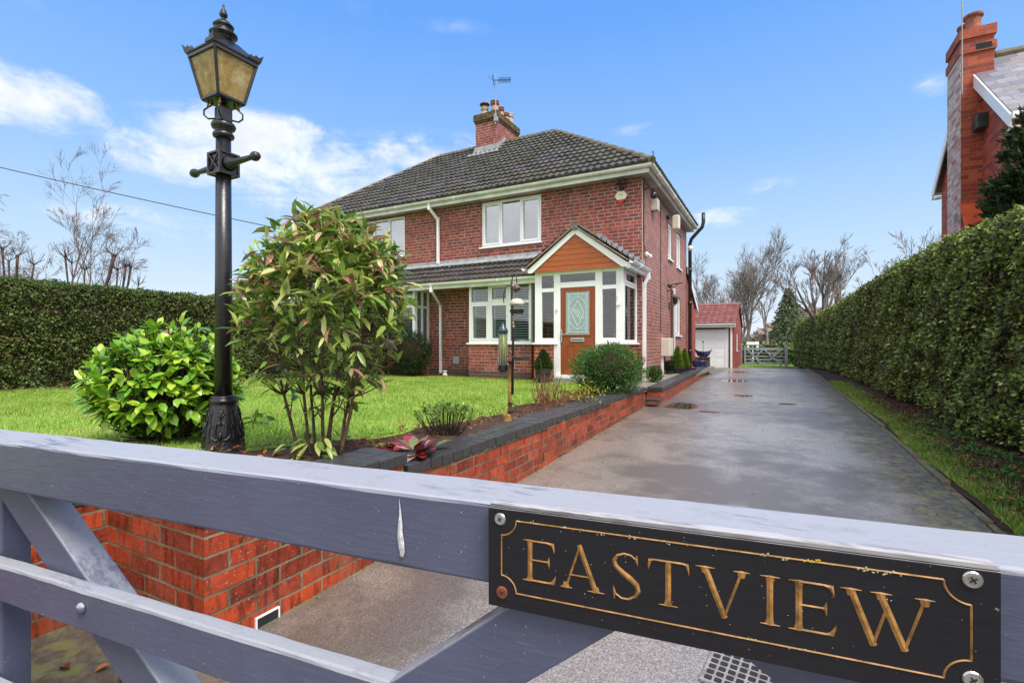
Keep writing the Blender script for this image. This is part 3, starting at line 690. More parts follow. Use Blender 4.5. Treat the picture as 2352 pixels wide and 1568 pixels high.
# main roof
RX0, RX1, RYm, RZ = -10.5, -6.1, 14.25, 6.62
ze = ZS+.16; ye = gy0-.05; xe = gx+.06; xw = HX0-.25; yb_ = gy1+.05
run = RYm-ye; rise = RZ-ze; sl = math.hypot(run, rise)
b = MB()
def ul(v):
    t = v/sl; return (xw+(RX0-xw)*t, xe+(RX1-xe)*t)
roof_tiles(b, (0, ye, ze), (1, 0, 0), (0, run, rise), (0, -rise, run), ul, sl, gauge=.29, period=.17, lift=.05, amp=.042, du=.034)
run2 = xe-RX1; sl2 = math.hypot(run2, rise)
def ul2(v):
    t = v/sl2; return (ye+(RYm-ye)*t, yb_+(RYm-yb_)*t)
roof_tiles(b, (xe, 0, ze), (0, 1, 0), (-run2, 0, rise), (rise, 0, run2), ul2, sl2, gauge=.29, period=.17, lift=.05, amp=.042, du=.034)
runb = yb_-RYm
b.quad((xw, yb_, ze), (xe, yb_, ze), (RX1, RYm, RZ), (RX0, RYm, RZ)); b.tri((xw, ye, ze), (xw, yb_, ze), (RX0, RYm, RZ))
roof = b.build('roof', M['tiles'], house)
b = MB()
def ridge(b, p, q, r=.085):
    p, q = Vector(p), Vector(q); L = (q-p).length; n = max(1, int(L/.42)); d = (q-p)/n
    for i in range(n):
        a = p+d*i; c = p+d*(i+1)*1.0+d.normalized()*.012
        b.tube([a, c], [r*1.08, r*.94], 10)
ridge(b, (RX0, RYm, RZ), (RX1, RYm, RZ)); ridge(b, (xe, ye, ze+.03), (RX1, RYm, RZ)); ridge(b, (xw, ye, ze+.03), (RX0, RYm, RZ))
b.build('ridge_tiles', M['ridge'], roof, smooth=False)
b = MB(); b.tube([(xe-.02, ye+.02, ze+.05), (xe+.03, ye-.02, ze+.14), (xe+.03, ye-.03, ze+.2), (xe-.0, ye, ze+.2)], .012, 6); b.build('hip_iron', M['rust'], roof)
# chimney on the party wall
cx0, cx1, cy0, cy1 = -8.64, -7.87, 13.62, 15.1
ch = MB(); ch.box(cx0, cx1, cy0, cy1, 5.2, 7.13); 
chim = ch.build('chimney', M['brick'], house)
b = MB(); b.box(cx0-.03, cx1+.03, cy0-.03, cy1+.03, 7.13, 7.2); b.box(cx0-.06, cx1+.06, cy0-.06, cy1+.06, 7.2, 7.38); b.prism([(cx0-.05, cy0-.05, 7.38), (cx1+.05, cy0-.05, 7.38), (cx1+.05, cy1+.05, 7.38), (cx0-.05, cy1+.05, 7.38)], (0, 0, .03))
b.build('corbel', plain('mossy_chimney_cap', (.13, .09, .05), .9, .2, .35, 9, .5), chim)
for k, (X, Y, h, r, mt) in enumerate(((-8.47, 13.9, .34, .12, 'pale_pot'), (-8.07, 13.87, .44, .13, 'clay'), (-8.08, 14.3, .42, .10, 'clay'), (-8.08, 14.62, .36, .11, 'clay'), (-8.08, 14.93, .46, .11, 'pale_pot'))):
    b = MB(); z = 7.41
    b.lathe([(r*1.05, z), (r*1.0, z+.05), (r*.85, z+h*.55), (r*.85, z+h*.72), (r*1.1, z+h*.76), (r*1.1, z+h*.86), (r*.92, z+h*.9), (r*1.12, z+h*.95), (r*1.05, z+h), (r*.8, z+h), (r*.75, z+h-.1)], (X, Y, 0), 14)
    pot = b.build('chimney_pot', M[mt], chim, smooth=False)
    if k == 0:
        b = MB(); 
        for a in range(4): b.bar((X+.1*math.cos(a*1.57), Y+.1*math.sin(a*1.57), z+h-.05), (X+.12*math.cos(a*1.57), Y+.12*math.sin(a*1.57), z+h+.1), .02, .01)
        b.lathe([(.17, z+h+.09), (.15, z+h+.12), (.06, z+h+.17), (.01, z+h+.18)], (X, Y, 0), 12); b.build('rain_cowl', M['rust'], pot)
    if k in (1, 2, 3):
        b = MB(); b.lathe([(r*.875, z+h*.12), (r*.93, z+h*.3), (r*.9, z+h*.6), (r*.8, z+h*.6)], (X, Y, 0), 14); b.build('pale_band', M['pale_pot'], pot)
# lead flashing: apron, stepped side, gutter corner
b = MB(); sz_ = rise/run
def zr(Y): return ze+(Y-ye)*sz_
b.quad((cx0-.12, cy0-.02, zr(cy0)+.03), (cx1+.12, cy0-.02, zr(cy0)+.03), (cx1+.12, cy0-.02, zr(cy0)+.24), (cx0-.02, cy0-.02, zr(cy0)+.24))
b.quad((cx0-.28, cy0-.16, zr(cy0-.16)+.075), (cx1+.16, cy0-.16, zr(cy0-.16)+.075), (cx1+.12, cy0-.015, zr(cy0)+.08), (cx0-.12, cy0-.015, zr(cy0)+.08))
for i in range(8):
    y = cy0+i*.1-.02; z = zr(y)
    if y+.1 > RYm: break
    b.box(cx1-.001, cx1+.012, y, y+.115, z-.05, z+.25+((i % 2)*.0)); b.box(cx1, cx1+.15, y, y+.12, z+.05, z+.085)
b.build('lead_flashing', M['lead'], chim)
# aerial
b = MB(); ax, ay = -7.86, 13.56
b.tube([(ax, ay, 6.95), (ax, ay, 8.62)], .018, 8); b.box(ax-.05, ax+.05, ay-.03, ay+.08, 7.05, 7.28)
am = b.build('tv_aerial', M['galv'], chim)
b = MB(); c0 = Vector((ax-.03, ay-.1, 8.30)); e = (Vector((ax, ay, 8.3))+Vector((.88, .47, .10))*.48)
b.bar(c0, e, .02); dd = (e-c0); sd_ = dd.cross(Vector((0, 0, 1))).normalized()
for i in range(11):
    p = c0+dd*(.32+.066*i); b.bar(p-sd_*.08-Vector((0, 0, .05)), p+sd_*.08+Vector((0, 0, .05)), .013)
b.bar(c0+Vector((-.02, 0, .18)), c0+Vector((.04, 0, -.2)), .02); b.bar(c0+Vector((-.2, 0, .2)), c0, .01)
b.build('antenna', M['black'], am)
# gutter downpipe with swan neck between the homes
def pipe(parent, pts, w=.065, mat='upvc', name='downpipe', square=True, r=None):
    b = MB()
    if square:
        for i in range(len(pts)-1): b.bar(pts[i], pts[i+1], w, w, up=(0, 1, 0))
        for p in pts[1:-1]: b.box(p[0]-w*.56, p[0]+w*.56, p[1]-w*.56, p[1]+w*.56, p[2]-.05, p[2]+.05)
    else: b.tube(pts, w/2, 12)
    return b.build(name, M[mat], parent, bevel=.004 if square else 0, smooth=not square)
dx = fx(1008, HY0)
pipe(house, [(dx-.09, gy0, ZS+.10), (dx-.09, gy0, ZS-.05), (dx+.02, HY0-.06, ZS-.32), (dx+.02, HY0-.06, 2.22)])
# lean-to roof over the bays
LY = 10.27; LZ = 1.58
b = MB(); lrun = HY0-LY+.05; lrise = 2.17-LZ-.02; lsl = math.hypot(lrun, lrise)
roof_tiles(b, (0, LY-.02, LZ-.01), (1, 0, 0), (0, lrun, lrise), (0, -lrise, lrun), lambda v: (-12.4, -4.5), lsl, gauge=.30, period=.15, lift=.045, amp=.028, du=.025)
lt = b.build('lean_to_roof', M['tiles_low'], house)
b = MB(); b.box(-12.4, -4.2, HY0-.02, HY0-.001, 2.10, 2.30); b.prism([(-12.4, HY0-.16, 2.12), (-12.4, HY0-.01, 2.22), (-12.4, HY0-.01, 2.24), (-12.4, HY0-.165, 2.14)], (8.2, 0, 0)); b.build('lead_flashing', M['lead'], lt)
b = MB()
for (x, y) in ((1600, 990), (1690, 1017), (1842, 1022), (1662, 1002), (1812, 968)):
    b = MB(); p = P(x*.6125, y*.6125, Y=10.6); b.ell((p.x, 10.55, LZ+.18+rnd.uniform(0, .3)), (.03, .03, .012), 7, 4, .3); b.build('shell_fragment', M['chip'], lt)
b = MB(); b.box(-12.4, -4.85, LY+.01, LY+.03, LZ-.17, LZ-.02); b.box(-12.4, -4.86, LY+.03, HY0, LZ-.06, LZ-.04); b.build('lower_fascia', M['fascia'], lt)
gutter(house, (-12.4, LY-.04, LZ-.03), (-4.80, LY-.04, LZ-.03), .055, mat='upvc')
p = P(991, 672, Y=LY-.02); q = fx(1012, HY0-.06)
pipe(house, [(p.x, LY-.03, LZ-.08), (p.x, LY-.03, LZ-.20), (q, HY0-.06, fz(1010, 703, HY0-.06)), (q, HY0-.06, ZB+.12)])
# ------------------------------------------------------------------ porch
PY = 10.05; px0, px1 = fx(1226.6, PY), fx(1431.9, PY)
d0, d1 = fx(1287, PY), fx(1367, PY)
for (a, c, e_) in ((px0, d0-.06, px0), (d1+.06, px1, px1)):
    b = MB(); wall(b, TF(PY), a, c, ZB+.17, .0); b.quad((a, PY, 0), (c, PY, 0), (c, PY+.1, 0), (a, PY+.1, 0))
    b.quad((e_, PY, ZB), (e_, HY0, ZB), (e_, HY0, 0), (e_, PY, 0)); b.build('porch_wall', M['brick_porch'], house)
b = MB(); b.box(px0+.003, d0-.06, PY+.002, PY+.1, ZB-.3, ZB+.17); b.box(d1+.06, px1-.003, PY+.002, PY+.1, ZB-.3, ZB+.17); b.box(px0+.01, px1-.01, PY+.1, HY0, ZB-.3, ZB+.15); b.build('porch_plinth', M['brick_dpc'], house)
zt = 1.60; g1 = fx(1244, PY); g2 = fx(1272, PY); g3 = fx(1383.5, PY); g4 = fx(1415, PY); dt = fz(1330, 659, PY); db = fz(1330, 861, PY)
f = MB(); D0, D1 = -.07, .0; TP = TF(PY)
def pf(a, c, z0, z1, dd=0): tbox(f, TP, a, c, D0, D1+dd, z0, z1)
pf(px0+.02, g1, .03, zt); pf(g2, d0-.002, ZB+.14, zt, .004); pf(d1+.002, g3, ZB+.14, zt, .004); pf(g4, px1+.002, .03, zt)
pf(g1, g2, .03, .13, -.002); pf(g3, g4, .03, .13, -.002); pf(g1, g2, 1.15, 1.235, -.002); pf(g3, g4, 1.15, 1.235, -.002)
pf(g1, g2, 1.515, zt, -.002); pf(g3, g4, 1.515, zt, -.002); pf(d0-.002, d1+.002, 1.515, zt); pf(d0-.002, d1+.002, dt, 1.345)
pwin = f.build('porch_window', M['upvc'], house, bevel=.005)
g = MB()
for (a, c, z0, z1) in ((g1, g2, .13, 1.15), (g1, g2, 1.235, 1.515), (g3, g4, .13, 1.15), (g3, g4, 1.235, 1.515), (d0, d1, 1.345, 1.515)):
    g.quad((a, PY+.035, z0), (c, PY+.035, z0), (c, PY+.035, z1), (a, PY+.035, z1))
g.build('pane', M['glass'], pwin)
s = MB(); tbox(s, TP, px0-.03, d0-.06, -.05, .06, -.01, .03); s.build('sill', M['upvc'], pwin, bevel=.005); s = MB(); tbox(s, TP, d1+.06, px1+.05, -.05, .06, -.01, .03); s.box(px1-.05, px1+.05, PY+.03, HY0, -.012, .028); s.build('sill', M['upvc'], pwin, bevel=.005)
# side glazing of the porch
win(house, TS(px1), PY+.072, HY0-.02, .03, zt, cols=(), transom=.78, sash=(), top_sash=(0,), d=.0, fr=.06, sill=False)
# front door
D = MB(); tbox(D, TP, d0, d1, -.06, -.012, db, dt)
door = D.build('front_door', M['door'], house, bevel=.004)
dw = d1-d0; gx0, gx1 = d0+dw*.16, d1-dw*.16; gz0, gz1 = fz(1330, 768, PY), fz(1330, 669, PY)
b = MB()
for (a, c, e_, h) in ((gx0-.03, gx1+.03, gz1, gz1+.03), (gx0-.03, gx1+.03, gz0-.03, gz0), (gx0-.03, gx0, gz0, gz1), (gx1, gx1+.03, gz0, gz1)):
    tbox(b, TP, a, c, -.02, .004, e_, h)
for (a, c) in ((d0+dw*.17, d0+dw*.44), (d0+dw*.58, d0+dw*.85)):
    z0, z1 = db+.16, gz0-.22
    tbox(b, TP, a, c, -.015, -.002, z0, z0+.02); tbox(b, TP, a, c, -.015, -.002, z1-.02, z1); tbox(b, TP, a, a+.02, -.015, -.002, z0+.02, z1-.02); tbox(b, TP, c-.02, c, -.015, -.002, z0+.02, z1-.02)
    tbox(b, TP, a+.045, c-.045, -.015, -.004, z0+.045, z1-.045)
b.build('door_moulding', M['door'], door, bevel=.004)
g = MB(); tbox(g, TP, gx0, gx1, -.02, -.008, gz0, gz1); g.build('door_glass', M['leaded'], door)
b = MB(); cxg = (gx0+gx1)/2; czg = (gz0+gz1)/2; gw = gx1-gx0; gh = gz1-gz0; yq = PY+.006
def st(pts, wd=.008):
    for i in range(len(pts)-1): b.bar((cxg+pts[i][0]*gw, yq, czg+pts[i][1]*gh), (cxg+pts[i+1][0]*gw, yq, czg+pts[i+1][1]*gh), wd, .006, up=(0, 1, 0))
for k in (-.40, .40): st([(k, -.5), (k, .5)]) if False else None
for sx_ in (-1, 1):
    st([(sx_*.40, -.44), (sx_*.40, .44)]); st([(sx_*.34, -.44), (sx_*.34, .44)], .005); st([(sx_*.5, .5), (sx_*.40, .44)]); st([(sx_*.5, -.5), (sx_*.40, -.44)]); st([(sx_*.34, .12), (sx_*.5, .12)], .005); st([(sx_*.34, -.12), (sx_*.5, -.12)], .005)
    st([(-.40, sx_*.44), (.40, sx_*.44)]); st([(-.40, sx_*.38), (.40, sx_*.38)], .005); st([(0, sx_*.36), (0, sx_*.5)], .005)
    arc = [(math.cos(a)*.31, sx_*(.18+math.sin(a)*.18)) for a in np.linspace(.15, PI-.15, 12)]; st(arc)
dia = [(0, .30), (.10, .19), (.16, .12), (.26, 0), (.18, -.12), (.1, -.2), (0, -.31), (-.1, -.2), (-.18, -.1), (-.27, 0), (-.17, .12), (-.08, .2), (0, .30)]; st(dia, .009)
for t in (-.12, -.03, .06, .15): st([(-.22+t*.8, .12-abs(t)*.2), (-.05+t, .02), (.05+t, -.03), (.14+t*.8, -.16+abs(t)*.2)], .007)
for t in (-.09, .05): st([(.2+t, .12), (.02+t, 0), (-.16+t, -.12)], .005)
b.build('leading', M['bevel_glass'], door)
b = MB(); tbox(b, TP, d0+dw*.30, d0+dw*.70, -.012, .012, gz0-.155, gz0-.07); b.build('letterbox', M['steel'], door, bevel=.006)
b = MB(); tbox(b, TP, d0+dw*.33, d0+dw*.67, .011, .016, gz0-.125, gz0-.105); b.build('letterbox_slot', M['black'], door)
b = MB(); tbox(b, TP, d0+.012, d0+.045, -.012, .01, gz0-.17, gz0+.11); b.bar((d0+.03, PY-.04, gz0+.005), (d0+.15, PY-.04, gz0+.003), .018); b.bar((d0+.03, PY-.05, gz0+.005), (d0+.03, PY, gz0+.005), .016); b.build('handle', M['steel'], door, bevel=.003)
b = MB(); b.box(d0-.10, d1+.10, PY-.10, PY+.05, db-.07, db-.003); b.build('threshold', M['upvc'], house, bevel=.006)
b = MB(); b.box(d0-.14, d1+.14, PY-.12, PY+.0, zl(10)-.05, db-.072); b.build('door_step', M['stone'], house, bevel=.008)
b = MB(); p = P(1279.5, 712, Y=PY); b.box(p.x-.02, p.x+.02, PY-.03, PY-.005, p.z-.03, p.z+.03); b.build('doorbell', M['cream'], house, bevel=.006)
b = MB(); p = P(1421, 690, Y=PY); b.box(p.x-.025, p.x+.025, PY-.02, PY-.003, p.z-.09, p.z+.12); b.box(p.x-.045, p.x+.05, PY-.035, PY-.02, p.z-.10, p.z-.03); b.build('number_plate', M['upvc'], house, bevel=.004)
b = MB()
b.lathe([(.035, .03), (.04, .08), (.025, .10)], (g1+.22, PY+.16, 0), 10); b.build('windowsill_jar', M['pale_pot'], house, smooth=True); b = MB(); b.lathe([(.02, .13), (.024, .22), (.01, .28), (.012, .31)], (g2-.05, PY+.16, 0), 10); b.build('windowsill_bottle', M['lichen_y'], house, smooth=True); b = MB(); b.lathe([(.05, .12), (.055, .22), (.05, .24)], (g4-.07, PY+.16, 0), 12)
b.build('windowsill_jar', M['pale_pot'], house, smooth=True)
# gable, cladding, bargeboards
GY = 9.88; gl_, gr_ = fx(1212, GY), fx(1441, GY); gza = fz(1320, 522, GY); gze = 1.62; gxa = (gl_+gr_)/2-.005
b = MB(); b.box(gl_+.05, gr_-.05, GY+.065, HY0, zt+.002, zt+.045); b.build('porch_soffit', M['upvc_dirty'], house)
b = MB(); rows = 7; zlo = 1.572; zhi = gza-.10
for i in range(rows):
    a = zlo+(zhi-zlo)*i/rows; c = zlo+(zhi-zlo)*(i+1)/rows-.012
    def hw(z): return max(.01, ((gr_-gl_)/2-.04)*(1-(z-zlo)/(gza-.03-zlo)))
    b.prism([(gxa-hw(a), GY+.03, a), (gxa+hw(a), GY+.03, a), (gxa+hw(c), GY+.03, c), (gxa-hw(c), GY+.03, c)], (0, .02, 0))
    b.prism([(gxa-hw(c), GY+.04, c), (gxa+hw(c), GY+.04, c), (gxa+hw(c+.012), GY+.04, c+.012), (gxa-hw(c+.012), GY+.04, c+.012)], (0, .02, 0))
b.build('gable_cladding', M['clad'], house)
b = MB(); phw0 = (gr_-gl_)/2
for sx_, xe_ in ((-1, gl_), (1, gr_)):
    ze_ = gze-.03
    kk_ = (gza-gze)/phw0
    b.prism([(xe_, GY, 1.568), (xe_, GY, gze+.03), (gxa, GY, gza), (gxa, GY, gza-.135), (gxa+sx_*(gza-.135-1.568)/kk_, GY, 1.568)], (0, .028, 0))
b.build('bargeboard', M['upvc'], house, bevel=.003)
# porch roof slopes
prise = gza+.02-(gze+.07); phw = (gr_-gl_)/2
pr = MB()
for sx_, xe_ in ((1, gr_+.03), (-1, gl_-.03)):
    rr = abs(xe_-gxa); ss = math.hypot(rr, prise)
    roof_tiles(pr, (xe_, 0, gze+.07), (0, 1, 0), (-sx_*rr, 0, prise), (sx_*prise, 0, rr), lambda v: (GY-.05, HY0), ss, gauge=.26, period=.15, lift=.035, amp=.022, du=.03)
proof = pr.build('porch_roof', M['tiles_low'], house)
b = MB(); ridge(b, (gxa, GY-.06, gza+.03), (gxa, HY0, gza+.03), .085)
b.build('ridge_tiles', M['ridge'], proof)
b = MB()
for sx_, xe_ in ((1, gr_+.03), (-1, gl_-.03)): b.bar((xe_, GY-.04, gze+.065), (gxa, GY-.04, gza+.025), .03, .05, up=(0, 1, 0))
b.build('verge_mortar', plain('verge_mortar', (.30, .22, .17), .9, .2, .25, 12, .4), proof)
b = MB()
for i in range(9):
    t = i/9; x = gxa+(gr_-gxa)*t+.02; z = gza-(gza-gze-.07)*t
    b.box(x, x+.15, HY0-.012, HY0-.001, z-.04, z+.115)
b.build('stepped_flashing', M['lead'], proof)
gutter(house, (gr_+.10, GY-.02, gze+.06), (gr_+.10, HY0+.15, gze+.06), .055, mat='upvc')
b = MB(); b.box(gr_-.04, gr_+.05, GY+.03, HY0, gze-.08, gze+.04); b.build('porch_fascia', M['upvc'], house)
gutter(house, (gl_-.09, GY-.03, gze+.06), (gl_-.09, GY+.6, gze+.06), .05, mat='upvc')
qx = HX1+.045
pipe(house, [(gr_+.10, HY0+.09, gze), (gr_+.10, HY0+.09, gze-.12), (qx, HY0+.07, gze-.28), (qx, HY0+.07, ZB+.12)], w=.068)
# things fixed to the walls
p = P(1427.6, 454, Y=HY0); r_ = .145
b = MB(); hexp = [(-.07, .135), (.07, .135), (.145, .03), (.09, -.06), (-.09, -.06), (-.145, .03)]
b.prism([(p.x+x, HY0-.06, p.z+z) for x, z in hexp][::-1], (0, .06, 0)); al = b.build('alarm_box', M['alarm_white'], house, bevel=.006)
b = MB(); b.prism([(p.x+x, HY0-.055, p.z+z) for x, z in ((-.085, -.062), (.085, -.062), (.035, -.135), (-.035, -.135))][::-1], (0, .05, 0)); b.build('strobe', M['red'], al, bevel=.004)
b = MB()
for i in range(7): b.box(p.x-.045+i*.013, p.x-.038+i*.013, HY0-.064, HY0-.0605, p.z+.045, p.z+.06+.004*(i % 3))
b.build('lettering', M['green_box'], al)
b = MB(); b.tube([(p.x-.22, HY0-.01, p.z+.26), (p.x-.15, HY0-.012, p.z+.18), (p.x-.06, HY0-.02, p.z+.12)], .005, 5); b.build('alarm_cable', M['curtain'], al)
p = P(1429, 431, Y=HY0)
b = MB(); b.tube([(p.x, HY0, p.z-.04), (p.x, HY0-.10, p.z-.06)], .04, 10); b.tube([(p.x, HY0-.09, p.z-.04), (p.x-.05, HY0-.12, p.z+.06)], .015, 6); b.tube([(p.x, HY0-.09, p.z-.04), (p.x+.07, HY0-.12, p.z+.06)], .015, 6)
b.lathe([(.02, .0), (.05, .03), (.055, .09), (.03, .10)], (p.x-.06, HY0-.14, p.z+.03), 10); b.lathe([(.03, .0), (.055, .03), (.05, .07), (.02, .09)], (p.x+.08, HY0-.14, p.z+.03), 10)
b.build('security_light', M['black'], house, smooth=True)
b = MB(); Yq = 11.42; zq = 3.42
b.box(HX1, HX1+.02, Yq-.12, Yq-.04, 3.35, 3.60); b.tube([(HX1+.02, Yq-.08, 3.5), (HX1+.12, Yq-.06, 3.56), (HX1+.2, Yq, 3.55), (HX1+.21, Yq+.02, 3.46)], .016, 8); b.ell((HX1+.21, Yq+.02, 3.38), (.07, .07, .085), 12, 8)
b.build('globe_lamp', M['iron'], house, smooth=True)
b = MB(); b.box(HX1, HX1+.16, 12.1, 12.34, 3.22, 3.5); b.build('sensor_box', plain('weathered_white_box', (.55, .5, .45), .5), house, bevel=.012)
b = MB(); b.box(HX1, HX1+.06, 11.5, 11.58, 2.02, 2.12); b.tube([(HX1+.05, 11.54, 2.07), (HX1+.13, 11.50, 2.02), (HX1+.15, 11.42, 1.98)], .032, 10); b.build('camera_unit', M['upvc'], house, smooth=True)
b = MB(); b.box(HX1+.12, HX1+.32, 14.1, 14.3, 3.16, 3.55); bx_ = b.build('tilted_floodlight', M['cream'], house, bevel=.03)
b = MB(); b.bar((HX1, 14.0, 3.5), (HX1+.16, 14.12, 3.56), .04); b.ell((HX1+.06, 13.98, 3.47), (.05, .05, .07), 8, 6); b.build('floodlight_arm', M['black'], bx_)
b = MB(); b.tube([(HX1+.012, 11.36, ZS), (HX1+.012, 11.37, 1.2)], .008, 5); b.build('wall_cable', M['black'], house); b = MB(); b.tube([(HX1+.012, 13.2, 3.6), (HX1+.012, 13.2, .3)], .008, 5); b.build('wall_cable', M['black'], house); b = MB(); b.tube([(HX1+.012, 11.30, ZS-.1), (HX1+.012, 11.29, 2.4), (HX1+.012, 11.5, 2.1)], .006, 5)
b.build('wall_cable', M['black'], house)
b = MB(); b.box(HX1+.001, HX1+.006, HY0+.002, HY0+.05, ZB, ZS); b.build('corner_bead', plain('pale_render_edge', (.52, .42, .35), .8), house)
b = MB(); b.box(HX1, HX1+.22, 13.25, 13.78, fz(1530, 818, 13.2), fz(1530, 776, 13.2)); mb_ = b.build('meter_box', M['cream'], house, bevel=.015)
b = MB(); b.box(HX1, HX1+.06, 13.3, 13.36, ZB, fz(1530, 818, 13.2)); b.build('meter_conduit', M['upvc'], mb_)
b = MB(); b.box(HX1, HX1+.07, 14.9, 14.96, ZB, 1.62); b.build('white_trunking', M['upvc'], house)
b = MB(); b.box(HX1-.0, HX1+.05, 14.6, 14.8, ZB, 1.55); b.build('wooden_post', M['bark_red'], house)
b = MB(); ly = 14.35; lz_ = 1.22
b.box(HX1, HX1+.03, ly-.04, ly+.04, lz_-.22, lz_-.05); b.tube([(HX1+.02, ly, lz_-.15), (HX1+.1, ly, lz_-.2), (HX1+.17, ly, lz_-.12)], .012, 6); b.lathe([(.03, -.12), (.055, -.08), (.07, .06), (.085, .07), (.03, .13), (.012, .17)], (HX1+.17, ly, lz_), 8)
b.build('wall_lantern', M['iron'], house)
b = MB(); b.bar((HX1, 14.1, 1.62), (HX1+.42, 14.0, 1.66), .025); b.bar((HX1, 14.1, 1.45), (HX1+.3, 14.05, 1.63), .02); b.ell((HX1+.08, 14.1, 1.6), (.06, .06, .06), 8, 6); b.build('basket_bracket', M['iron'], house)
b = MB(); Yp = HY1-.05; Xp = HX1+.12
b.tube([(Xp, Yp, ZB), (Xp, Yp, 3.35), (Xp+.05, Yp, 3.5), (Xp+.38, Yp, 3.85), (Xp+.42, Yp, 4.0), (Xp+.42, Yp, 4.32)], .058, 12)
for z in (-.3, 1.3, 2.4): b.tube([(Xp, Yp, z), (Xp, Yp, z+.12)], .07, 12)
b.build('soil_pipe', M['black'], house, smooth=True)
b = MB(); b.ell((Xp+.02, Yp-.06, 3.18), (.09, .07, .09), 10, 8); b.build('white_lamp', M['upvc'], house, smooth=True)
b = MB(); p = P(1048.5, 827, Y=HY0); b.box(p.x-.1, p.x+.1, HY0-.03, HY0, p.z-.1, p.z+.1); b.build('wall_vent', M['galv'], house, bevel=.006)
# rear extension with lean-to roof running down away from the road
b = MB(); ey1 = 19.5; ez1 = 1.25; ez0 = 2.3
b.prism([(HX1-.005, HY1, ZB), (HX1-.005, ey1, ZB), (HX1-.005, ey1, ez1), (HX1-.005, HY1, ez0)], (-3, 0, 0)); b.build('extension_wall', M['brick_far'], house)
b = MB(); b.prism([(HX1+.07, HY1-.1, ez0+.05), (HX1+.07, ey1+.2, ez1-.06), (HX1+.07, ey1+.2, ez1+.10), (HX1+.07, HY1-.1, ez0+.20)], (-.02, 0, 0)); b.build('extension_bargeboard', M['upvc'], house)
b = MB(); b.prism([(HX1+.05, HY1-.1, ez0+.19), (HX1+.05, ey1+.25, ez1+.06), (HX1+.05, ey1+.25, ez1+.13), (HX1+.05, HY1-.1, ez0+.27)], (-3.1, 0, 0)); b.build('extension_roof', M['tiles_low'], house)

# ------------------------------------------------------------------ garage
gaY = 26.5; gax1 = -1.87; gax0 = -6.0; gz0_ = zd(26.5)-.05
garage = thing('garage', (-3.9, 29, gz0_), 'detached brick garage with red tiled roof and white up-and-over door', 'garage')
dl, dr, dtp = -4.6, fx(1666, gaY), fz(1650, 756, gaY)
b = MB(); wall(b, TF(gaY), gax0, gax1, gz0_, .95, holes=[(dl, dr+.14, gz0_, dtp)], rev=.12)
wall(b, TS(gax1), gaY, 32.0, gz0_, .95, holes=[(28.2, 29.0, -.35, .55)]); b.box(gax0, gax0+.1, gaY+.1, 32, gz0_, .95)
b.prism([(gax1-.001, gaY, .95), (gax1-.001, 32, .95), (gax1-.001, 29.25, 2.0)], (-.1, 0, 0)); b.build('wall', M['brick_far'], garage)
b = MB(); tbox(b, TF(gaY), dl, dr, -.10, -.02, gz0_, dtp)
for i in range(4):
    z = gz0_+.12+i*(dtp-gz0_-.1)/4
    for k in range(4): tbox(b, TF(gaY), dl+.08+k*.58, dl+.56+k*.58, -.02, -.013, z, z+.3)
b.build('garage_door', M['upvc'], garage, bevel=.004)
b = MB(); tbox(b, TF(gaY), dr, dr+.14, -.1, .01, gz0_, dtp+.03); tbox(b, TF(gaY), dl, dr, -.1, .0, dtp, dtp+.03); b.build('door_frame', M['upvc'], garage)
b = MB(); gr = 29.25-gaY+.3; gs = 2.10-.98
roof_tiles(b, (0, gaY-.3, 1.0), (1, 0, 0), (0, gr, gs), (0, -gs, gr), lambda v: (gax0-.1, gax1+.12), math.hypot(gr, gs), gauge=.33, period=.30, lift=.05, amp=.04, du=.05)
b.quad((gax0, 32.2, .95), (gax1+.1, 32.2, .95), (gax1+.1, 29.25, 2.12), (gax0, 29.25, 2.12)); ridge(b, (gax0, 29.25, 2.14), (gax1+.12, 29.25, 2.14), .1)
b.build('roof', M['tiles_red'], garage)
gutter(garage, (gax0, gaY-.36, .97), (gax1+.1, gaY-.36, .97), .06, mat='upvc'); b = MB(); b.box(gax0, gax1+.08, gaY-.31, gaY-.28, .82, 1.0); b.box(gax0, gax1+.08, gaY-.28, gaY, .86, .88); b.build('fascia', M['upvc'], garage)
pipe(garage, [(fx(1680, gaY), gaY-.3, .9), (fx(1680, gaY), gaY-.05, .75), (fx(1680, gaY), gaY-.05, gz0_)], w=.085)
win(garage, TS(gax1), 28.2, 29.0, -.35, .55, cols=(.5,), d=-.01)
b = MB(); b.ell((dr+.28, gaY-.07, dtp+.10), (.09, .06, .09), 8, 6); b.build('lamp', M['cream'], garage, smooth=True)

# ------------------------------------------------------------------ retaining walls
def coping_run(mb, x0, x1, y0, y1, z0, z1, along='y', pitch=.1125):
    L = (y1-y0) if along == 'y' else (x1-x0); n = max(1, int(round(L/pitch))); p = L/n
    for i in range(n):
        a, jz = i*p+.004, rnd.uniform(-.003, .003); c = (i+1)*p-.004
        mid = x0+(x1-x0)*.62 if along == 'y' else y0+(y1-y0)*.62
        if along == 'y':
            o = rnd.uniform(-.004, .004)
            mb.box(mid+.004, x1+o, y0+a, y0+c, z0, z1+jz); mb.box(x0+o, mid-.004, y0+a, y0+c, z0, z1+rnd.uniform(-.003, .003))
        else:
            mb.box(x0+a, x0+c, y0, mid-.004, z0, z1+jz); mb.box(x0+a, x0+c, mid+.004, y1, z0, z1+rnd.uniform(-.003, .003))
def mortar_bed(mb, x0, x1, y0, y1, z0, z1): mb.box(x0+.012, x1-.012, y0+.012, y1-.012, z0, z1-.008)
rw = thing('retaining_wall', (-2.0, 4.5, -1.17), 'low orange-red brick retaining wall with blue-black coping between lawn and driveway', 'wall')
WX = -1.885
b = MB()
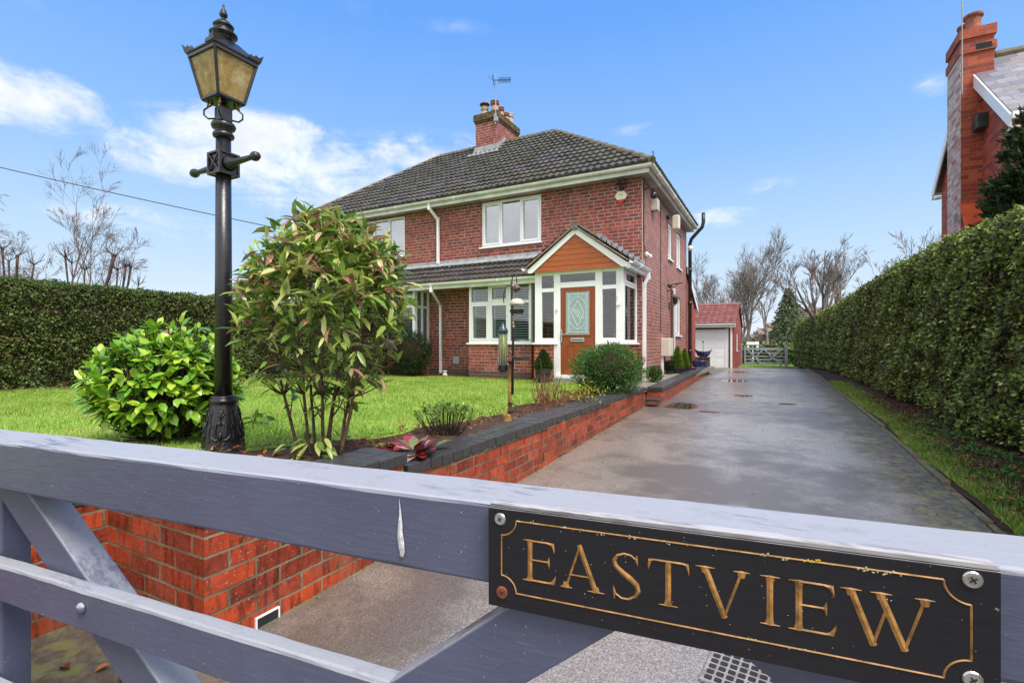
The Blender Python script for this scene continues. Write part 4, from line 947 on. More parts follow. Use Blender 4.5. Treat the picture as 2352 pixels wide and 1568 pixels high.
def wq(a, c, z1): b.quad((a[0], a[1], min(zd(a[1]), zd(c[1]))-.06), (c[0], c[1], min(zd(a[1]), zd(c[1]))-.06), (c[0], c[1], z1), (a[0], a[1], z1))
segs = [1.085, 2.22, 3.5, 5, 6.5, 8.45]
for i in range(len(segs)-1):
    y0, y1 = segs[i], segs[i+1]; zt_ = -.690 if i == 0 else -.775
    wq((WX-.012*(y0-1), y0), (WX-.012*(y1-1), y1), zt_)
wq((-2.61, 1.085), (WX, 1.085), -.690); wq((-2.61, -3), (-2.61, 1.085), -.690)
wall_o = b.build('brickwork', M['brick_wall'], rw)
b = MB(); mc = MB()
coping_run(b, -2.20, WX+.006, 1.29, 2.24, -.688, -.626); mortar_bed(mc, -2.2, WX+.006, 1.09, 2.24, -.695, -.627)
coping_run(b, -2.83, WX+.006, 1.078, 1.285, -.688, -.627, along='x')
coping_run(b, -2.83, -2.604, -3, 1.073, -.688, -.626); mortar_bed(mc, -2.83, -2.61, -3, 1.27, -.695, -.627)
for (y0, y1) in ((2.25, 4.3), (4.3, 6.4), (6.4, 8.45)):
    xo = -.012*((y0+y1)/2-1)
    coping_run(b, -2.21+xo, WX+.02+xo, y0, y1-.002, -.775, -.708-.008*(y0-2)/2); mortar_bed(mc, -2.21+xo, WX+.02+xo, y0, y1, -.79, -.712-.008*(y0-2)/2)
b.build('coping', M['coping'], rw, bevel=.006)
mc.build('mortar_bed', plain('coping_mortar', (.20, .17, .12), .9, .2, .3, 20, .4), rw)
b = MB(); y0, y1, z0 = 1.29, 1.40, zd(1.3)-.01
b.box(WX-.05, WX+.006, y0, y0+.006, z0, z0+.055); b.box(WX-.05, WX+.006, y1-.006, y1, z0, z0+.055); b.box(WX-.05, WX+.006, y0+.006, y1-.006, z0+.05, z0+.055)
dr_ = b.build('drain_outlet', M['upvc'], rw)
b = MB(); b.box(WX+.0008, WX+.003, y0+.006, y1-.006, z0, z0+.05); b.build('outlet_hole', M['darkroom'], dr_)
b = MB()
for y in (3.05, 4.2, 5.3): b.box(WX-.02*(y-1)*.6, WX-.012*(y-1)+.002, y, y+.012, -1.08, -1.01)
b.build('weep_hole', M['darkroom'], rw)
b = MB(); b.box(WX-.1, WX+.14, 8.47, 8.8, -.97, -.93); 
# patio wall further along, a course higher
pw = thing('patio_wall', (-2.1, 14, -1.1), 'low brick patio wall with dark coping running along the side of the house', 'wall')
b.build('projecting_slab', M['coping'], pw, bevel=.006)
b = MB(); ysw = [8.9, 10.2, 12, 14, 16, 19.0]
def wx2(Y): return -1.80-.035*(Y-8.9)
for i in range(5):
    y0, y1 = ysw[i], ysw[i+1]; b.quad((wx2(y0), y0, -1.15), (wx2(y1), y1, -1.15), (wx2(y1), y1, -.82), (wx2(y0), y0, -.82))
b.quad((-2.6, 8.9, -1.15), (wx2(8.9), 8.9, -1.15), (wx2(8.9), 8.9, -.82), (-2.6, 8.9, -.82)); b.quad((wx2(19), 19, -1.15), (-2.6, 19, -1.15), (-2.6, 19, -.82), (wx2(19), 19, -.82))
b.build('brickwork', M['brick_wall'], pw)
b = MB()
for i in range(90):
    y = 8.88+i*.1125; b.box(wx2(y)-.24, wx2(y)+.025, y+.004, y+.1085, -.82, -.755)
b.build('coping', M['coping'], pw, bevel=.005)
b = MB(); b.box(-2.68, -2.05, 8.9, 11.3, -.90, -.80); b.box(-2.68, -2.0, 11.31, 19.1, -.90, -.795); struct(b.build('patio', M['stone']))
b = MB(); b.box(-2.62, -2.12, 18.72, 18.95, -.8, -.50); b.box(-2.62, -2.12, 18.7, 18.97, -.50, -.46)
tag(b.build('brick_pier', M['brick_dpc']), 'short dark brick pier at the far end of the patio wall', 'pier')
# moss and leaves by the wall corner
# ------------------------------------------------------------------ neighbour's house
NXg = 3.30; 
nb = thing('neighbour_house', (6, 13, -1.1), 'orange-red brick neighbouring house with slate roof and tall chimney above the hedge', 'house')
ny0, ny1, nym = 10.62, 14.58, 12.6
NXb = NXg-.1; nk = .85
def nzt(Y): return 3.59+nk*(min(Y, 2*nym-Y)-10.43)
nze = nzt(ny0)-.12; nzr = nzt(nym)
b = MB(); b.prism([(NXg, ny0, -1.2), (NXg, ny1, -1.2), (NXg, ny1, nze), (NXg, nym, nzr-.12), (NXg, ny0, nze)], (9, 0, 0)); b.build('wall', M['brick_nb'], nb)
b = MB()
for (ya, yb2) in ((10.40, nym), (2*nym-10.40, nym)):
    b.prism([(NXb, ya, nzt(ya)-.05), (NXb, yb2, nzr-.05), (NXb, yb2, nzr+.02), (NXb, ya, nzt(ya)+.02)], (10, 0, 0))
b.build('roof', M['slate'], nb)
b = MB(); ridge(b, (NXb-.02, nym, nzr+.02), (12, nym, nzr+.02), .09); b.build('ridge_tiles', M['ridge'], nb)
b = MB()
for (ya, sgn) in ((10.40, 1), (2*nym-10.40, -1)):
    b.prism([(NXb-.03, ya, nzt(ya)-.22), (NXb-.03, ya, nzt(ya)+.0), (NXb-.03, nym, nzr+.0), (NXb-.03, nym, nzr-.24)], (.028, 0, 0))
    b.box(NXb, NXg+.02, ya, ya+.2*sgn, nzt(ya)-.22, nzt(ya)-.19)
    b.box(NXb-.02, 9, ya-.09*sgn, ya-.005*sgn, nzt(ya)-.10, nzt(ya)-.0)
b.build('bargeboard', M['upvc'], nb)
b = MB(); c0, c1 = 12.02, 12.82; xf = 3.0
b.box(xf, NXg+.12, c0, c1, 2.15, 4.6); b.box(xf, xf+.46, c0, c1, 4.6, 5.35)
st_ = b.build('chimney', M['brick_nb'], nb)
b = MB(); b.box(xf-.012, xf-.002, c0+.003, c1-.003, 2.1, 5.35); b.build('weathered_face', M['brick_pale'], st_)
b = MB(); b.box(xf-.03, xf+.49, c0-.03, c1+.03, 5.35, 5.5); b.box(xf, xf+.46, c0, c1, 5.5, 5.62); b.box(xf-.03, xf+.49, c0-.03, c1+.03, 5.62, 5.8); b.build('corbel', M['brick_nb'], st_)
b = MB()
for yy_ in (12.25, 12.6): b.lathe([(.13, 5.8), (.14, 5.84), (.115, 5.95), (.115, 6.07), (.15, 6.1), (.15, 6.14), (.12, 6.16)], (xf+.23, yy_, 0), 14)
b.build('chimney_pot', M['clay'], st_)
b = MB(); b.box(xf+.2, xf+.42, c0-.032, c0-.028, 5.38, 5.48); b.build('air_brick', M['darkroom'], st_)
b = MB(); b.box(xf-.0, NXg+.3, c0-.28, c1+.1, -1, 2.15); b.build('chimney_base', M['brick_nb'], st_)
b = MB()
for i in range(2): b.prism([(xf-.02, c0-.31+i*.15, 2.14+i*.22), (xf-.02, c0-.14+i*.15, 2.38+i*.22), (xf-.02, c0-.12+i*.15, 2.35+i*.22), (xf-.02, c0-.29+i*.15, 2.11+i*.22)], (.42, 0, 0))
b.build('shoulder_tiles', M['terracotta_orange'], st_)
b = MB(); b.tube([(xf+.0, c0-.06, 4.6), (xf+.0, c0-.06, 6.9)], .010, 6); b.build('aerial_pole', M['galv'], st_)
b = MB(); b.box(NXg-.16, NXg, 11.72, 11.98, 3.86, 4.12); b.build('security_light', M['green_box'], nb, bevel=.01)
b = MB(); b.box(xf-.016, xf-.013, 12.2, 12.36, 2.3, 2.42); b.build('vent', M['green_box'], nb)
# roof peeping over the left hedge
fh = thing('distant_bungalow', (-24, 18, -1), 'distant bungalow roof with white eaves just above the left hedge', 'house')
p0 = P(466, 690, f=26); p1 = P(560, 690, f=26); dz_ = P(490, 663, f=26).z
b = MB(); b.hexa([p0+Vector((.2, .3, -2)), p1+Vector((4, .3, -2)), p1+Vector((4, 6, -2)), p0+Vector((.2, 6, -2)), p0+Vector((.2, .3, 0)), p1+Vector((4, .3, 0)), p1+Vector((4, 6, 0)), p0+Vector((.2, 6, 0))]); b.build('wall', M['upvc_dirty'], fh)
b = MB(); b.bar(p0+Vector((-.3, 0, 0)), p1+Vector((4, 0, 0)), .12, .14); b.build('fascia', M['upvc'], fh)
b = MB(); a = p0+Vector((-.3, 0, .08)); c = p1+Vector((4, 0, .08)); b.quad(a, c, c+Vector((0, 3, 1.9)), a+Vector((2.2, 3, 1.9))); b.tri(a, a+Vector((2.2, 3, 1.9)), a+Vector((0, 6, 0))); b.build('roof', M['tiles'], fh)

# ------------------------------------------------------------------ gate and house sign
GA = R(5.75); GD = .67
gdir = Vector((math.cos(GA), math.sin(GA), 0)); gn = Vector((-math.sin(GA), math.cos(GA), 0))
def G(s, off, z): return gdir*s+gn*(GD+off)+Vector((0, 0, z+.01*s))
def gbox(mb, s0, s1, o0, o1, z0, z1): return mb.hexa([G(s0, o0, z0), G(s1, o0, z0), G(s1, o1, z0), G(s0, o1, z0), G(s0, o0, z1), G(s1, o0, z1), G(s1, o1, z1), G(s0, o1, z1)])
def gpoly(mb, pts, o0, o1): return mb.prism([G(s, o0, z) for s, z in pts], gn*(o1-o0))
gate = thing('driveway_gate', tuple(G(-.6, .03, -.93)), 'slate blue painted timber five-bar driveway gate in the foreground', 'gate')
def grail(z0, z1, o1, s0=-2.45, s1=1.25, o0=0.0, name='rail', seg=60):
    b = MB(); i0 = 0; r = .007
    prof = [(o0+r, z0), (o1-r, z0), (o1, z0+r), (o1, z1-r), (o1-r, z1), (o0+r, z1), (o0+r*.3, z1-r*.3), (o0, z1-r), (o0, z0+r)]
    k = len(prof)
    for i in range(seg+1):
        s = s0+(s1-s0)*i/seg
        for j, (o, z) in enumerate(prof):
            w_ = .0012*wave(s*9+j*2.1, z*30+j)
            p = G(s, o+w_, z+w_); b.v.append(tuple(p))
    for i in range(seg):
        for j in range(k): a = i*k+j; c = i*k+(j+1) % k; b.f.append((a, a+k, c+k, c))
    b.f.append(tuple(range(k))); b.f.append(tuple(range(seg*k, seg*k+k))[::-1])
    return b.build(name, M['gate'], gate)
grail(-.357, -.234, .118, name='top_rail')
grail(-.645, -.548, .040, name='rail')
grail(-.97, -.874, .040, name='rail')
b = MB()
sl1 = (-.569+.394)/(-1.555+1.808)
def bl(z): return -1.808+(z+.394)/sl1
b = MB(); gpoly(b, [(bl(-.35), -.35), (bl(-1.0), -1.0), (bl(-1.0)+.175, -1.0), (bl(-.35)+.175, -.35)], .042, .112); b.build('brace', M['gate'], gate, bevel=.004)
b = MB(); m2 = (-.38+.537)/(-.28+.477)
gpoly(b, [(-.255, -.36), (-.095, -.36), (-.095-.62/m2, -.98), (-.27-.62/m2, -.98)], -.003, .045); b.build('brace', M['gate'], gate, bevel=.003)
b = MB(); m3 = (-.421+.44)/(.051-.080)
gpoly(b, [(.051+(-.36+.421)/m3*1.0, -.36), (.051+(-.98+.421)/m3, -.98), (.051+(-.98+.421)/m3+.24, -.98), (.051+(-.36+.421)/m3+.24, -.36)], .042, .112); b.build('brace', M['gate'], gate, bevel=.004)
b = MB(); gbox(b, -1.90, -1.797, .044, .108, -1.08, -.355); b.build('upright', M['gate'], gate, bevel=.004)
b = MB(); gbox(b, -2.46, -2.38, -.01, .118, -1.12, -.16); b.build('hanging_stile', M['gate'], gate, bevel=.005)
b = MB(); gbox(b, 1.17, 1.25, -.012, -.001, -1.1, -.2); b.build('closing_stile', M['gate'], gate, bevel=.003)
for (s, z) in ((-1.337, -.588), (-1.345, -.92)):
    b = MB(); c = G(s, -.002, z); pr_ = [(.0135, 0), (.0135, .002), (.011, .006), (.006, .009), (.001, .010)]
    i0 = len(b.v); n = 14
    for (r, h) in pr_:
        for q in range(n): a = 2*PI*q/n; p = c+gdir*(r*math.cos(a))+Vector((0, 0, r*math.sin(a)))-gn*h; b.v.append(tuple(p))
    for j in range(len(pr_)-1):
        for q in range(n): a = j*n+q; d_ = j*n+(q+1) % n; b.f.append((a, d_, d_+n, a+n))
    b.f.append(tuple(range((len(pr_)-1)*n, len(pr_)*n))); b.build('bolt_head', M['gate'], gate, smooth=True)
# chipped, peeling paint run on the rail
b = MB()
ch_ = [(-.4735, -.243), (-.4725, -.262), (-.4755, -.285), (-.477, -.305), (-.4745, -.322), (-.471, -.334), (-.4665, -.338), (-.463, -.330), (-.464, -.312), (-.467, -.298), (-.4675, -.283), (-.470, -.262)]
i0 = 0
for (s, z) in ch_: b.v.append(tuple(G(s, -.0012, z)))
c = len(b.v); b.v.append(tuple(G(-.4705, -.0042, -.305)))
for k in range(len(ch_)): b.f.append((k, (k+1) % len(ch_), c))
b.build('paint_chip', M['chip'], gate)
b = MB()
for q in range(16): 
    a = 2*PI*q/16; b.v.append(tuple(G(-.4672+.0042*math.cos(a), -.003, -.3335+.0042*math.sin(a))))
b.v.append(tuple(G(-.4672, -.006, -.3335)))
for q in range(16): b.f.append((q, (q+1) % 16, 16))
b.build('old_screw', M['pale_pot'], gate, smooth=True)
# the sign board
SO = -.022
b = MB(); r = .004
i0 = 0
gpoly(b, [(-.305, -.373), (.265, -.373), (.265, -.232), (-.305, -.232)], SO, SO+.020)
b2 = MB()
sign = MB()
def brd(s0, s1, z0, z1):
    f = [(s0, z0), (s1, z0), (s1, z1), (s0, z1)]
    sign.prism([G(s, SO, z) for s, z in f], gn*.020)
brd(-.305, .265, -.373, -.232)
sign.hexa([G(-.305, SO, -.232), G(.265, SO, -.232), G(.265, SO+.020, -.2318), G(-.305, SO+.020, -.2318), G(-.303, SO+.005, -.2265), G(.263, SO+.005, -.2265), G(.262, SO+.020, -.2265), G(-.302, SO+.020, -.2265)])
sign_o = sign.build('house_sign', M['board'], gate, bevel=.0015)
def lip(x): return x
def stroke(mb, pts, ws, d=.0016, front=SO):
    """raised wedge-shaped stroke: (s,z) centre points with half widths"""
    k = len(pts); i0 = len(mb.v)
    for i, (s, z) in enumerate(pts):
        a = pts[max(i-1, 0)]; c = pts[min(i+1, k-1)]; dx_, dz__ = c[0]-a[0], c[1]-a[1]; L = math.hypot(dx_, dz__) or 1
        nx_, nz_ = -dz__/L, dx_/L; w__ = ws[i] if hasattr(ws, '__len__') else ws
        mb.v += [tuple(G(s+nx_*w__, front+.0002, z+nz_*w__)), tuple(G(s, front-d*min(1, w__/.002+.2), z)), tuple(G(s-nx_*w__, front+.0002, z-nz_*w__))]
    for i in range(k-1):
        a = i0+i*3; mb.f += [(a, a+3, a+4, a+1), (a+1, a+4, a+5, a+2)]
    mb.f += [(i0, i0+1, i0+2), (i0+3*k-3, i0+3*k-1, i0+3*k-2)]
ZT, ZBm = -.2705, -.3275; HH = ZT-ZBm
TK, TN = .0038, .0011
def serif(mb, s, z, w=.0085, up=1):
    """bracketed foot serif: a flat thin bar with a swelling towards the stem"""
    stroke(mb, [(s-w, z), (s-w*.4, z), (s, z), (s+w*.4, z), (s+w, z)], [.0004, .0011, .0016, .0011, .0004])
    stroke(mb, [(s, z), (s, z+up*.007)], [.0056, TK*.95])
def stem(mb, s, tk=TK): stroke(mb, [(s, ZBm), (s, ZBm+.012), (s, ZT-.012), (s, ZT)], [tk*1.12, tk, tk, tk*1.12]); serif(mb, s, ZBm+.0008, .0105); serif(mb, s, ZT-.0008, .0105, -1)
def letter_E(mb, l, r):
    s = l+.0125; stem(mb, s)
    stroke(mb, [(s, ZT-.0012), (r-.010, ZT-.0012), (r-.002, ZT-.003)], [.0015, .0015, .0028]); stroke(mb, [(r-.0035, ZT-.001), (r-.0012, ZT-.008), (r-.0005, ZT-.0135)], [.0030, .0016, .0003])
    zm = ZBm+HH*.52; stroke(mb, [(s, zm), (r-.014, zm), (r-.008, zm)], [.0012, .0013, .0018]); stroke(mb, [(r-.0075, zm+.0075), (r-.0088, zm), (r-.0075, zm-.0085)], [.0003, .0024, .0003])
    stroke(mb, [(s, ZBm+.0012), (r-.008, ZBm+.0012), (r-.001, ZBm+.0025)], [.0015, .0016, .003]); stroke(mb, [(r-.003, ZBm+.001), (r, ZBm+.007), (r+.002, ZBm+.013)], [.0032, .0018, .0003])
def diag(mb, p, q, w): stroke(mb, [p, q], w)
let = []
b = MB(); letter_E(b, -.253, -.205); let.append(b)
b = MB(); ap = (-.1690, -.2675)
diag(b, (-.1885, ZBm+.001), ap, .0017); diag(b, (ap[0]-.0015, ap[1]), (-.1475, ZBm), TK*1.02); serif(b, -.1885, ZBm+.0008, .0085); serif(b, -.1475, ZBm+.0008, .0115); stroke(b, [(-.184, ZBm+.0185), (-.155, ZBm+.0185)], .0013); let.append(b)
b = MB()
sp_ = [(-.0935, -.2835), (-.0955, -.276), (-.102, -.2712), (-.1105, -.2700), (-.1195, -.2735), (-.1235, -.2805), (-.1215, -.2875), (-.1130, -.2945), (-.1030, -.3010), (-.0945, -.3080), (-.0925, -.3155), (-.0965, -.3230), (-.1050, -.3280), (-.1140, -.3280), (-.1215, -.3235), (-.1240, -.3150)]
stroke(b, sp_, [.0004, .0012, .0014, .0015, .0020, .0030, .0036, .0040, .0042, .0038, .0030, .0022, .0016, .0013, .0013, .0004])
stroke(b, [(-.0948, -.270), (-.0950, -.277), (-.0935, -.2845)], [.0006, .0022, .0003]); stroke(b, [(-.1235, -.3300), (-.1232, -.322), (-.1248, -.3135)], [.0006, .0020, .0003]); let.append(b)
b = MB(); s = -.0560; stroke(b, [(s, ZBm), (s, ZBm+.012), (s, ZT-.002)], [TK*1.12, TK, TK]); serif(b, s, ZBm+.0008, .0115)
stroke(b, [(-.0800, ZT-.003), (-.073, ZT-.0014), (-.039, ZT-.0014), (-.0325, ZT-.003)], [.0022, .0015, .0015, .0022])
for (e_, sg) in ((-.0805, 1), (-.0315, -1)): stroke(b, [(e_+.003*sg, ZT-.001), (e_+.001*sg, ZT-.008), (e_, ZT-.0145)], [.0026, .0016, .0003])
let.append(b)
b = MB(); diag(b, (-.0130, ZT-.001), (.0090, ZBm-.0015), TK*1.02); diag(b, (.0275, ZT-.001), (.0082, ZBm-.0012), .0017); serif(b, -.0130, ZT-.0008, .0110, -1); serif(b, .0275, ZT-.0008, .0090, -1); let.append(b)
b = MB(); stem(b, .0575); let.append(b)
b = MB(); letter_E(b, .0745, .1215); let.append(b)
b = MB()
diag(b, (.1370, ZT-.001), (.1580, ZBm-.0015), TK*1.0); diag(b, (.1705, -.2840), (.1572, ZBm-.0012), .0017); diag(b, (.1635, ZT-.001), (.1860, ZBm-.0015), TK*1.0); diag(b, (.2030, ZT-.001), (.1852, ZBm-.0012), .0017)
serif(b, .1370, ZT-.0008, .0100, -1); serif(b, .1645, ZT-.0008, .0100, -1); serif(b, .2030, ZT-.0008, .0090, -1); let.append(b)
for b in let: b.build('letter', M['gold'], sign_o)
b = MB(); bl0, br0, bt0, bb0 = -.284, .241, -.247, -.349
def line_(pts, w=.0012): stroke(b, pts, w)
cr = .0225
line_([(bl0+cr, bt0), (-.1, bt0), (.05, bt0), (br0-cr, bt0)]); line_([(bl0+cr, bb0), (-.1, bb0), (.05, bb0), (br0-cr, bb0)]); line_([(bl0, bb0+cr), (bl0, bt0-cr)]); line_([(br0, bb0+cr), (br0, bt0-cr)])
for (cx_, cz_, a0) in ((bl0, bt0, -90), (br0, bt0, 180), (br0, bb0, 90), (bl0, bb0, 0)):
    line_([(cx_+cr*math.cos(R(a0+t)), cz_+cr*math.sin(R(a0+t))) for t in range(0, 91, 10)])
b.build('border_line', M['gold'], sign_o)
def screw(s, z, mt):
    b = MB(); n = 18; prof = [(.0088, .0002), (.0088, .0010), (.0076, .0024), (.0055, .0026)]
    for (r, h) in prof:
        for q in range(n): a = 2*PI*q/n; b.v.append(tuple(G(s+r*math.cos(a), SO-h, z+r*math.sin(a))))
    for j in range(3):
        for q in range(n): a = j*n+q; d_ = j*n+(q+1) % n; b.f.append((a, d_, d_+n, a+n))
    b.f.append(tuple(range(3*n, 4*n))); o = b.build('screw', M[mt], sign_o)
    b = MB()
    for a in (.6, .6+PI/2):
        for k in (0,): 
            c_, s_ = math.cos(a), math.sin(a); L, w_ = .0036, .0009
            q = [(c_*L-s_*w_, s_*L+c_*w_), (-c_*L-s_*w_, -s_*L+c_*w_), (-c_*L+s_*w_, -s_*L-c_*w_), (c_*L+s_*w_, s_*L-c_*w_)]
            b.quad(*[G(s+x, SO-.0029-(.0002 if a > 1 else 0), z+y) for x, y in q])
    b.build('cross_slot', M['darkroom'], o)
screw(-.286, -.247, 'steel'); screw(.242, -.243, 'steel'); screw(.242, -.345, 'steel'); screw(-.283, -.351, 'rust')
# lichen growing along the engraved border
def speck(mb, s, z, r):
    n = 7; i0 = len(mb.v)
    for q in range(n): a = 2*PI*q/n; rr = r*rnd.uniform(.6, 1.2); mb.v.append(tuple(G(s+rr*math.cos(a), SO-.0006, z+rr*math.sin(a)*.7)))
    mb.v.append(tuple(G(s, SO-.0006-r*.5, z)))
    for q in range(n): mb.f.append((i0+q, i0+(q+1) % n, i0+n))
b = MB(); by_ = MB()
for (s, n_) in ((-.258, 2), (-.235, 2), (-.19, 4), (-.165, 3), (-.14, 3), (-.10, 4), (-.06, 4), (-.03, 2), (.0, 2), (.052, 5), (.075, 14), (.148, 14), (.165, 9), (.176, 6)):
    for _ in range(n_): speck(b, s+rnd.gauss(0, .0035), -.2475+rnd.gauss(0, .0012), rnd.uniform(.0007, .0017))
for _ in range(22): speck(by_, .0985+rnd.gauss(0, .006), -.247+rnd.gauss(0, .0014), rnd.uniform(.0008, .0019))
for _ in range(10): speck(b, rnd.choice((.04, .055, .085))+rnd.gauss(0, .005), -.349+rnd.gauss(0, .001), rnd.uniform(.0006, .0014))
for _ in range(75): speck(b, rnd.uniform(-.29, .25), rnd.uniform(-.365, -.235), rnd.uniform(.0003, .0008))
b.build('lichen', M['lichen'], sign_o); by_.build('yellow_lichen', M['lichen_y'], sign_o)

# ------------------------------------------------------------------ lamp post
LX, LYY = -3.06, 1.88; LB = -.70
lamp = thing('lamp_post', (LX, LYY, LB), 'black Victorian-style lamp post with amber glass lantern and ladder bar beside the lawn', 'street lamp')
b = MB()
b.lathe([(.125, LB), (.125, -.66), (.117, -.645), (.113, -.60), (.104, -.53), (.092, -.45), (.080, -.39), (.074, -.372), (.076, -.365)], (LX, LYY, 0), 28)
base = b.build('base', M['iron'], lamp, smooth=True)
b = MB(); b.lathe([(.06, -.375), (.078, -.37), (.082, -.355), (.080, -.343), (.070, -.338), (.073, -.332), (.066, -.322), (.05, -.318)], (LX, LYY, 0), 28); b.build('collar', M['iron'], base, smooth=True)
def bell(z): return float(np.interp(z, [-.645, -.60, -.53, -.45, -.39, -.372], [.117, .113, .104, .092, .080, .074]))
b = MB()
def orn(pts, r=.006, a0=0):
    q = []
    for (a, z) in pts: a = R(a+a0); rr = bell(z)+.002; q.append((LX+rr*math.cos(a), LYY+rr*math.sin(a), z))
    b.tube(q, [r*(.35+.65*math.sin(PI*min(.93, max(.07, i/(len(q)-1))))) for i in range(len(q))], 6)
for a0 in (-40, 50, 140, 230):
    for sg in (-1, 1):
        orn([(0, -.50), (7*sg, -.475), (14*sg, -.49), (17*sg, -.53), (12*sg, -.565), (3*sg, -.575)], .008, a0)
        orn([(4*sg, -.575), (14*sg, -.585), (24*sg, -.572), (28*sg, -.55)], .009, a0)
        orn([(0, -.455), (6*sg, -.44), (13*sg, -.425)], .008, a0); orn([(0, -.43), (5*sg, -.415), (8*sg, -.40)], .007, a0)
        orn([(2*sg, -.60), (8*sg, -.612), (15*sg, -.606)], .006, a0); orn([(1*sg, -.625), (8*sg, -.638), (13*sg, -.632)], .005, a0)
        orn([(0, -.49), (9*sg, -.487), (20*sg, -.500), (25*sg, -.51)], .005, a0)
    orn([(0, -.47), (0, -.43), (0, -.395)], .008, a0); orn([(0, -.49), (0, -.455)], .006, a0); orn([(0, -.53), (0, -.56), (0, -.59)], .010, a0)
    a1 = a0+45
    for sg in (-1, 1): orn([(4*sg, -.40), (11*sg, -.42), (8*sg, -.425), (7*sg, -.49), (13*sg, -.50), (9*sg, -.515), (7*sg, -.57), (14*sg, -.585), (12*sg, -.60)], .004, a1)
b.build('ornament', M['iron'], base, smooth=True)
b = MB(); b.tube([(LX, LYY, -.33), (LX, LYY, .4), (LX, LYY, 1.30)], [.0505, .047, .0425], 24); b.build('post', M['iron'], lamp, smooth=True)
b = MB(); b.lathe([(.043, 1.285), (.058, 1.292), (.062, 1.305), (.056, 1.318), (.044, 1.322), (.044, 1.335), (.064, 1.345), (.071, 1.362), (.064, 1.378), (.042, 1.385), (.042, 1.39)], (LX, LYY, 0), 24); b.build('neck_ring', M['iron'], lamp, smooth=True)
b = MB(); q = .066; z0, z1 = 1.05, 1.19
for (x0, x1, y0, y1) in ((-q, q, -q, -q+.008), (-q, q, q-.008, q), (-q, -q+.008, -q+.008, q-.008), (q-.008, q, -q+.008, q-.008)):
    b.box(LX+x0, LX+x1, LYY+y0, LYY+y1, z0, z0+.014); b.box(LX+x0, LX+x1, LYY+y0, LYY+y1, z1-.014, z1)
for sx_ in (-1, 1):
    for s2 in (-1, 1): b.box(LX+sx_*q-(.014 if sx_ > 0 else 0), LX+sx_*q+(0 if sx_ > 0 else .014), LYY+s2*q-(.014 if s2 > 0 else 0), LYY+s2*q+(0 if s2 > 0 else .014), z0+.014, z1-.014)
b.box(LX-q+.01, LX+q-.01, LYY-q+.012, LYY+q-.012, z0+.004, z1-.004)
b.bar((LX-q+.01, LYY-q+.004, z0+.01), (LX+q-.01, LYY-q+.004, z1-.01), .009); b.bar((LX+q-.01, LYY-q+.005, z0+.01), (LX-q+.01, LYY-q+.005, z1-.01), .009)
box_ = b.build('cross_box', M['iron'], lamp, bevel=.002)
for sg in (-1, 1):
    b = MB(); b.lathe([(.046, .06), (.040, .075), (.026, .10), (.021, .14), (.017, .22), (.015, .275), (.020, .285), (.027, .30), (.029, .315), (.022, .335), (.008, .342)] if sg > 0 else [(.008, -.342), (.022, -.335), (.029, -.315), (.027, -.30), (.020, -.285), (.015, -.275), (.017, -.22), (.021, -.14), (.026, -.10), (.040, -.075), (.046, -.06)], (LX, LYY, 1.12), 16, axis='x')
    b.build('ladder_bar', M['iron'], lamp, smooth=True)
b = MB(); b.box(LX-.037, LX+.037, LYY-.037, LYY+.037, 1.388, 1.475); b.build('neck', M['iron'], lamp, bevel=.006)
b = MB()
for a in (45, 135, 225, 315):
    c_, s_ = math.cos(R(a)), math.sin(R(a))
    b.tube([(LX+c_*r_, LYY+s_*r_, z) for r_, z in ((.045, 1.405), (.085, 1.40), (.108, 1.42), (.108, 1.45), (.085, 1.472), (.062, 1.488), (.06, 1.515))], .0055, 6)
b.tube([(LX, LYY, 1.46), (LX, LYY, 1.52)], .016, 8)
b.build('stirrup', M['iron'], lamp, smooth=True)
# lantern
lant = MB(); zb_, zt_ = 1.517, 1.782; qb, qt = .083, .135
def sqr(q, z): return [Vector((LX+sx_*q, LYY+sy_*q, z)) for sx_, sy_ in ((-1, -1), (1, -1), (1, 1), (-1, 1))]
Bq, Tq = sqr(qb, zb_), sqr(qt, zt_)
for k in range(4):
    lant.bar(Bq[k], Tq[k], .016, .016, up=(1, 1, 0)); lant.bar(Bq[k], Bq[(k+1) % 4], .016, .016); lant.bar(Tq[k]-Vector((0, 0, .012)), Tq[(k+1) % 4]-Vector((0, 0, .012)), .014, .024)
lant.hexa([*sqr(qb, zb_-.014), *sqr(qb, zb_-.004)])
lo = lant.build('lantern_frame', M['iron'], lamp, bevel=.0015)
for k in range(4):
    a, c, d_, e_ = Bq[k], Bq[(k+1) % 4], Tq[(k+1) % 4], Tq[k]; ce = (a+c+d_+e_)/4; ce2 = Vector((LX, LYY, ce.z))
    b = MB(); b.quad(*[p+(ce2-ce)*.02+(ce-p)*.04 for p in (a, c, d_, e_)]); b.build('glass_pane', M['lampglass'], lo)
b = MB(); b.lathe([(.018, 1.53), (.022, 1.56), (.012, 1.60), (.012, 1.66), (.03, 1.68), (.034, 1.72), (.01, 1.74)], (LX, LYY, 0), 12); b.build('burner', M['gold'], lo, smooth=True)
b = MB(); hx = [*sqr(.148, zt_), *sqr(.148, zt_+.012)]; b.hexa(hx); b.hexa([*sqr(.140, zt_+.012), *sqr(.06, 1.885)])
rf_ = b.build('lantern_roof', M['iron'], lo, bevel=.002)
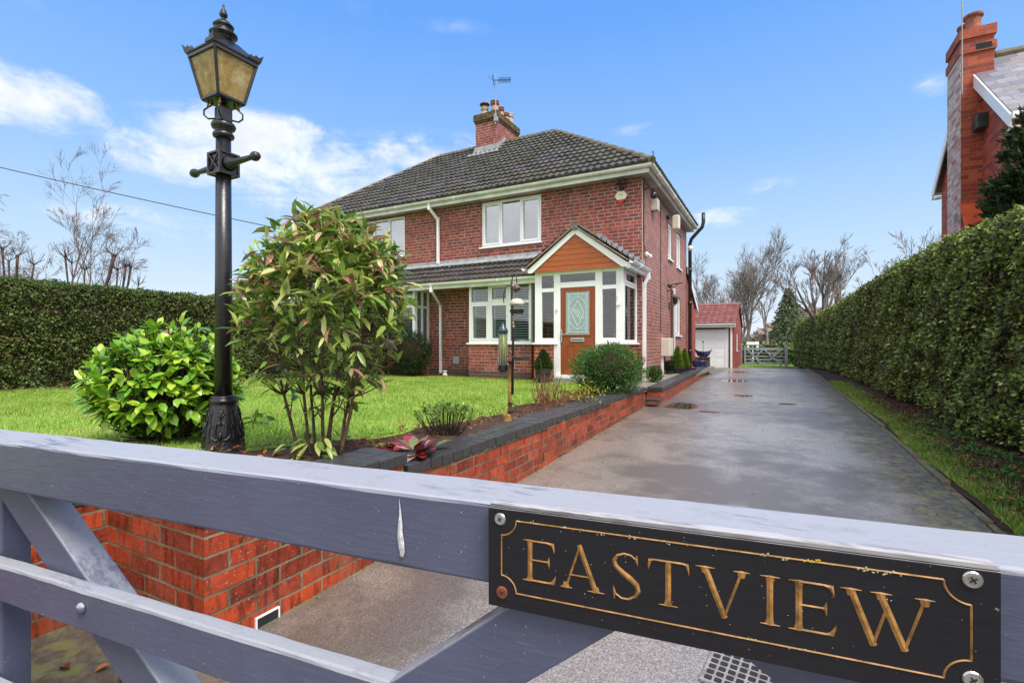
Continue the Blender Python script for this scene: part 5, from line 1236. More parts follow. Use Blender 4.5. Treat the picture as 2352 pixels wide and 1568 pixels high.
for k in range(4):
    b = MB(); p = sqr(.150, zt_+.008)[k]; ax_ = Vector((p.x-LX, p.y-LYY, 0)).normalized(); 
    for t in ((-ax_.x, 0, 0), (0, -ax_.y, 0)):
        t = Vector(t).normalized(); out = ax_*.012
        b.prism([p, p+t*.085, p+t*.085+Vector((0, 0, .014)), p+t*.065+Vector((0, 0, .026)), p+t*.052+Vector((0, 0, .018)), p+t*.038+out*.4+Vector((0, 0, .034)), p+t*.022+out*.5+Vector((0, 0, .024)), p+out*1.3+Vector((0, 0, .046))], Vector((0, 0, 1)).cross(t)*.003)
    b.build('cresting', M['iron'], rf_)
b = MB(); b.lathe([(.052, 1.875), (.056, 1.91), (.060, 1.92), (.078, 1.928), (.080, 1.936), (.070, 1.944), (.048, 1.958), (.046, 1.975), (.058, 1.982), (.060, 1.989), (.052, 1.996), (.040, 2.012), (.020, 2.024), (.010, 2.032), (.012, 2.04), (.021, 2.048), (.024, 2.060), (.024, 2.066), (.020, 2.070), (.017, 2.084), (.008, 2.10), (.005, 2.108), (.007, 2.116), (.004, 2.126), (.001, 2.128)], (LX, LYY, 0), 24); b.build('finial', M['iron'], rf_, smooth=True)
b = MB(); 
for sx_, sy_ in ((-.06, -.06), (.06, .06), (-.06, .06), (.06, -.06)): b.lathe([(.006, -.035), (.009, -.028), (.006, -.02), (.006, 0)], (LX+sx_, LYY+sy_, zb_-.012), 8)
b.build('drip_knob', M['gold'], lo)

# ------------------------------------------------------------------ plants
def curve(p, q, bend, n=5):
    p, q = Vector(p), Vector(q); m = (p+q)/2+Vector(bend)
    return [p*(1-t)**2+m*2*t*(1-t)+q*t*t for t in [i/(n-1) for i in range(n)]]
# photinia: many stems, leaves hanging in whorls at the twig ends
def photinia():
    c0 = Vector((-2.34, 2.02, -.68)); t = thing('photinia_shrub', tuple(c0), 'tall rounded shrub with green and reddish leaves on bare stems beside the lamp post', 'shrub')
    cc = Vector((-2.345, 2.05, .20)); RAD = Vector((.53, .44, .58))
    st_ = MB(); nodes = []
    roots = [(-.15, -.02), (-.11, .05), (.0, .03), (.035, -.03), (.08, .04), (.13, 0), (-.03, -.04)]
    for k, (x, y) in enumerate(roots):
        p = c0+Vector((x, y, -.03)); a = rnd.uniform(0, 6.28)
        q = Vector((cc.x+x*2.4+rnd.uniform(-.05, .05), cc.y+y*3+rnd.uniform(-.1, .1), rnd.uniform(.25, .5)))
        pts = curve(p, q, (x*.6, y*.3, .05), 9); r0 = rnd.choice((.017, .014, .011))
        pts = [v+Vector((rnd.uniform(-.008, .008), rnd.uniform(-.008, .008), 0)) for v in pts]
        st_.tube(pts, [r0*(1-.72*i/8) for i in range(9)], 8); nodes += [(v, r0*(1-.72*i/8)) for i, v in enumerate(pts) if i > 1]
    ends = []
    for level, (n, rr, lo_) in enumerate(((60, (.45, .78), .3), (860, (.70, 1.03), .45))):
        new = []
        for _ in range(n):
            d = Vector(unit(1)[0])
            if d.z < -.1 and rnd.random() < .36: d.z *= -1
            if level == 0 or rnd.random() < .8: g = rnd.uniform(*rr)
            else: g = rnd.uniform(.5, .8)
            e = cc+Vector((d.x*RAD.x*g, d.y*RAD.y*g, d.z*RAD.z*g))
            if e.z < -.5: continue
            best = min(nodes, key=lambda q: (q[0]-e).length+max(0, q[0].z-e.z+.05)*2.5)
            v, r0 = best; L = (e-v).length
            pts = curve(v, e, (0, 0, -.12*L), 5); r1 = min(r0*.7, .004+.012*L)
            r1 = min(r1, .0075); st_.tube(pts, [r1*(1-.7*i/4) for i in range(5)], 5, caps=False)
            new += [(p, r1*.5) for p in pts[2:]]
            if level == 1: ends.append((pts[-1], (pts[-1]-pts[-2]).normalized()))
            elif rnd.random() < .35: ends.append((pts[-2], (pts[-1]-pts[-2]).normalized()))
        nodes += new
    for k in range(60):     # fine red tips standing proud of the outline
        p, d = rnd.choice(ends)
        if p.z > .25: st_.tube([p, p+d*.03+Vector((0, 0, .035))], [.0022, .0012], 4, caps=False)
    st_.build('stems', M['bark_red'], t, smooth=True)
    P_, A_, N_2, T_, L_ = [], [], [], [], []
    for (p, d) in ends:
        hh = (p.z-(cc.z-RAD.z))/(2*RAD.z); k = rnd.randint(3, 6) if hh > .42 else rnd.randint(1, 3)
        b0 = rnd.random()
        for i in range(k):
            o = Vector(unit(1)[0]); side = (o-d*o.dot(d)).normalized()
            ax_ = (d*rnd.uniform(.1, .9)+side*rnd.uniform(.6, 1)+Vector((0, 0, rnd.uniform(-.55, .30)))).normalized()
            P_.append(p-d*rnd.uniform(0, .05)); A_.append(ax_); N_2.append((side*.2+Vector((0, 0, 1))+Vector(unit(1)[0])*.5).normalized())
            rim = abs(p.x-cc.x)/RAD.x
            T_.append(min(1, max(0, rnd.gauss(.44, .17) if rnd.random() < (.76 if hh > .55 else .9) else rnd.uniform(.68, 1)))); L_.append(rnd.uniform(.065, .122))
    leaves('foliage', P_, A_, N_2, L_, rng.uniform(.27, .38, len(P_)), M['lf_pho'], t, T_OVAL, np.array(T_), True)
    # low sucker with big leaves at the foot
    P_, A_ = [], []
    for q in range(26):
        a = rnd.uniform(0, 6.28); g = rnd.uniform(.02, .22); P_.append(c0+Vector((math.cos(a)*g+.02, math.sin(a)*g-.06, rnd.uniform(.05, .17)))); A_.append(Vector((math.cos(a), math.sin(a), rnd.uniform(-1.2, .1))))
    leaves('foot_leaves', P_, A_, [(0.1, -.3, 1)]*26, rng.uniform(.07, .1, 26), .36, M['lf_pho'], t, T_OVAL, rng.uniform(.3, .7, 26), True)
photinia()
def camellia():
    c0 = Vector((-3.80, 1.93, -.69)); t = thing('camellia_bush', tuple(c0), 'low broad camellia bush with large glossy yellow-green leaves left of the lamp post', 'shrub')
    cc = Vector((-3.84, 1.95, -.28)); RAD = Vector((.52, .47, .43)); st_ = MB(); ends = []
    for k in range(16):
        a = rnd.uniform(0, 6.28); p = c0+Vector((math.cos(a)*.09, math.sin(a)*.07, -.02)); e = cc+Vector((math.cos(a)*.33, math.sin(a)*.3, rnd.uniform(-.15, .25)))
        st_.tube(curve(p, e, (math.cos(a)*.09, math.sin(a)*.09, -.08), 6), [.014, .012, .010, .008, .006, .004], 6)
    for k in range(600):
        d = Vector(unit(1)[0]); g = rnd.uniform(.55, 1.0)**.5
        if d.z < 0: d.z *= .85
        e = cc+Vector((d.x*RAD.x*g, d.y*RAD.y*g, d.z*RAD.z*g*(1+.08*math.sin(d.x*7))))
        if e.z < -.60 or (e.z < -.45 and rnd.random() < .6): continue
        v = c0+Vector(((e.x-c0.x)*.45, (e.y-c0.y)*.45, max(.02, (e.z-c0.z)*.4)))
        pts = curve(v, e, (0, 0, -.03), 4); st_.tube(pts, [.006, .005, .004, .0025], 4, caps=False); ends.append((e, (pts[-1]-pts[-2]).normalized(), g))
    for k in range(14):
        a = rnd.uniform(0, 6.28); L = rnd.uniform(.3, .5); st_.tube(curve(c0+Vector((0, 0, .05)), c0+Vector((math.cos(a)*L, math.sin(a)*L, rnd.uniform(.06, .16))), (0, 0, -.04), 5), [.008, .006, .005, .004, .003], 5, caps=False)
    st_.build('stems', M['bark'], t, smooth=True)
    P_, A_, N_2, T_ = [], [], [], []
    for (p, d, g) in ends:
        for i in range(rnd.randint(3, 5)):
            o = Vector(unit(1)[0]); ax_ = (Vector((d.x, d.y, d.z*.3))+o*.9+Vector((0, 0, -.15))).normalized()
            P_.append(p-d*rnd.uniform(0, .06)); A_.append(ax_); N_2.append((d*.8+Vector((0, -.25, .9))+Vector(unit(1)[0])*.4).normalized())
            T_.append(min(.84, max(0, rnd.gauss(.50, .24)+(g-.86)*1.6)) if rnd.random() < .99 else 1.0)
    leaves('foliage', P_, A_, N_2, rng.uniform(.065, .108, len(P_)), rng.uniform(.50, .66, len(P_)), M['lf_cam'], t, T_OVAL, np.array(T_), True)
    # stray shoot reaching past the lamp base
    b = MB(); tip = Vector((-2.80, 1.98, -.47)); b.tube(curve((-3.3, 2.05, -.62), tip, (0, 0, .06), 6), [.006, .005, .005, .004, .003, .002], 5); b.build('shoot', M['bark'], t, smooth=True)
    P_ = [tip+Vector((rnd.uniform(-.12, .03), rnd.uniform(-.03, .03), rnd.uniform(-.01, .03))) for _ in range(15)]
    A_ = [Vector((rnd.uniform(-1, 1), rnd.uniform(-.6, .4), rnd.uniform(-1.2, .5))) for _ in range(15)]
    leaves('shoot_leaves', P_, A_, unit(15)*.4+np.array([0, -.6, .6]), rng.uniform(.06, .09, 15), .55, M['lf_cam'], t, T_OVAL, rng.uniform(.3, .7, 15), True)
camellia()
def needle_bush(name, c, rad, n, L, asp, mt, label, cat, shape=None, group=None, stems=True, up=.5, pot=None, lift=0.0, coremat='lf_yew'):
    """dense evergreen: stems plus thousands of small leaves on shoots through the outer volume"""
    c = Vector(c); t = thing(name, tuple(c), label, cat, group)
    base = c+Vector((0, 0, lift)); h = rad[2]*2
    if pot:
        pr_, ph, mt2, ribs = pot; b = MB()
        b.lathe([(pr_*.78, 0), (pr_*.92, ph*.35), (pr_*1.0, ph*.8), (pr_*1.06, ph*.86), (pr_*1.06, ph), (pr_*.92, ph), (pr_*.88, ph*.85)], c, 20); po = b.build('pot', M[mt2], t, smooth=False)
        b = MB()
        for zz in ribs: b.lathe([(pr_*(.80+.24*zz)+.012, ph*zz), (pr_*(.80+.24*zz)+.016, ph*zz+.012), (pr_*(.80+.24*zz+.02)+.012, ph*zz+.03)], c, 20)
        if ribs: b.build('band', M['iron'], po)
        b = MB(); b.lathe([(.01, ph*.9), (pr_*.9, ph*.88)], c, 20); b.build('compost', M['soil'], t)
        base = c+Vector((0, 0, ph*.85))
    d = unit(n); g = rng.uniform(.72, 1.0, n)
    if shape == 'cone':
        hh = rng.random(n)**1.5; r = np.interp(hh, [0, .12, .3, .6, .85, 1], [.78, 1, .98, .68, .34, .05]); a = rng.uniform(0, 2*PI, n); rr = r*rng.uniform(.82, 1.02, n)
        pos = np.stack([base.x+np.cos(a)*rr*rad[0], base.y+np.sin(a)*rr*rad[1], base.z+hh*h], 1); out = np.stack([np.cos(a), np.sin(a), np.full(n, .55)], 1)
        lump = np.sin(a*3+hh*9)*.04; pos[:, :2] += out[:, :2]*lump[:, None]*rad[0]
    else:
        lump = 1+.17*wave(d[:, 0]*3, d[:, 1]*3+d[:, 2]*4)+.09*wave(d[:, 0]*9, d[:, 2]*8)+.05*wave(d[:, 0]*23, d[:, 2]*19+d[:, 1]*21)
        pos = np.stack([base.x+d[:, 0]*rad[0]*g*lump, base.y+d[:, 1]*rad[1]*g*lump, base.z+rad[2]+d[:, 2]*rad[2]*g*lump], 1); out = d.copy(); out[:, 2] += up
        k = pos[:, 2] > base.z+.01; pos, out = pos[k], out[k]; n = len(pos)
    ax_ = out+unit(n)*.8; nr = unit(n)*.6+np.array([0, 0, .7])
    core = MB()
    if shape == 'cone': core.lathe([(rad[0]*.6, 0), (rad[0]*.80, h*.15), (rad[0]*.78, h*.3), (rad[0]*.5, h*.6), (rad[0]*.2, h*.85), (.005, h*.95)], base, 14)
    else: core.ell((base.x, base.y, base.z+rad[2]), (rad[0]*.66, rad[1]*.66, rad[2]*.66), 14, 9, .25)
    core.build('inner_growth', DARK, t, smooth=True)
    if stems and not pot:
        b = MB()
        for k in range(14):
            a = rnd.uniform(0, 6.28); b.tube(curve(c, base+Vector((math.cos(a)*rad[0]*.6, math.sin(a)*rad[1]*.6, h*.6)), (0, 0, 0), 4), [.012, .009, .006, .003], 5)
        b.build('stems', M['bark'], t)
    tint = np.clip(rng.normal(.5, .18, n)+.16*wave(pos[:, 0]*9, pos[:, 2]*9+pos[:, 1]*5), 0, 1)
    leaves('foliage', pos, ax_, nr, rng.uniform(.7, 1.3, n)*L, asp, M[mt], t, T_RHOMB, tint)
    return t
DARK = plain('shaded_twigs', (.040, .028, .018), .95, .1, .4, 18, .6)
needle_bush('evergreen_bush', (-2.27, 7.35, -.80), (.56, .50, .40), 9000, .055, .20, 'lf_bush', 'rounded feathery green bush growing beside the path in front of the porch', 'shrub')
needle_bush('lime_conifer', (-2.40, 14.0, -.80), (.145, .145, .29), 5200, .035, .3, 'lf_lime', 'bright lime green conical conifer in dark tub by the meter box', 'potted plant', 'cone', pot=(.17, .17, 'oak_tub', (.25, .6)))
needle_bush('lime_conifer', (-2.33, 14.75, -.80), (.13, .13, .27), 3600, .035, .3, 'lf_lime', 'slimmer lime green conifer pot standing behind the other', 'potted plant', 'cone', pot=(.13, .14, 'black', ()))
needle_bush('dwarf_conifer', (-2.52, 13.55, -.80), (.16, .14, .13), 2600, .04, .25, 'lf_yew', 'small dark green conifer at the foot of the house beside the lime one', 'potted plant', pot=(.10, .10, 'black', ()))
pz = zl(9.6)-.0
needle_bush('topiary_cone', (fx(1248, 9.7), 9.7, zl(9.7)), (.20, .20, .22), 6500, .028, .45, 'lf_box', 'clipped cone of box in a banded wooden tub left of the front door', 'potted plant', 'cone', pot=(.175, .33, 'oak_tub', (.2, .6)))
needle_bush('hedge_end_bush', (-8.62, 10.35, zl(10.3)), (.62, .5, .60), 9000, .06, .22, 'lf_yew', 'dark clipped evergreen bush against the house wall beside the white downpipe', 'shrub')
needle_bush('seedling_shrub', (-2.28, 10.6, -.80), (.17, .15, .17), 700, .05, .45, 'lf_bush', 'small leafy green seedling sprouting by the porch downpipe', 'shrub')
# conifer in front of the neighbour's house
def scale_conifer():
    c = Vector((3.13, 9.5, -1.05)); t = thing('dark_conifer', tuple(c), 'dark spreading conifer rising behind the right-hand hedge before the brick gable', 'tree')
    b = MB(); b.tube([c, c+Vector((.1, 0, 1.5)), c+Vector((.15, 0, 4.1))], [.12, .09, .03], 8); b.build('trunk', M['bark'], t)
    P_, A_, T_ = [], [], []; br = MB()
    for k in range(120):
        h = rnd.uniform(.3, 1); z = c.z+h*4.3; r = (1-h)**.75*1.15+.12; a = rnd.uniform(0, 6.28); tip = Vector((c.x+.1+math.cos(a)*r, c.y+math.sin(a)*r, z+.12*r))
        s0 = Vector((c.x+.1, c.y, z-.15)); br.tube([s0, (s0+tip)/2+Vector((0, 0, -.06)), tip], [.02, .012, .005], 4, caps=False)
        for _ in range(260):
            g = rnd.uniform(.2, 1.02); p = s0.lerp(tip, g)+Vector(unit(1)[0])*rnd.uniform(.02, .13); P_.append(p); A_.append((tip-s0).normalized()+Vector(unit(1)[0])*.8+Vector((0, 0, .4))); T_.append(rnd.gauss(.5, .25))
    br.build('branches', M['bark'], t); leaves('crown', P_, A_, unit(len(P_)), rng.uniform(.06, .11, len(P_)), .38, M['lf_yew'], t, T_RHOMB, np.array(T_))
scale_conifer()
# hedges --------------------------------------------------------------
def hedge(name, path, width, zb, zt, dens, L, asp, mt, label, front_only=1, lumps=.07, topd=1.0, seed=0, origin=None, normal_side=1):
    """path: list of (x,y) along the visible face; width extends away from the viewer"""
    pts = [Vector((x, y, 0)) for x, y in path]
    t = thing(name, (pts[len(pts)//2].x, pts[len(pts)//2].y, zb(pts[len(pts)//2].y)), label, 'hedge')
    core = MB(); seg = []
    for i in range(len(pts)-1):
        a, c = pts[i], pts[i+1]; d = (c-a); Ls = d.length; d.normalize(); nrm = Vector((-d.y, d.x, 0))*normal_side   # points towards the viewer
        seg.append((a, c, d, nrm, Ls))
    PP, AA, NN, TT, LL = [], [], [], [], []
    for (a, c, d, nrm, Ls) in seg:
        m = max(1, int(Ls/.3)); hh = 8
        for i in range(m):
            for face in ('f', 't', 'k'):
                for j in range(hh if face != 't' else 3):
                    q = []
                    for (ii, jj) in ((i, j), (i+1, j), (i+1, j+1), (i, j+1)):
                        p = a+d*(Ls*ii/m); z0, z1 = zb(p.y), zt(p.y)-.06
                        if face == 'f': z = z0+(z1-z0)*jj/hh; o = -.10+lumps*wave(p.x*1.7+p.y*1.1, z*1.9+p.y*.6)-.05*(jj == hh)
                        elif face == 'k': z = z0+(z1-z0)*jj/hh; o = -width+.1
                        else: z = z1+.04*wave(p.x+p.y, jj*1.3)*(0 < jj < 3); o = -.15-(width-.25)*jj/3
                        q.append(p+nrm*o+Vector((0, 0, z)))
                    core.quad(*q)
        z0, z1 = zb(a.y), zt(a.y)
        # leaves on the front
        nr_ = int(Ls*(z1-z0)*dens((a+c)/2)); s = rng.random(nr_)*Ls; v = rng.random(nr_); dep = rng.exponential(.05, nr_)
        px_ = a.x+d.x*s; py_ = a.y+d.y*s; zb_a = np.array([zb(y) for y in (a.y, c.y)]); zt_a = np.array([zt(y) for y in (a.y, c.y)]); f_ = s/Ls
        z0v = zb_a[0]*(1-f_)+zb_a[1]*f_; z1v = zt_a[0]*(1-f_)+zt_a[1]*f_; z = z0v+.05+(z1v-z0v-.03)*v
        o = lumps*wave(px_*1.7+py_*1.1, z*1.9+py_*.6)+.055*wave(px_*6+py_*5, z*7)-dep*(1+1.5*(wave(py_*3.3+1, z*4.1) > .5))-.10*np.clip((v-.93)/.07, 0, 1)**2
        lk = L((a+c)/2)
        PP.append(np.stack([px_+nrm.x*o, py_+nrm.y*o, z+.02*wave(py_*5, px_*3)], 1)); AA.append(unit(nr_)*1.0+np.array([nrm.x*.55, nrm.y*.55, -.12])); NN.append(unit(nr_)*.75+np.array([nrm.x*.7, nrm.y*.7, .55])); LL.append(rng.uniform(.65, 1.3, nr_)*lk)
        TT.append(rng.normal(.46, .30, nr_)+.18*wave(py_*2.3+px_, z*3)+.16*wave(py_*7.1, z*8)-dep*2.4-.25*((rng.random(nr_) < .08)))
        nt_ = int(Ls*width*dens((a+c)/2)*topd); s = rng.random(nt_)*Ls; g = rng.random(nt_); f_ = s/Ls; px_ = a.x+d.x*s; py_ = a.y+d.y*s; z1v = zt_a[0]*(1-f_)+zt_a[1]*f_
        PP.append(np.stack([px_-nrm.x*width*g, py_-nrm.y*width*g, z1v+.04*wave(px_*3, py_*4)-rng.exponential(.025, nt_)+.02], 1)); AA.append(unit(nt_)+np.array([0, 0, .35])); NN.append(unit(nt_)*.8+np.array([0, 0, .8])); LL.append(rng.uniform(.65, 1.3, nt_)*lk); TT.append(rng.normal(.5, .2, nt_))
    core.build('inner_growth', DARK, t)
    tw = MB()
    for (a, c, d, nrm, Ls) in seg:
        for _ in range(int(Ls*16)):
            y_ = rnd.random(); p = a+d*(Ls*y_); z0, z1 = zb(p.y), zt(p.y); z = z0+(z1-z0)*rnd.random()**.9; o = rnd.uniform(-.04, .05)
            p = p+nrm*o+Vector((0, 0, z)); q = p+d*rnd.uniform(-.12, .12)+nrm*rnd.uniform(0, .06)+Vector((0, 0, rnd.uniform(-.03, .16)))
            tw.tube([p, (p+q)/2+nrm*.01, q], [.0045, .0035, .002], 4, caps=False)
        for _ in range(int(Ls*5)):
            p = a+d*(Ls*rnd.random()); p = p-nrm*rnd.uniform(0, width*.6)+Vector((0, 0, zt(p.y)-.02)); tw.tube([p, p+Vector((rnd.uniform(-.03, .03), rnd.uniform(-.03, .03), rnd.uniform(.04, .13)))], [.003, .0015], 4, caps=False)
    tw.build('twigs', M['twig_tan'], t)['kind'] = 'stuff'
    PP, AA, NN, LL, TT = map(np.concatenate, (PP, AA, NN, LL, TT))
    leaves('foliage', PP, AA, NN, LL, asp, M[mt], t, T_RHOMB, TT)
    return t
hr = hedge('tall_hedge', [(1.98, .6), (1.95, 2.5), (1.93, 4), (1.92, 6), (1.9, 8), (1.88, 11), (1.86, 15), (1.80, 20), (1.6, 26), (1.25, 31), (.95, 36)], 1.3,
           lambda y: zd(y)+.06, lambda y: float(np.interp(y, [0, 5.5, 9, 14, 30, 36], [1.12, 1.17, 1.40, 1.42, 1.32, 1.15])), lambda p: float(np.interp(p.y, [3, 6, 10, 16, 30], [3300, 3000, 2400, 1400, 700])),
           lambda p: float(np.interp(p.y, [3, 8, 14, 30], [.047, .049, .056, .08])), .62, 'lf_hedge', 'tall glossy clipped hedge running down the right side of the driveway', lumps=.13, topd=.5)
hedge('left_hedge', [(-10.0, -4), (-9.98, 0), (-9.95, 3), (-9.9, 6), (-9.6, 8), (-9.2, 10.2)], 1.1,
      lambda y: -.76-.018*y, lambda y: float(np.interp(y, [-4, 0, 3, 6, 8.4, 10.2], [1.05, 1.02, .97, .93, .80, .62])), lambda p: 3300, lambda p: .045, .5, 'lf_hedge2', 'long clipped dark green hedge along the left edge of the lawn', lumps=.07, topd=.7, normal_side=-1)
b = MB()
for k in range(8):
    a = Vector((-9.93+rnd.uniform(-.02, .04), rnd.uniform(2.6, 5.8), rnd.uniform(-.45, .7))); b.tube([a, a+Vector((.02, rnd.uniform(-.3, .3), rnd.uniform(-.05, .1)))], .006, 4)
tag(b.build('bare_twigs', M['twig_tan']), 'bare tan twigs poking from the face of the left hedge', 'twigs', kind='stuff')

# small bed plants -----------------------------------------------------
def azalea():
    c = Vector((-2.28, 3.15, -.73)); t = thing('azalea', tuple(c), 'small twiggy shrub with tufts of tiny green leaves behind the coping', 'shrub'); b = MB(); P_, A_ = [], []
    for k in range(70):
        a = rnd.uniform(0, 6.28); g = rnd.random()**.5; e = c+Vector((math.cos(a)*.24*g, math.sin(a)*.22*g, .27-.07*g*g+rnd.uniform(-.04, .02))); m = c+Vector((math.cos(a)*.07, math.sin(a)*.07, .07))
        b.tube(curve(c+Vector((math.cos(a)*.03, math.sin(a)*.03, -.02)), e, (math.cos(a)*.06*g, math.sin(a)*.06*g, -.03), 5), [.005, .004, .003, .0025, .0018], 4, caps=False)
        for _ in range(20 if e.z > c.z+.13 else 6): P_.append(e+Vector(unit(1)[0])*.012-Vector((0, 0, rnd.uniform(0, .03)))); A_.append(Vector(unit(1)[0])+Vector((0, 0, .7)))
    b.build('stems', M['bark'], t); leaves('foliage', P_, A_, unit(len(P_))*.5+np.array([0, 0, .8]), rng.uniform(.020, .034, len(P_)), .42, M['lf_pho'], t, T_RHOMB, rng.uniform(.15, .66, len(P_)))
azalea()
def bergenia():
    c = Vector((-2.10, 2.55, -.71)); t = thing('bergenia', tuple(c), 'clump of large red and purple leathery leaves at the wall corner', 'plant'); P_, A_, N_2, T_ = [], [], [], []
    for k in range(34):
        a = rnd.uniform(0, 6.28); g = rnd.uniform(.0, .15); P_.append(c+Vector((math.cos(a)*g*1.2, math.sin(a)*g, rnd.uniform(.0, .04)))); up_ = rnd.uniform(.1, 1.2)*(1-g*4)+.15
        A_.append(Vector((math.cos(a), math.sin(a), up_))); N_2.append(Vector((-math.cos(a)*up_, -math.sin(a)*up_, 1))+Vector(unit(1)[0])*.3); T_.append(rnd.choice((.0, .15, .3, .45, .55, .75, .85, 1)))
    leaves('foliage', P_, A_, N_2, rng.uniform(.08, .14, len(P_)), .68, M['lf_bern'], t, T_OVAL, np.array(T_), True)
    P_ = [c+Vector((-.13+rnd.uniform(-.04, .04), -.16+rnd.uniform(-.03, .03), .06)) for _ in range(9)]; A_ = [Vector((rnd.uniform(-1, 1), rnd.uniform(-1, .5), rnd.uniform(-.4, .5))) for _ in range(9)]
    leaves('green_leaves', P_, A_, [(0, -.2, 1)]*9, .075, .32, M['lf_yel'], t, T_OVAL, rng.uniform(0, .3, 9), True)
bergenia()
def twiggy(c, n, h, sp, mt, label, name, lean=0):
    c = Vector(c); t = thing(name, tuple(c), label, 'shrub'); b = MB()
    for k in range(n):
        a = rnd.uniform(0, 6.28); g = rnd.random(); e = c+Vector((math.cos(a)*sp*g, math.sin(a)*sp*g, h*rnd.uniform(.45, 1)*(1-.25*g))); s0 = c+Vector((math.cos(a)*sp*.25*g, math.sin(a)*sp*.25*g, -.02))
        pts = curve(s0, e, (math.cos(a)*sp*.25*g, math.sin(a)*sp*.25*g, -.03), 5); b.tube(pts, [.0075, .006, .005, .004, .003], 5)
        for q in range(2):
            p = pts[rnd.randint(2, 4)]; b.tube([p, p+Vector((rnd.uniform(-.03, .03), rnd.uniform(-.03, .03), rnd.uniform(.03, .09)))], [.0035, .002], 4)
    b.build('stems', M[mt], t); return t
t_ = twiggy((-2.32, 5.25, -.78), 46, .50, .24, 'twig_tan', 'leafless clump of upright tan stems in the bed before the front door', 'bare_stem_shrub')
b = MB(); p = Vector((-2.32, 5.25, -.78))
b.tube(curve(p, p+Vector((.24, .1, .66)), (-.04, 0, .05), 6), [.006, .005, .004, .0035, .003, .002], 5); b.tube(curve(p, p+Vector((-.12, 0, .62)), (-.04, 0, .05), 6), [.006, .005, .004, .0035, .003, .002], 5); b.build('tall_stem', M['bark_red'], t_)
n = 260; pos = np.array([-2.15, 5.85, -.76])+rng.normal(size=(n, 3))*np.array([.14, .17, .07])+np.array([0, 0, .14])
sp2 = thing('golden_shrub', (-2.15, 5.85, -.78), 'small yellow-leaved shrub in the bed behind the bare tan stems', 'shrub')
b = MB()
for k in range(14): b.tube([(-2.15, 5.85, -.78), tuple(pos[k*9])], [.005, .002], 4)
b.build('stems', M['bark'], sp2); leaves('foliage', pos, unit(n)+np.array([0, 0, .4]), unit(n)*.5+np.array([0, 0, .8]), .04, .5, M['lf_yel'], sp2, T_RHOMB)

# ------------------------------------------------------------------ bird feeding station
bf = thing('bird_feeder_pole', (-2.19, 4.04, -.74), 'thin black bird feeding pole tied to a bamboo stake at the lawn edge', 'bird feeder pole')
PXx, PYy = -2.19, 4.04
def fzp(y): return (HY-y)/F*4.6
b = MB(); b.tube([(PXx+.03, PYy, fzp(905)), (PXx+.035, PYy, fzp(780)), (PXx+.02, PYy, fzp(650))], .011, 8); b.build('pole', M['black'], bf, smooth=True)
b = MB(); b.tube([(PXx, PYy, fzp(968)), (PXx+.005, PYy, fzp(830))], [.017, .015], 9); b.build('bamboo_stake', M['bamboo'], bf, smooth=True)
b = MB(); b.lathe([(.04, -.02), (.042, .06), (.036, .075)], (PXx-.02, PYy-.01, fzp(968)), 12); b.build('socket', M['bamboo'], bf)
b = MB()
b.tube([(PXx+.02, PYy, fzp(650)), (PXx+.03, PYy, fzp(636)), (PXx+.055, PYy-.01, fzp(630)), (PXx+.08, PYy-.02, fzp(640)), (PXx+.085, PYy-.02, fzp(652))], .005, 6)
b.build('hook', M['black'], bf, smooth=True); b = MB()
b.tube([(PXx+.02, PYy, fzp(655)), (PXx-.03, PYy-.01, fzp(658)), (PXx-.05, PYy-.02, fzp(672)), (PXx-.055, PYy-.02, fzp(690)), (PXx-.05, PYy-.02, fzp(696))], .005, 6)
b.build('hook', M['black'], bf, smooth=True); b = MB()
b.tube([(PXx+.02, PYy, fzp(812)), (PXx-.02, PYy-.03, fzp(820)), (PXx-.045, PYy-.03, fzp(828))], .005, 6)
b.build('hook', M['black'], bf, smooth=True); b = MB()
b.tube([(PXx, PYy, fzp(925)), (PXx+.12, PYy-.03, fzp(930)), (PXx+.20, PYy-.05, fzp(938))], .003, 5); b.tube([(PXx-.02, PYy, fzp(942)), (PXx+.18, PYy-.05, fzp(942))], .003, 5)
b.build('hook', M['black'], bf, smooth=True)
b = MB()
for z in (830, 925, 943): b.tube([(PXx-.01, PYy-.02, fzp(z)), (PXx+.04, PYy-.02, fzp(z+1))], .01, 6)
b.build('cable_ties', M['black'], bf)
b = MB(); cR = Vector((PXx+.13, PYy-.03, fzp(782)))
b.tube([cR+Vector((.09*math.cos(a), .09*math.sin(a), .004*math.sin(a*2))) for a in np.linspace(0, 2*PI, 25)], .003, 5); b.tube([(PXx+.03, PYy, fzp(780)), (PXx+.05, PYy, fzp(781))], .003, 5); b.build('wire_ring', M['black'], bf, smooth=True)
b = MB(); b.lathe([(.02, -.035), (.07, -.03), (.09, 0), (.093, 0), (.088, -.006), (.065, -.024), (.01, -.028)], (PXx+.135, PYy-.03, fzp(818)), 20); b.tube([(PXx+.03, PYy, fzp(822)), (PXx+.06, PYy-.01, fzp(822))], .005, 5)
b.build('mesh_dish', plain('rusty_mesh', (.12, .09, .08), .6), bf)
fd = thing('nut_feeder', (PXx-.06, PYy-.04, fzp(850)), 'tubular seed feeder with green seed and dark lid hanging beside the pole', 'bird feeder')
fxx, fyy = PXx-.05, PYy-.04
b = MB(); b.lathe([(.036, fzp(838)), (.036, fzp(764))], (fxx, fyy, 0), 16); b.build('seed_tube', M['rubber_green'], fd, smooth=True)
b = MB(); b.lathe([(.046, fzp(765)), (.048, fzp(759)), (.032, fzp(752)), (.008, fzp(744)), (.003, fzp(738))], (fxx, fyy, 0), 16); b.tube([(fxx, fyy, fzp(745)), (fxx+.01, fyy, fzp(733)), (fxx+.03, fyy+.02, fzp(726))], .0025, 5); b.build('lid', plain('dark_blue_lid', (.03, .06, .08), .25), fd, smooth=True)
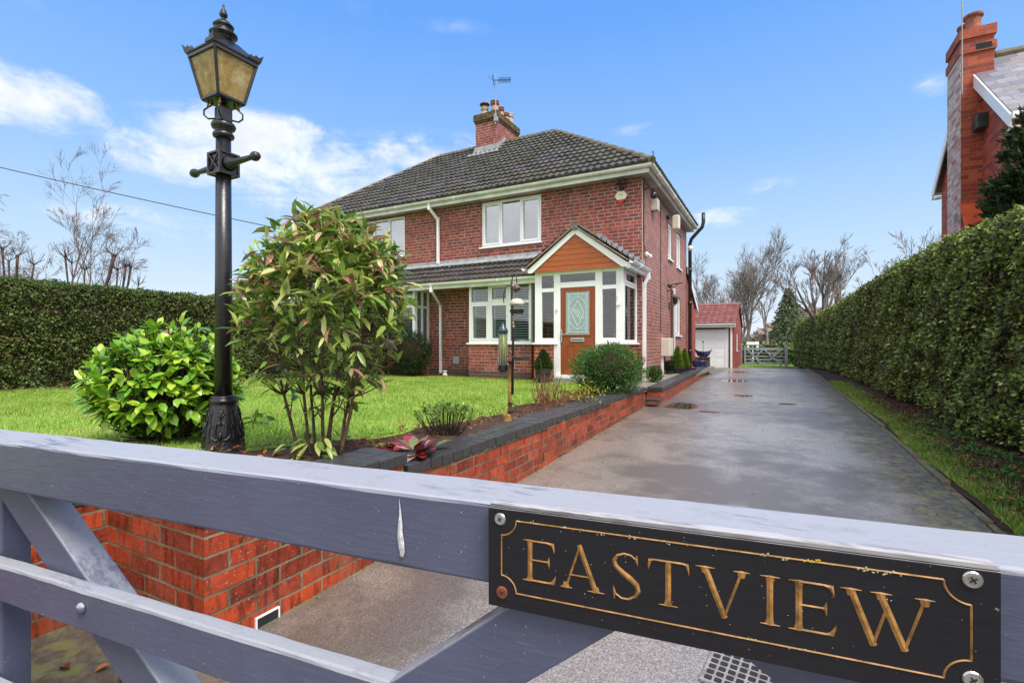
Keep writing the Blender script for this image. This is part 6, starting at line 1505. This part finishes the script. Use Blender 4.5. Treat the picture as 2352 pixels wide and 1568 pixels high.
b = MB(); b.lathe([(.038, fzp(853)), (.045, fzp(850)), (.045, fzp(838)), (.036, fzp(836))], (fxx, fyy, 0), 16); b.tube([(fxx-.06, fyy, fzp(846)), (fxx+.06, fyy, fzp(846))], .006, 6); b.build('base', M['black'], fd)
b = MB()
for q in range(12): a = q*PI/6; b.tube([(fxx+.042*math.cos(a), fyy+.042*math.sin(a), fzp(838)), (fxx+.042*math.cos(a), fyy+.042*math.sin(a), fzp(764))], .0018, 4)
b.build('cage', M['galv'], fd)
df = thing('dome_feeder', (PXx+.085, PYy-.02, fzp(720)), 'hanging seed tray with pale translucent dome on the feeding pole', 'bird feeder')
b = MB(); b.lathe([(.066, fzp(702)), (.068, fzp(698)), (.060, fzp(692)), (.04, fzp(688)), (.005, fzp(686))], (PXx+.085, PYy-.02, 0), 18); b.build('dome', plain('pale_dome', (.55, .53, .42), .3), df, smooth=True)
b = MB(); b.lathe([(.055, fzp(721)), (.064, fzp(718)), (.066, fzp(712)), (.060, fzp(712)), (.055, fzp(717))], (PXx+.085, PYy-.02, 0), 18); b.build('tray', M['black'], df)
b = MB(); b.tube([(PXx+.085, PYy-.02, fzp(720)), (PXx+.085, PYy-.02, fzp(688))], .003, 5); b.build('rod', M['steel'], df)
be = thing('bell_feeder', (PXx+.085, PYy-.02, fzp(670)), 'rusty half-coconut bell hanging from the top hook of the feeding pole', 'ornament')
b = MB(); cB = Vector((PXx+.085, PYy-.025, fzp(664)))
i0 = len(b.v); b.lathe([(.034, -.02), (.036, 0), (.028, .022), (.012, .034), (.003, .037), (.010, .030), (.026, .018), (.032, 0), (.030, -.02)], (0, 0, 0), 16)
Rm = Matrix.Rotation(R(-28), 4, 'Y')
b.v = [tuple(Rm @ Vector(v)+cB) for v in b.v]; b.build('bell', plain('rusty_shell', (.14, .07, .045), .5), be, smooth=True)
b = MB(); b.tube([cB+Vector((-.01, 0, .035)), (PXx+.085, PYy-.02, fzp(652))], .003, 5); b.build('chain', M['steel'], be)
b = MB()
for k, z in enumerate((728, 735, 742, 750)): b.ell((PXx+.052+.004*(k % 2), PYy-.03, fzp(z)), (.011, .011, .014), 8, 6, .2)
b.ell((PXx+.045, PYy-.02, fzp(657)), (.014, .012, .01), 8, 6)
b.tube([(PXx+.05, PYy-.02, fzp(660)), (PXx+.045, PYy-.025, fzp(700)), (PXx+.052, PYy-.03, fzp(752))], .003, 5)
tag(b.build('shell_string', plain('string_of_shells', (.50, .34, .24), .5), smooth=True), 'string of small pinkish shells dangling below the seed tray', 'ornament')

# ------------------------------------------------------------------ bits and pieces
b = MB(); Xc, Yc = -2.36, 18.1; b.lathe([(.17, -.80), (.23, -.74), (.26, -.60), (.28, -.59), (.28, -.57), (.24, -.57), (.22, -.62)], (Xc, Yc, 0), 20)
bp = thing('blue_planter', (Xc, Yc, -.80), 'blue glazed round planter with thin shoots before the brick pier', 'planter'); b.build('pot', M['blue_glaze'], bp, smooth=True)
b = MB(); b.lathe([(.01, -.63), (.23, -.62)], (Xc, Yc, 0), 16); b.build('compost', M['soil'], bp)
b = MB()
for k in range(9): a = rnd.uniform(0, 6.28); b.tube([(Xc+.1*math.cos(a), Yc+.1*math.sin(a), -.62), (Xc+.2*math.cos(a), Yc+.2*math.sin(a), -.62+rnd.uniform(.2, .5))], [.005, .002], 4)
b.build('shoots', M['twig_tan'], bp)
b = MB(); Xc, Yc = -2.34, 18.83
prof = [(.10, 0), (.2, .05), (.27, .13), (.30, .2), (.29, .2), (.25, .13), (.1, .03)]
i0 = len(b.v); b.lathe(prof, (0, 0, 0), 20); b.v = [(Xc+x*1.0, Yc+y*.5, -.46+z+.10*(abs(x)/.3)**3*(z > .1)) for x, y, z in b.v]
bo = thing('boat_planter', (Xc, Yc, -.46), 'dark blue boat-shaped planter standing on the brick pier', 'planter'); b.build('bowl', M['blue_glaze'], bo, smooth=True)
b = MB(); b.tube([(Xc, Yc, -.35), (Xc, Yc, .06)], .008, 5); b.ell((Xc, Yc, .08), (.025, .025, .05), 8, 5); b.build('mast', M['black'], bo)
b = MB(); p = P(1022, 862, Y=10.75); b.lathe([(.09, 0), (.085, .02), (.055, .04), (.05, .12), (.065, .125), (.06, .14), (.02, .145)], (p.x, 10.75, zl(10.7)+.02), 14)
tag(b.build('white_pot', M['upvc_dirty'], smooth=True), 'small white upturned plastic pot on the soil below the downpipe', 'pot')
b = MB()
for k in range(9):
    y = 15.05-.0*k
b.lathe([(.10, 0), (.13, .07), (.13, .09), (.10, .09)], (-2.25, 15.5, -.795), 12); tag(b.build('plant_saucer', M['black']), 'low black dish on the paving behind the conifer tubs', 'dish')
# drain cover in the driveway
p0 = Vector((-.215, 2.03, zd(2)+.003)); dv = thing('drain_cover', tuple(p0), 'small square pale metal drain grid set into the driveway', 'drain cover')
b = MB(); W = .30; D_ = .22; zc = zd(1.9)+.004
rm = Matrix.Rotation(R(-6), 3, 'Z')
def dcp(x, y, z): v = rm @ Vector((x, y, 0)); return (p0.x+v.x, p0.y+v.y, zc+z)
b.hexa([dcp(x, y, z) for z in (0, .008) for x, y in ((0, -D_), (W, -D_), (W, 0), (0, 0))]); pl_ = b.build('plate', M['grey_metal'], dv)
b = MB()
for i in range(9):
    for j in range(6):
        x = .012+i*.032; y = -D_+.012+j*.035
        b.prism([dcp(x+a_, y+b_, .0085) for a_, b_ in ((.003, 0), (.021, 0), (.024, .004), (.024, .02), (.021, .024), (.003, .024), (0, .02), (0, .004))], (0, 0, .0015))
b.build('grid_hole', M['darkroom'], pl_)
# fallen leaves near the gate, each a thing of its own
def dead(x, y, z, L, ang, tint, label, g=None):
    o = leaves('fallen_leaf', [(x, y, z)], [(math.cos(ang), math.sin(ang), .05)], [(0, .1, 1)], [L], [.62], M['lf_dead'], None, T_OVAL, np.array([tint]), True, bend=1.6)
    tag(o, label, 'leaf', g or 'fallen leaves on the driveway')
for (px, py, L, tn, lab) in ((157, 1532, .055, .45, 'reddish brown fallen leaf on the mossy drive, nearest the wall'), (252, 1523, .045, .85, 'orange fallen leaf on the mossy ground under the gate'), (270, 1562, .035, .3, 'small dull red fallen leaf lowest under the gate'), (1143, 1317+0, .02, .95, 'tiny pale leaf on the asphalt by the brick wall')):
    p = P(px, py, Z=zd(1.3)+.012) if px != 1143 else P(706, 1330, Z=zd(1.6)+.01)
    dead(p.x, p.y, p.z, L, rnd.uniform(0, 6), tn, lab)
# leaf litter in the bed and along the verge
def litter(name, xy, n, L, mt, label, jit=.02, tmin=0, tmax=1, cat='leaves'):
    pos = np.array([xy() for _ in range(n)]); pos[:, 2] += rng.uniform(0, jit, n)
    o = leaves(name, pos, unit(n)*np.array([1, 1, .25]), unit(n)*.35+np.array([0, 0, 1]), rng.uniform(.6, 1.2, n)*L, .55, M[mt], None, T_RHOMB, rng.uniform(tmin, tmax, n), bend=2)
    tag(o, label, cat, kind='stuff')
def bedpt():
    Y = rnd.uniform(1.3, 8.5); X = rnd.uniform(bedw(Y)-.05, -2.2); return (X, Y, lz(X, Y)+.03)
litter('leaf_litter', bedpt, 1100, .04, 'lf_dead', 'wet dead leaves scattered on the flower bed soil')
def vpt():
    Y = rnd.uniform(2.5, 12); X = 1.3+abs(rnd.gauss(.35, .3)); return (min(X, 2.3), Y, zd(Y)+.05)
litter('verge_leaves', vpt, 2600, .045, 'lf_dead', 'brown and orange fallen leaves under the right-hand hedge')
def wpt():
    X = rnd.uniform(-9, -5.2); return (X, rnd.uniform(10.4, 11.1), zl(10.8)+.03)
litter('wall_foot_leaves', wpt, 420, .06, 'lf_dead', 'brown leaves gathered at the foot of the front wall')
def lpt():
    Y = rnd.uniform(2.2, 10); return (rnd.uniform(-9, bedw(Y)-.1), Y, zl(Y)+.03)
litter('lawn_leaves', lpt, 170, .045, 'lf_dead', 'few brown leaves lying scattered over the lawn', tmin=.1, tmax=.9)
def dpt():
    Y = rnd.uniform(1.8, 12); X = (1.1-abs(rnd.gauss(0, .16))) if rnd.random() < .75 else rnd.uniform(-1.8, 1.0); return (X, Y, zd(Y)+.008)
litter('drive_leaves', dpt, 110, .026, 'lf_dead', 'small dead leaves and grit strewn along the edge of the driveway', .004, .1, 1)
def hpt():
    Y = rnd.uniform(0, 10); return (rnd.uniform(-9.9, -9.4), Y, zl(Y)+.03)
litter('hedge_foot_leaves', hpt, 400, .06, 'lf_dead', 'brown leaves along the foot of the left hedge')
def chippt():
    return (rnd.uniform(-3.4, -2.9), rnd.uniform(.3, 1.1), -.655)
litter('slate_chippings', chippt, 500, .05, 'lead', 'purple-grey slate chippings behind the left wall coping', .03, cat='slate chippings')

# grass ----------------------------------------------------------------
def grass(name, fn, n, L, wd, label, tint=(.5, .24), up=1.2):
    xy = fn(n); n = len(xy); ax_ = rng.normal(size=(n, 3))*.45+np.array([0, 0, up])
    nn = np.cross(ax_, rng.normal(size=(n, 3)))
    tn = rng.normal(tint[0], tint[1], n)+.24*wave(xy[:, 0]*1.3, xy[:, 1]*1.6)+.20*wave(xy[:, 0]*4.3, xy[:, 1]*5)
    o = leaves(name, xy, ax_, nn, rng.uniform(.5, 1.25, n)*L, wd, M['lf_grass'], None, T_BLADE, tn); tag(o, label, 'grass', kind='stuff')
def f_lawn(y0, y1):
    def fn(n):
        X = rng.uniform(-9.9, -2.35, n); Y = rng.uniform(y0, y1, n)
        # keep only what the garden wall, bed and the view allow
        bw__ = np.array([bedw(y) for y in Y]); u = (CS*X+SN*Y)/(-SN*X+CS*Y); k = (X < bw__-.0) & (np.abs(u) < 1.3) & (~((Y < 1.2) & (X > -2.9)))
        X, Y = X[k], Y[k]; return np.stack([X, Y, -.68-.021*(np.maximum(Y, -2)-2)+.012*np.sin(X*2.1+Y)+.01*np.sin(Y*3.3-X)-.005], 1)
    return fn
grass('lawn_grass', f_lawn(1.1, 4.6), 75000, .040, .11, 'short bright green lawn grass nearest the lamp post')
grass('lawn_grass', f_lawn(4.6, 10.8), 95000, .045, .16, 'short bright green lawn grass in front of the house')
def f_verge(n):
    Y = rng.uniform(2.4, 16, n); X = 1.23+np.abs(rng.normal(0, .17, n))+.03*np.sin(Y*1.7); k = (wave(X*4, Y*2.2) > -.30-.35*(Y > 5)) | (rng.random(n) < .2); X, Y = X[k], Y[k]
    z = np.interp(Y, [a for a, c in ZD], [c for a, c in ZD])+.025; return np.stack([X, Y, z], 1)
grass('verge_grass', f_verge, 34000, .05, .16, 'strip of grass and weeds between the driveway edging and the tall hedge', (.5, .25), .8)
def f_weed(n):
    Y = rng.uniform(3, 9, n); X = rng.uniform(1.4, 2.0, n); k = wave(X*7+3, Y*3) > .05; X, Y = X[k], Y[k]; z = np.interp(Y, [a for a, c in ZD], [c for a, c in ZD])+.05; return np.stack([X, Y, z], 1)
xyw = f_weed(9000); o = leaves('ground_weeds', xyw, unit(len(xyw))+np.array([0, 0, .5]), unit(len(xyw))*.4+np.array([0, 0, 1]), rng.uniform(.02, .04, len(xyw)), .7, M['lf_bush'], None, T_RHOMB, rng.uniform(.4, .9, len(xyw))); tag(o, 'low green weeds on the soil beneath the tall hedge', 'weeds', kind='stuff')
def f_gate(n):
    X = rng.uniform(-2.6, 1.6, n); Y = rng.uniform(33.6, 37.5, n); return np.stack([X, Y, np.interp(Y, [a for a, c in ZD], [c for a, c in ZD])-.02], 1)
grass('far_grass', f_gate, 5000, .14, .25, 'grass strip at the foot of the far field gate', (.6, .2))
# small weeds at the wall foot
b = []
for k in range(120):
    y = rnd.uniform(1.5, 8); x = WX-.012*(y-1)+rnd.uniform(.0, .05); b.append((x, y, zd(y)+.005))
b = np.array(b); o = leaves('wall_foot_moss', b, unit(120)+np.array([0, 0, .6]), unit(120), .016, .7, M['lf_bush'], None, T_RHOMB, rng.uniform(.4, 1, 120)); tag(o, 'tiny green weeds in the joint between wall and asphalt', 'weeds', kind='stuff')

# ------------------------------------------------------------------ field gate and things beyond
fg = thing('field_gate', (-.75, 35, zd(35)), 'weathered grey timber five-bar gate at the far end of the driveway', 'gate')
FY = 35.0; fx0, fx1 = fx(1713, FY), fx(1800, FY); fz0, fz1 = zd(35)+.04, fz(1750, 802, FY)
for i, t in enumerate((0, .2, .38, .56, .76)):
    z = fz0+(fz1-fz0)*t; b = MB(); b.box(fx0, fx1, FY, FY+.05, z, z+(.09 if i < 4 else .08)); b.build('rail', M['galv'], fg)
b = MB(); b.box(fx0, fx1, FY-.02, FY+.07, fz1-.04, fz1+.11); b.build('top_rail', M['galv'], fg)
for (a, c) in (((.04, 1), (.47, 0)), ((.46, 1), (.06, 0)), ((.50, 1), (.97, 0)), ((.95, 1), (.62, .35))):
    b = MB(); b.bar((fx0+(fx1-fx0)*a[0], FY-.03, fz0+(fz1-fz0)*a[1]), (fx0+(fx1-fx0)*c[0], FY-.03, fz0+(fz1-fz0)*c[1]+.05), .05, .09); b.build('brace', M['galv'], fg)
b = MB(); b.box(fx0-.09, fx0+.0, FY-.03, FY+.08, fz0-.02, fz1+.22); b.build('stile', M['galv'], fg)
for (x, lab, zt2) in ((fx0-.3, 'short pale wooden post left of the far field gate', fz1+.32), (fx1+.14, 'square timber gate post at the hedge end of the far gate', fz1+.3)):
    b = MB(); b.box(x-.09, x+.09, FY-.1, FY+.1, zd(35)-.05, zt2-.06); b.prism([(x-.09, FY-.1, zt2-.06), (x+.09, FY-.1, zt2-.06), (x, FY-.1, zt2)], (0, .2, 0)); tag(b.build('gate_post', M['galv']), lab, 'post')
b = MB(); p = P(1729, 795, f=40)
b.box(p.x-.45, p.x+.45, p.y-.3, p.y+.3, p.z+.10, p.z+.34); b.box(p.x-.42, p.x-.25, p.y-.25, p.y+.25, p.z-.35, p.z+.10); b.box(p.x+.25, p.x+.42, p.y-.25, p.y+.25, p.z-.35, p.z+.10)
b.box(p.x-.05, p.x+.05, p.y-.05, p.y+.05, zd(42), p.z+.1)
tag(b.build('garden_table', M['upvc'], bevel=.04), 'white plastic garden table on a post behind the far gate', 'table')
def stuff_mass(name, box_, n, L, mt, label, prof=None):
    x0, x1, y0, y1, z0, z1 = box_; X = rng.uniform(x0, x1, n); Y = rng.uniform(y0, y1, n); top = z0+(z1-z0)*(prof(X) if prof is not None else 1)*(1+.08*wave(X*.7, Y)); V = rng.random(n)**.7
    Z = z0+(top-z0)*V; pos = np.stack([X, Y, Z], 1)
    o = leaves(name, pos, unit(n), unit(n)+np.array([0, -.4, .5]), rng.uniform(.6, 1.3, n)*L, .7, M[mt], None, T_RHOMB, np.clip(rng.normal(.5, .22, n)+.15*wave(X*1.1, Z*2), 0, 1)); tag(o, label, 'vegetation', kind='stuff'); return o
stuff_mass('far_hedge', (-7, 5, 47, 49, -1.8, .0-.05), 9000, .30, 'lf_hedge2', 'low dark green hedge behind the far gate')
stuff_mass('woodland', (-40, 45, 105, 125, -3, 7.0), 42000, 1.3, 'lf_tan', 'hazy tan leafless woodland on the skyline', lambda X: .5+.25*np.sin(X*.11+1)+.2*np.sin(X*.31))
# far evergreen
def far_evergreen():
    p = P(1812, 790, f=48); t = thing('far_conifer', (p.x, p.y, -1.9), 'broad hazy green conifer behind the far end of the tall hedge', 'tree')
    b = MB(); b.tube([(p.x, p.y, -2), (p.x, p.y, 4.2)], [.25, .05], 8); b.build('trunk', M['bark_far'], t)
    n = 9000; h = rng.random(n)**1.25; a = rng.uniform(0, 2*PI, n); k = rng.integers(0, 26, n); lob = .75+.35*np.sin(k*2.7+a*3+h*13)
    r = (1-h)**.8*2.6*lob*rng.uniform(.55, 1, n)+.12; pos = np.stack([p.x+np.cos(a)*r, p.y+np.sin(a)*r, -1.8+h*6.9+.25*np.sin(a*5)], 1)
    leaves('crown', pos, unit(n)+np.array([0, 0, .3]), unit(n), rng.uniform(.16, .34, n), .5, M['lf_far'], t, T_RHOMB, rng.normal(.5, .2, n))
far_evergreen()
# bare winter trees
def bare_tree(name, base, height, label, seed, spread=.28, mat='bark_far', trunk_r=None, multi=1, levels=5, droop=0.0, curl=.25, first=.25, twigr=.006, nb_=3, lean=(0, 0), group=None, wide=1.0, tall=.80, aims=None):
    rr = random.Random(seed); base = Vector(base); t = thing(name, tuple(base), label, 'tree', group)
    tr = MB(); tw = MB(); r0 = trunk_r or height*.018
    def grow(p, d, L, r, lv):
        n = 5 if lv < 3 else 4; pts = [p]; rs = [r]; q = p.copy(); dd = d.copy()
        for i in range(n):
            dd = (dd+Vector((rr.uniform(-1, 1), rr.uniform(-1, 1), rr.uniform(-1, 1)))*curl*.45+Vector((0, 0, (.10 if lv < 3 else -droop)))).normalized(); q = q+dd*L/n; pts.append(q.copy()); rs.append(max(twigr*.7, r*(1-.62*(i+1)/n)))
        (tr if lv < 2 else tw).tube(pts, rs, 7 if lv < 2 else 4 if lv < 4 else 3, caps=False)
        if lv >= levels: return
        kk = nb_+(1 if lv == 0 else 0)+(1 if lv >= 3 else 0)
        for j in range(kk):
            f_ = rr.uniform(first if lv == 0 else .25, 1.0); i = min(n-1, int(f_*n)); pp = pts[i].lerp(pts[i+1], f_*n-i); dirn = (pts[i+1]-pts[i]).normalized()
            o = Vector((rr.uniform(-1, 1), rr.uniform(-1, 1), rr.uniform(-.3, .6))); o = (o-dirn*o.dot(dirn)).normalized()
            grow(pp, (dirn*(1-spread)+o*spread*1.25*(wide if lv < 2 else 1)).normalized(), L*rr.uniform(.45, .72)*(1.15-.35*f_), max(twigr, rs[i]*.58), lv+1)
    for (ax_, ay_, fl) in (aims or ()):
        q = P(ax_, ay_, f=fl); d = q-base; grow(base, d.normalized(), d.length*.56, r0*.7, 0)
    for m in range(0 if aims else multi):
        a = rr.uniform(0, 6.28); d = Vector((math.cos(a)*.22*(multi > 1)*wide+lean[0], math.sin(a)*.22*(multi > 1)+lean[1], 1)).normalized()
        grow(base, d, height*tall*rr.uniform(.78, .85)*(1 if multi == 1 else rr.uniform(.75, 1)), r0*(1 if multi == 1 else .7), 0)
    tr.build('trunk', M[mat], t, smooth=True); tw.build('crown', M[mat], t, smooth=True); return t
gT = 'leafless trees beyond the garage'; gL = 'leafless trees beyond the left hedge'
def tree_at(px, ytop, f, zb, **kw):
    p = P(px, 790, f=f); h = (HY-ytop)/F*f-zb; return (p.x, p.y, zb), h
for (px, yt, f, sd_, lab, kw) in (
    (1640, 582, 46, 3, 'slender leafless tree rising above the left part of the garage roof', dict(multi=2, levels=4, nb_=4)),
    (1690, 590, 48, 14, 'dense leafless tree above the right end of the garage roof', dict(multi=2, levels=4, nb_=4, droop=.05)),
    (1712, 575, 44, 5, 'straight-trunked leafless tree just right of the garage', dict(multi=1, levels=4, nb_=6)),
    (1768, 640, 42, 8, 'smaller leafless tree standing behind the far field gate', dict(multi=1, levels=5, first=.35, wide=.8)),
    (1615, 600, 60, 21, 'faint leafless tree between house and garage roof', dict(multi=1, levels=5))):
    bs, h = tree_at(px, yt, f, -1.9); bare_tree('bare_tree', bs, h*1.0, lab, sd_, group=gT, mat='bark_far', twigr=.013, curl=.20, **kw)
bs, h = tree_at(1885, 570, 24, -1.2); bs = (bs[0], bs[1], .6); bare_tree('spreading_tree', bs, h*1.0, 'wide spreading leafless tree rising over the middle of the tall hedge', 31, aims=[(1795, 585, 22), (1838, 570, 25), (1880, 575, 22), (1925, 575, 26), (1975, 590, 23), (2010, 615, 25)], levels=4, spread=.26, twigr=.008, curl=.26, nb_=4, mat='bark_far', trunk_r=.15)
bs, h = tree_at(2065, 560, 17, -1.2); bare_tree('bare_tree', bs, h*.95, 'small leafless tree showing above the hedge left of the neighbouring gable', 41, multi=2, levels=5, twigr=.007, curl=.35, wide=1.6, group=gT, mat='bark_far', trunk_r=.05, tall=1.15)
for (px, yt, f, sd_, lab, kw) in (
    (132, 385, 26, 51, 'tallest leafless birch above the left hedge, its tip crossing the cable', dict(multi=1, levels=5, first=.3)),
    (235, 470, 26, 52, 'leafless birch at the right end of the group above the left hedge', dict(multi=2, levels=5, droop=.1)),
    (18, 450, 22, 53, 'drooping leafless birch cut off by the left picture edge', dict(multi=2, levels=5, droop=.22)),
    (75, 560, 30, 54, 'fainter low leafless tree between the two birches on the left', dict(multi=1, levels=5)),
    (195, 520, 30, 55, 'fine twiggy leafless tree right of the tallest birch', dict(multi=1, levels=5))):
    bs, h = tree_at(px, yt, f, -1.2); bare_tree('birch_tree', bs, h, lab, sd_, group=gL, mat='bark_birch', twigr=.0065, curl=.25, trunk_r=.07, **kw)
# pollarded stubs standing behind the left hedge
def pollard(px, f, tops, label):
    p = P(px, 790, f=f); base = Vector((p.x, p.y, -1.0)); t = thing('pollarded_tree', tuple(base), label, 'tree', 'pollarded trees behind the left hedge')
    b = MB(); b.tube([base, base+Vector((0, 0, 1.2))], [.12, .10], 9)
    for (tx, ty, r) in tops:
        q = P(tx, ty, f=f); r *= .42; s0 = base+Vector((0, 0, 1.15)); m = Vector(((s0.x+q.x)/2+(q.x-s0.x)*.35, (s0.y+q.y)/2, s0.z+(q.z-s0.z)*.30))
        b.tube(curve(s0, q, m-(s0+Vector(q))/2, 7), [r*1.15, r*1.1, r, r*.95, r*.9, r*.95, r*1.2], 8)
        k = MB(); k.ell(q, (r*1.5, r*1.5, r*1.0), 9, 6, .4)
        for _ in range(9): a = rnd.uniform(0, 6.28); k.tube([q, Vector(q)+Vector((math.cos(a)*.1, math.sin(a)*.1, .08)), Vector(q)+Vector((math.cos(a)*.22, math.sin(a)*.22, rnd.uniform(.1, .4)))], [.010, .007, .003], 4, caps=False)
        k.build('pollard_knuckle', M['bark_pollard'], t)
    b.build('trunk', M['bark_pollard'], t, smooth=True)
pollard(30, 13, ((5, 572, .06), (40, 588, .07), (78, 608, .045), (20, 600, .05)), 'pollarded tree with stubby limbs at the far left above the hedge')
pollard(182, 12.5, ((150, 590, .05), (262, 592-5, .09), (165, 605, .03), (195, 620, .04)), 'pollarded tree with a thick curved limb below the tallest birch')
pollard(255, 13.5, ((288, 612, .07), (270, 620, .05), (300, 614, .06), (318, 655, .03)), 'pollarded tree nearest the lamp post above the hedge')
# overhead cable
b = MB(); a = P(0, 393, f=14); c = P(772, 552, f=15.2); e_ = a+(a-c)*.6+Vector((0, 0, .3)); pts = []
full0 = Vector(e_); full1 = Vector(c)
for i in range(40):
    t = i/39; q = full0.lerp(full1, t); q.z -= .18*4*t*(1-t)*.5; pts.append(q)
b.tube(pts, .012, 5); tag(b.build('overhead_cable', M['cable'], smooth=True), 'thin black overhead cable sagging across the sky from the left', 'cable')
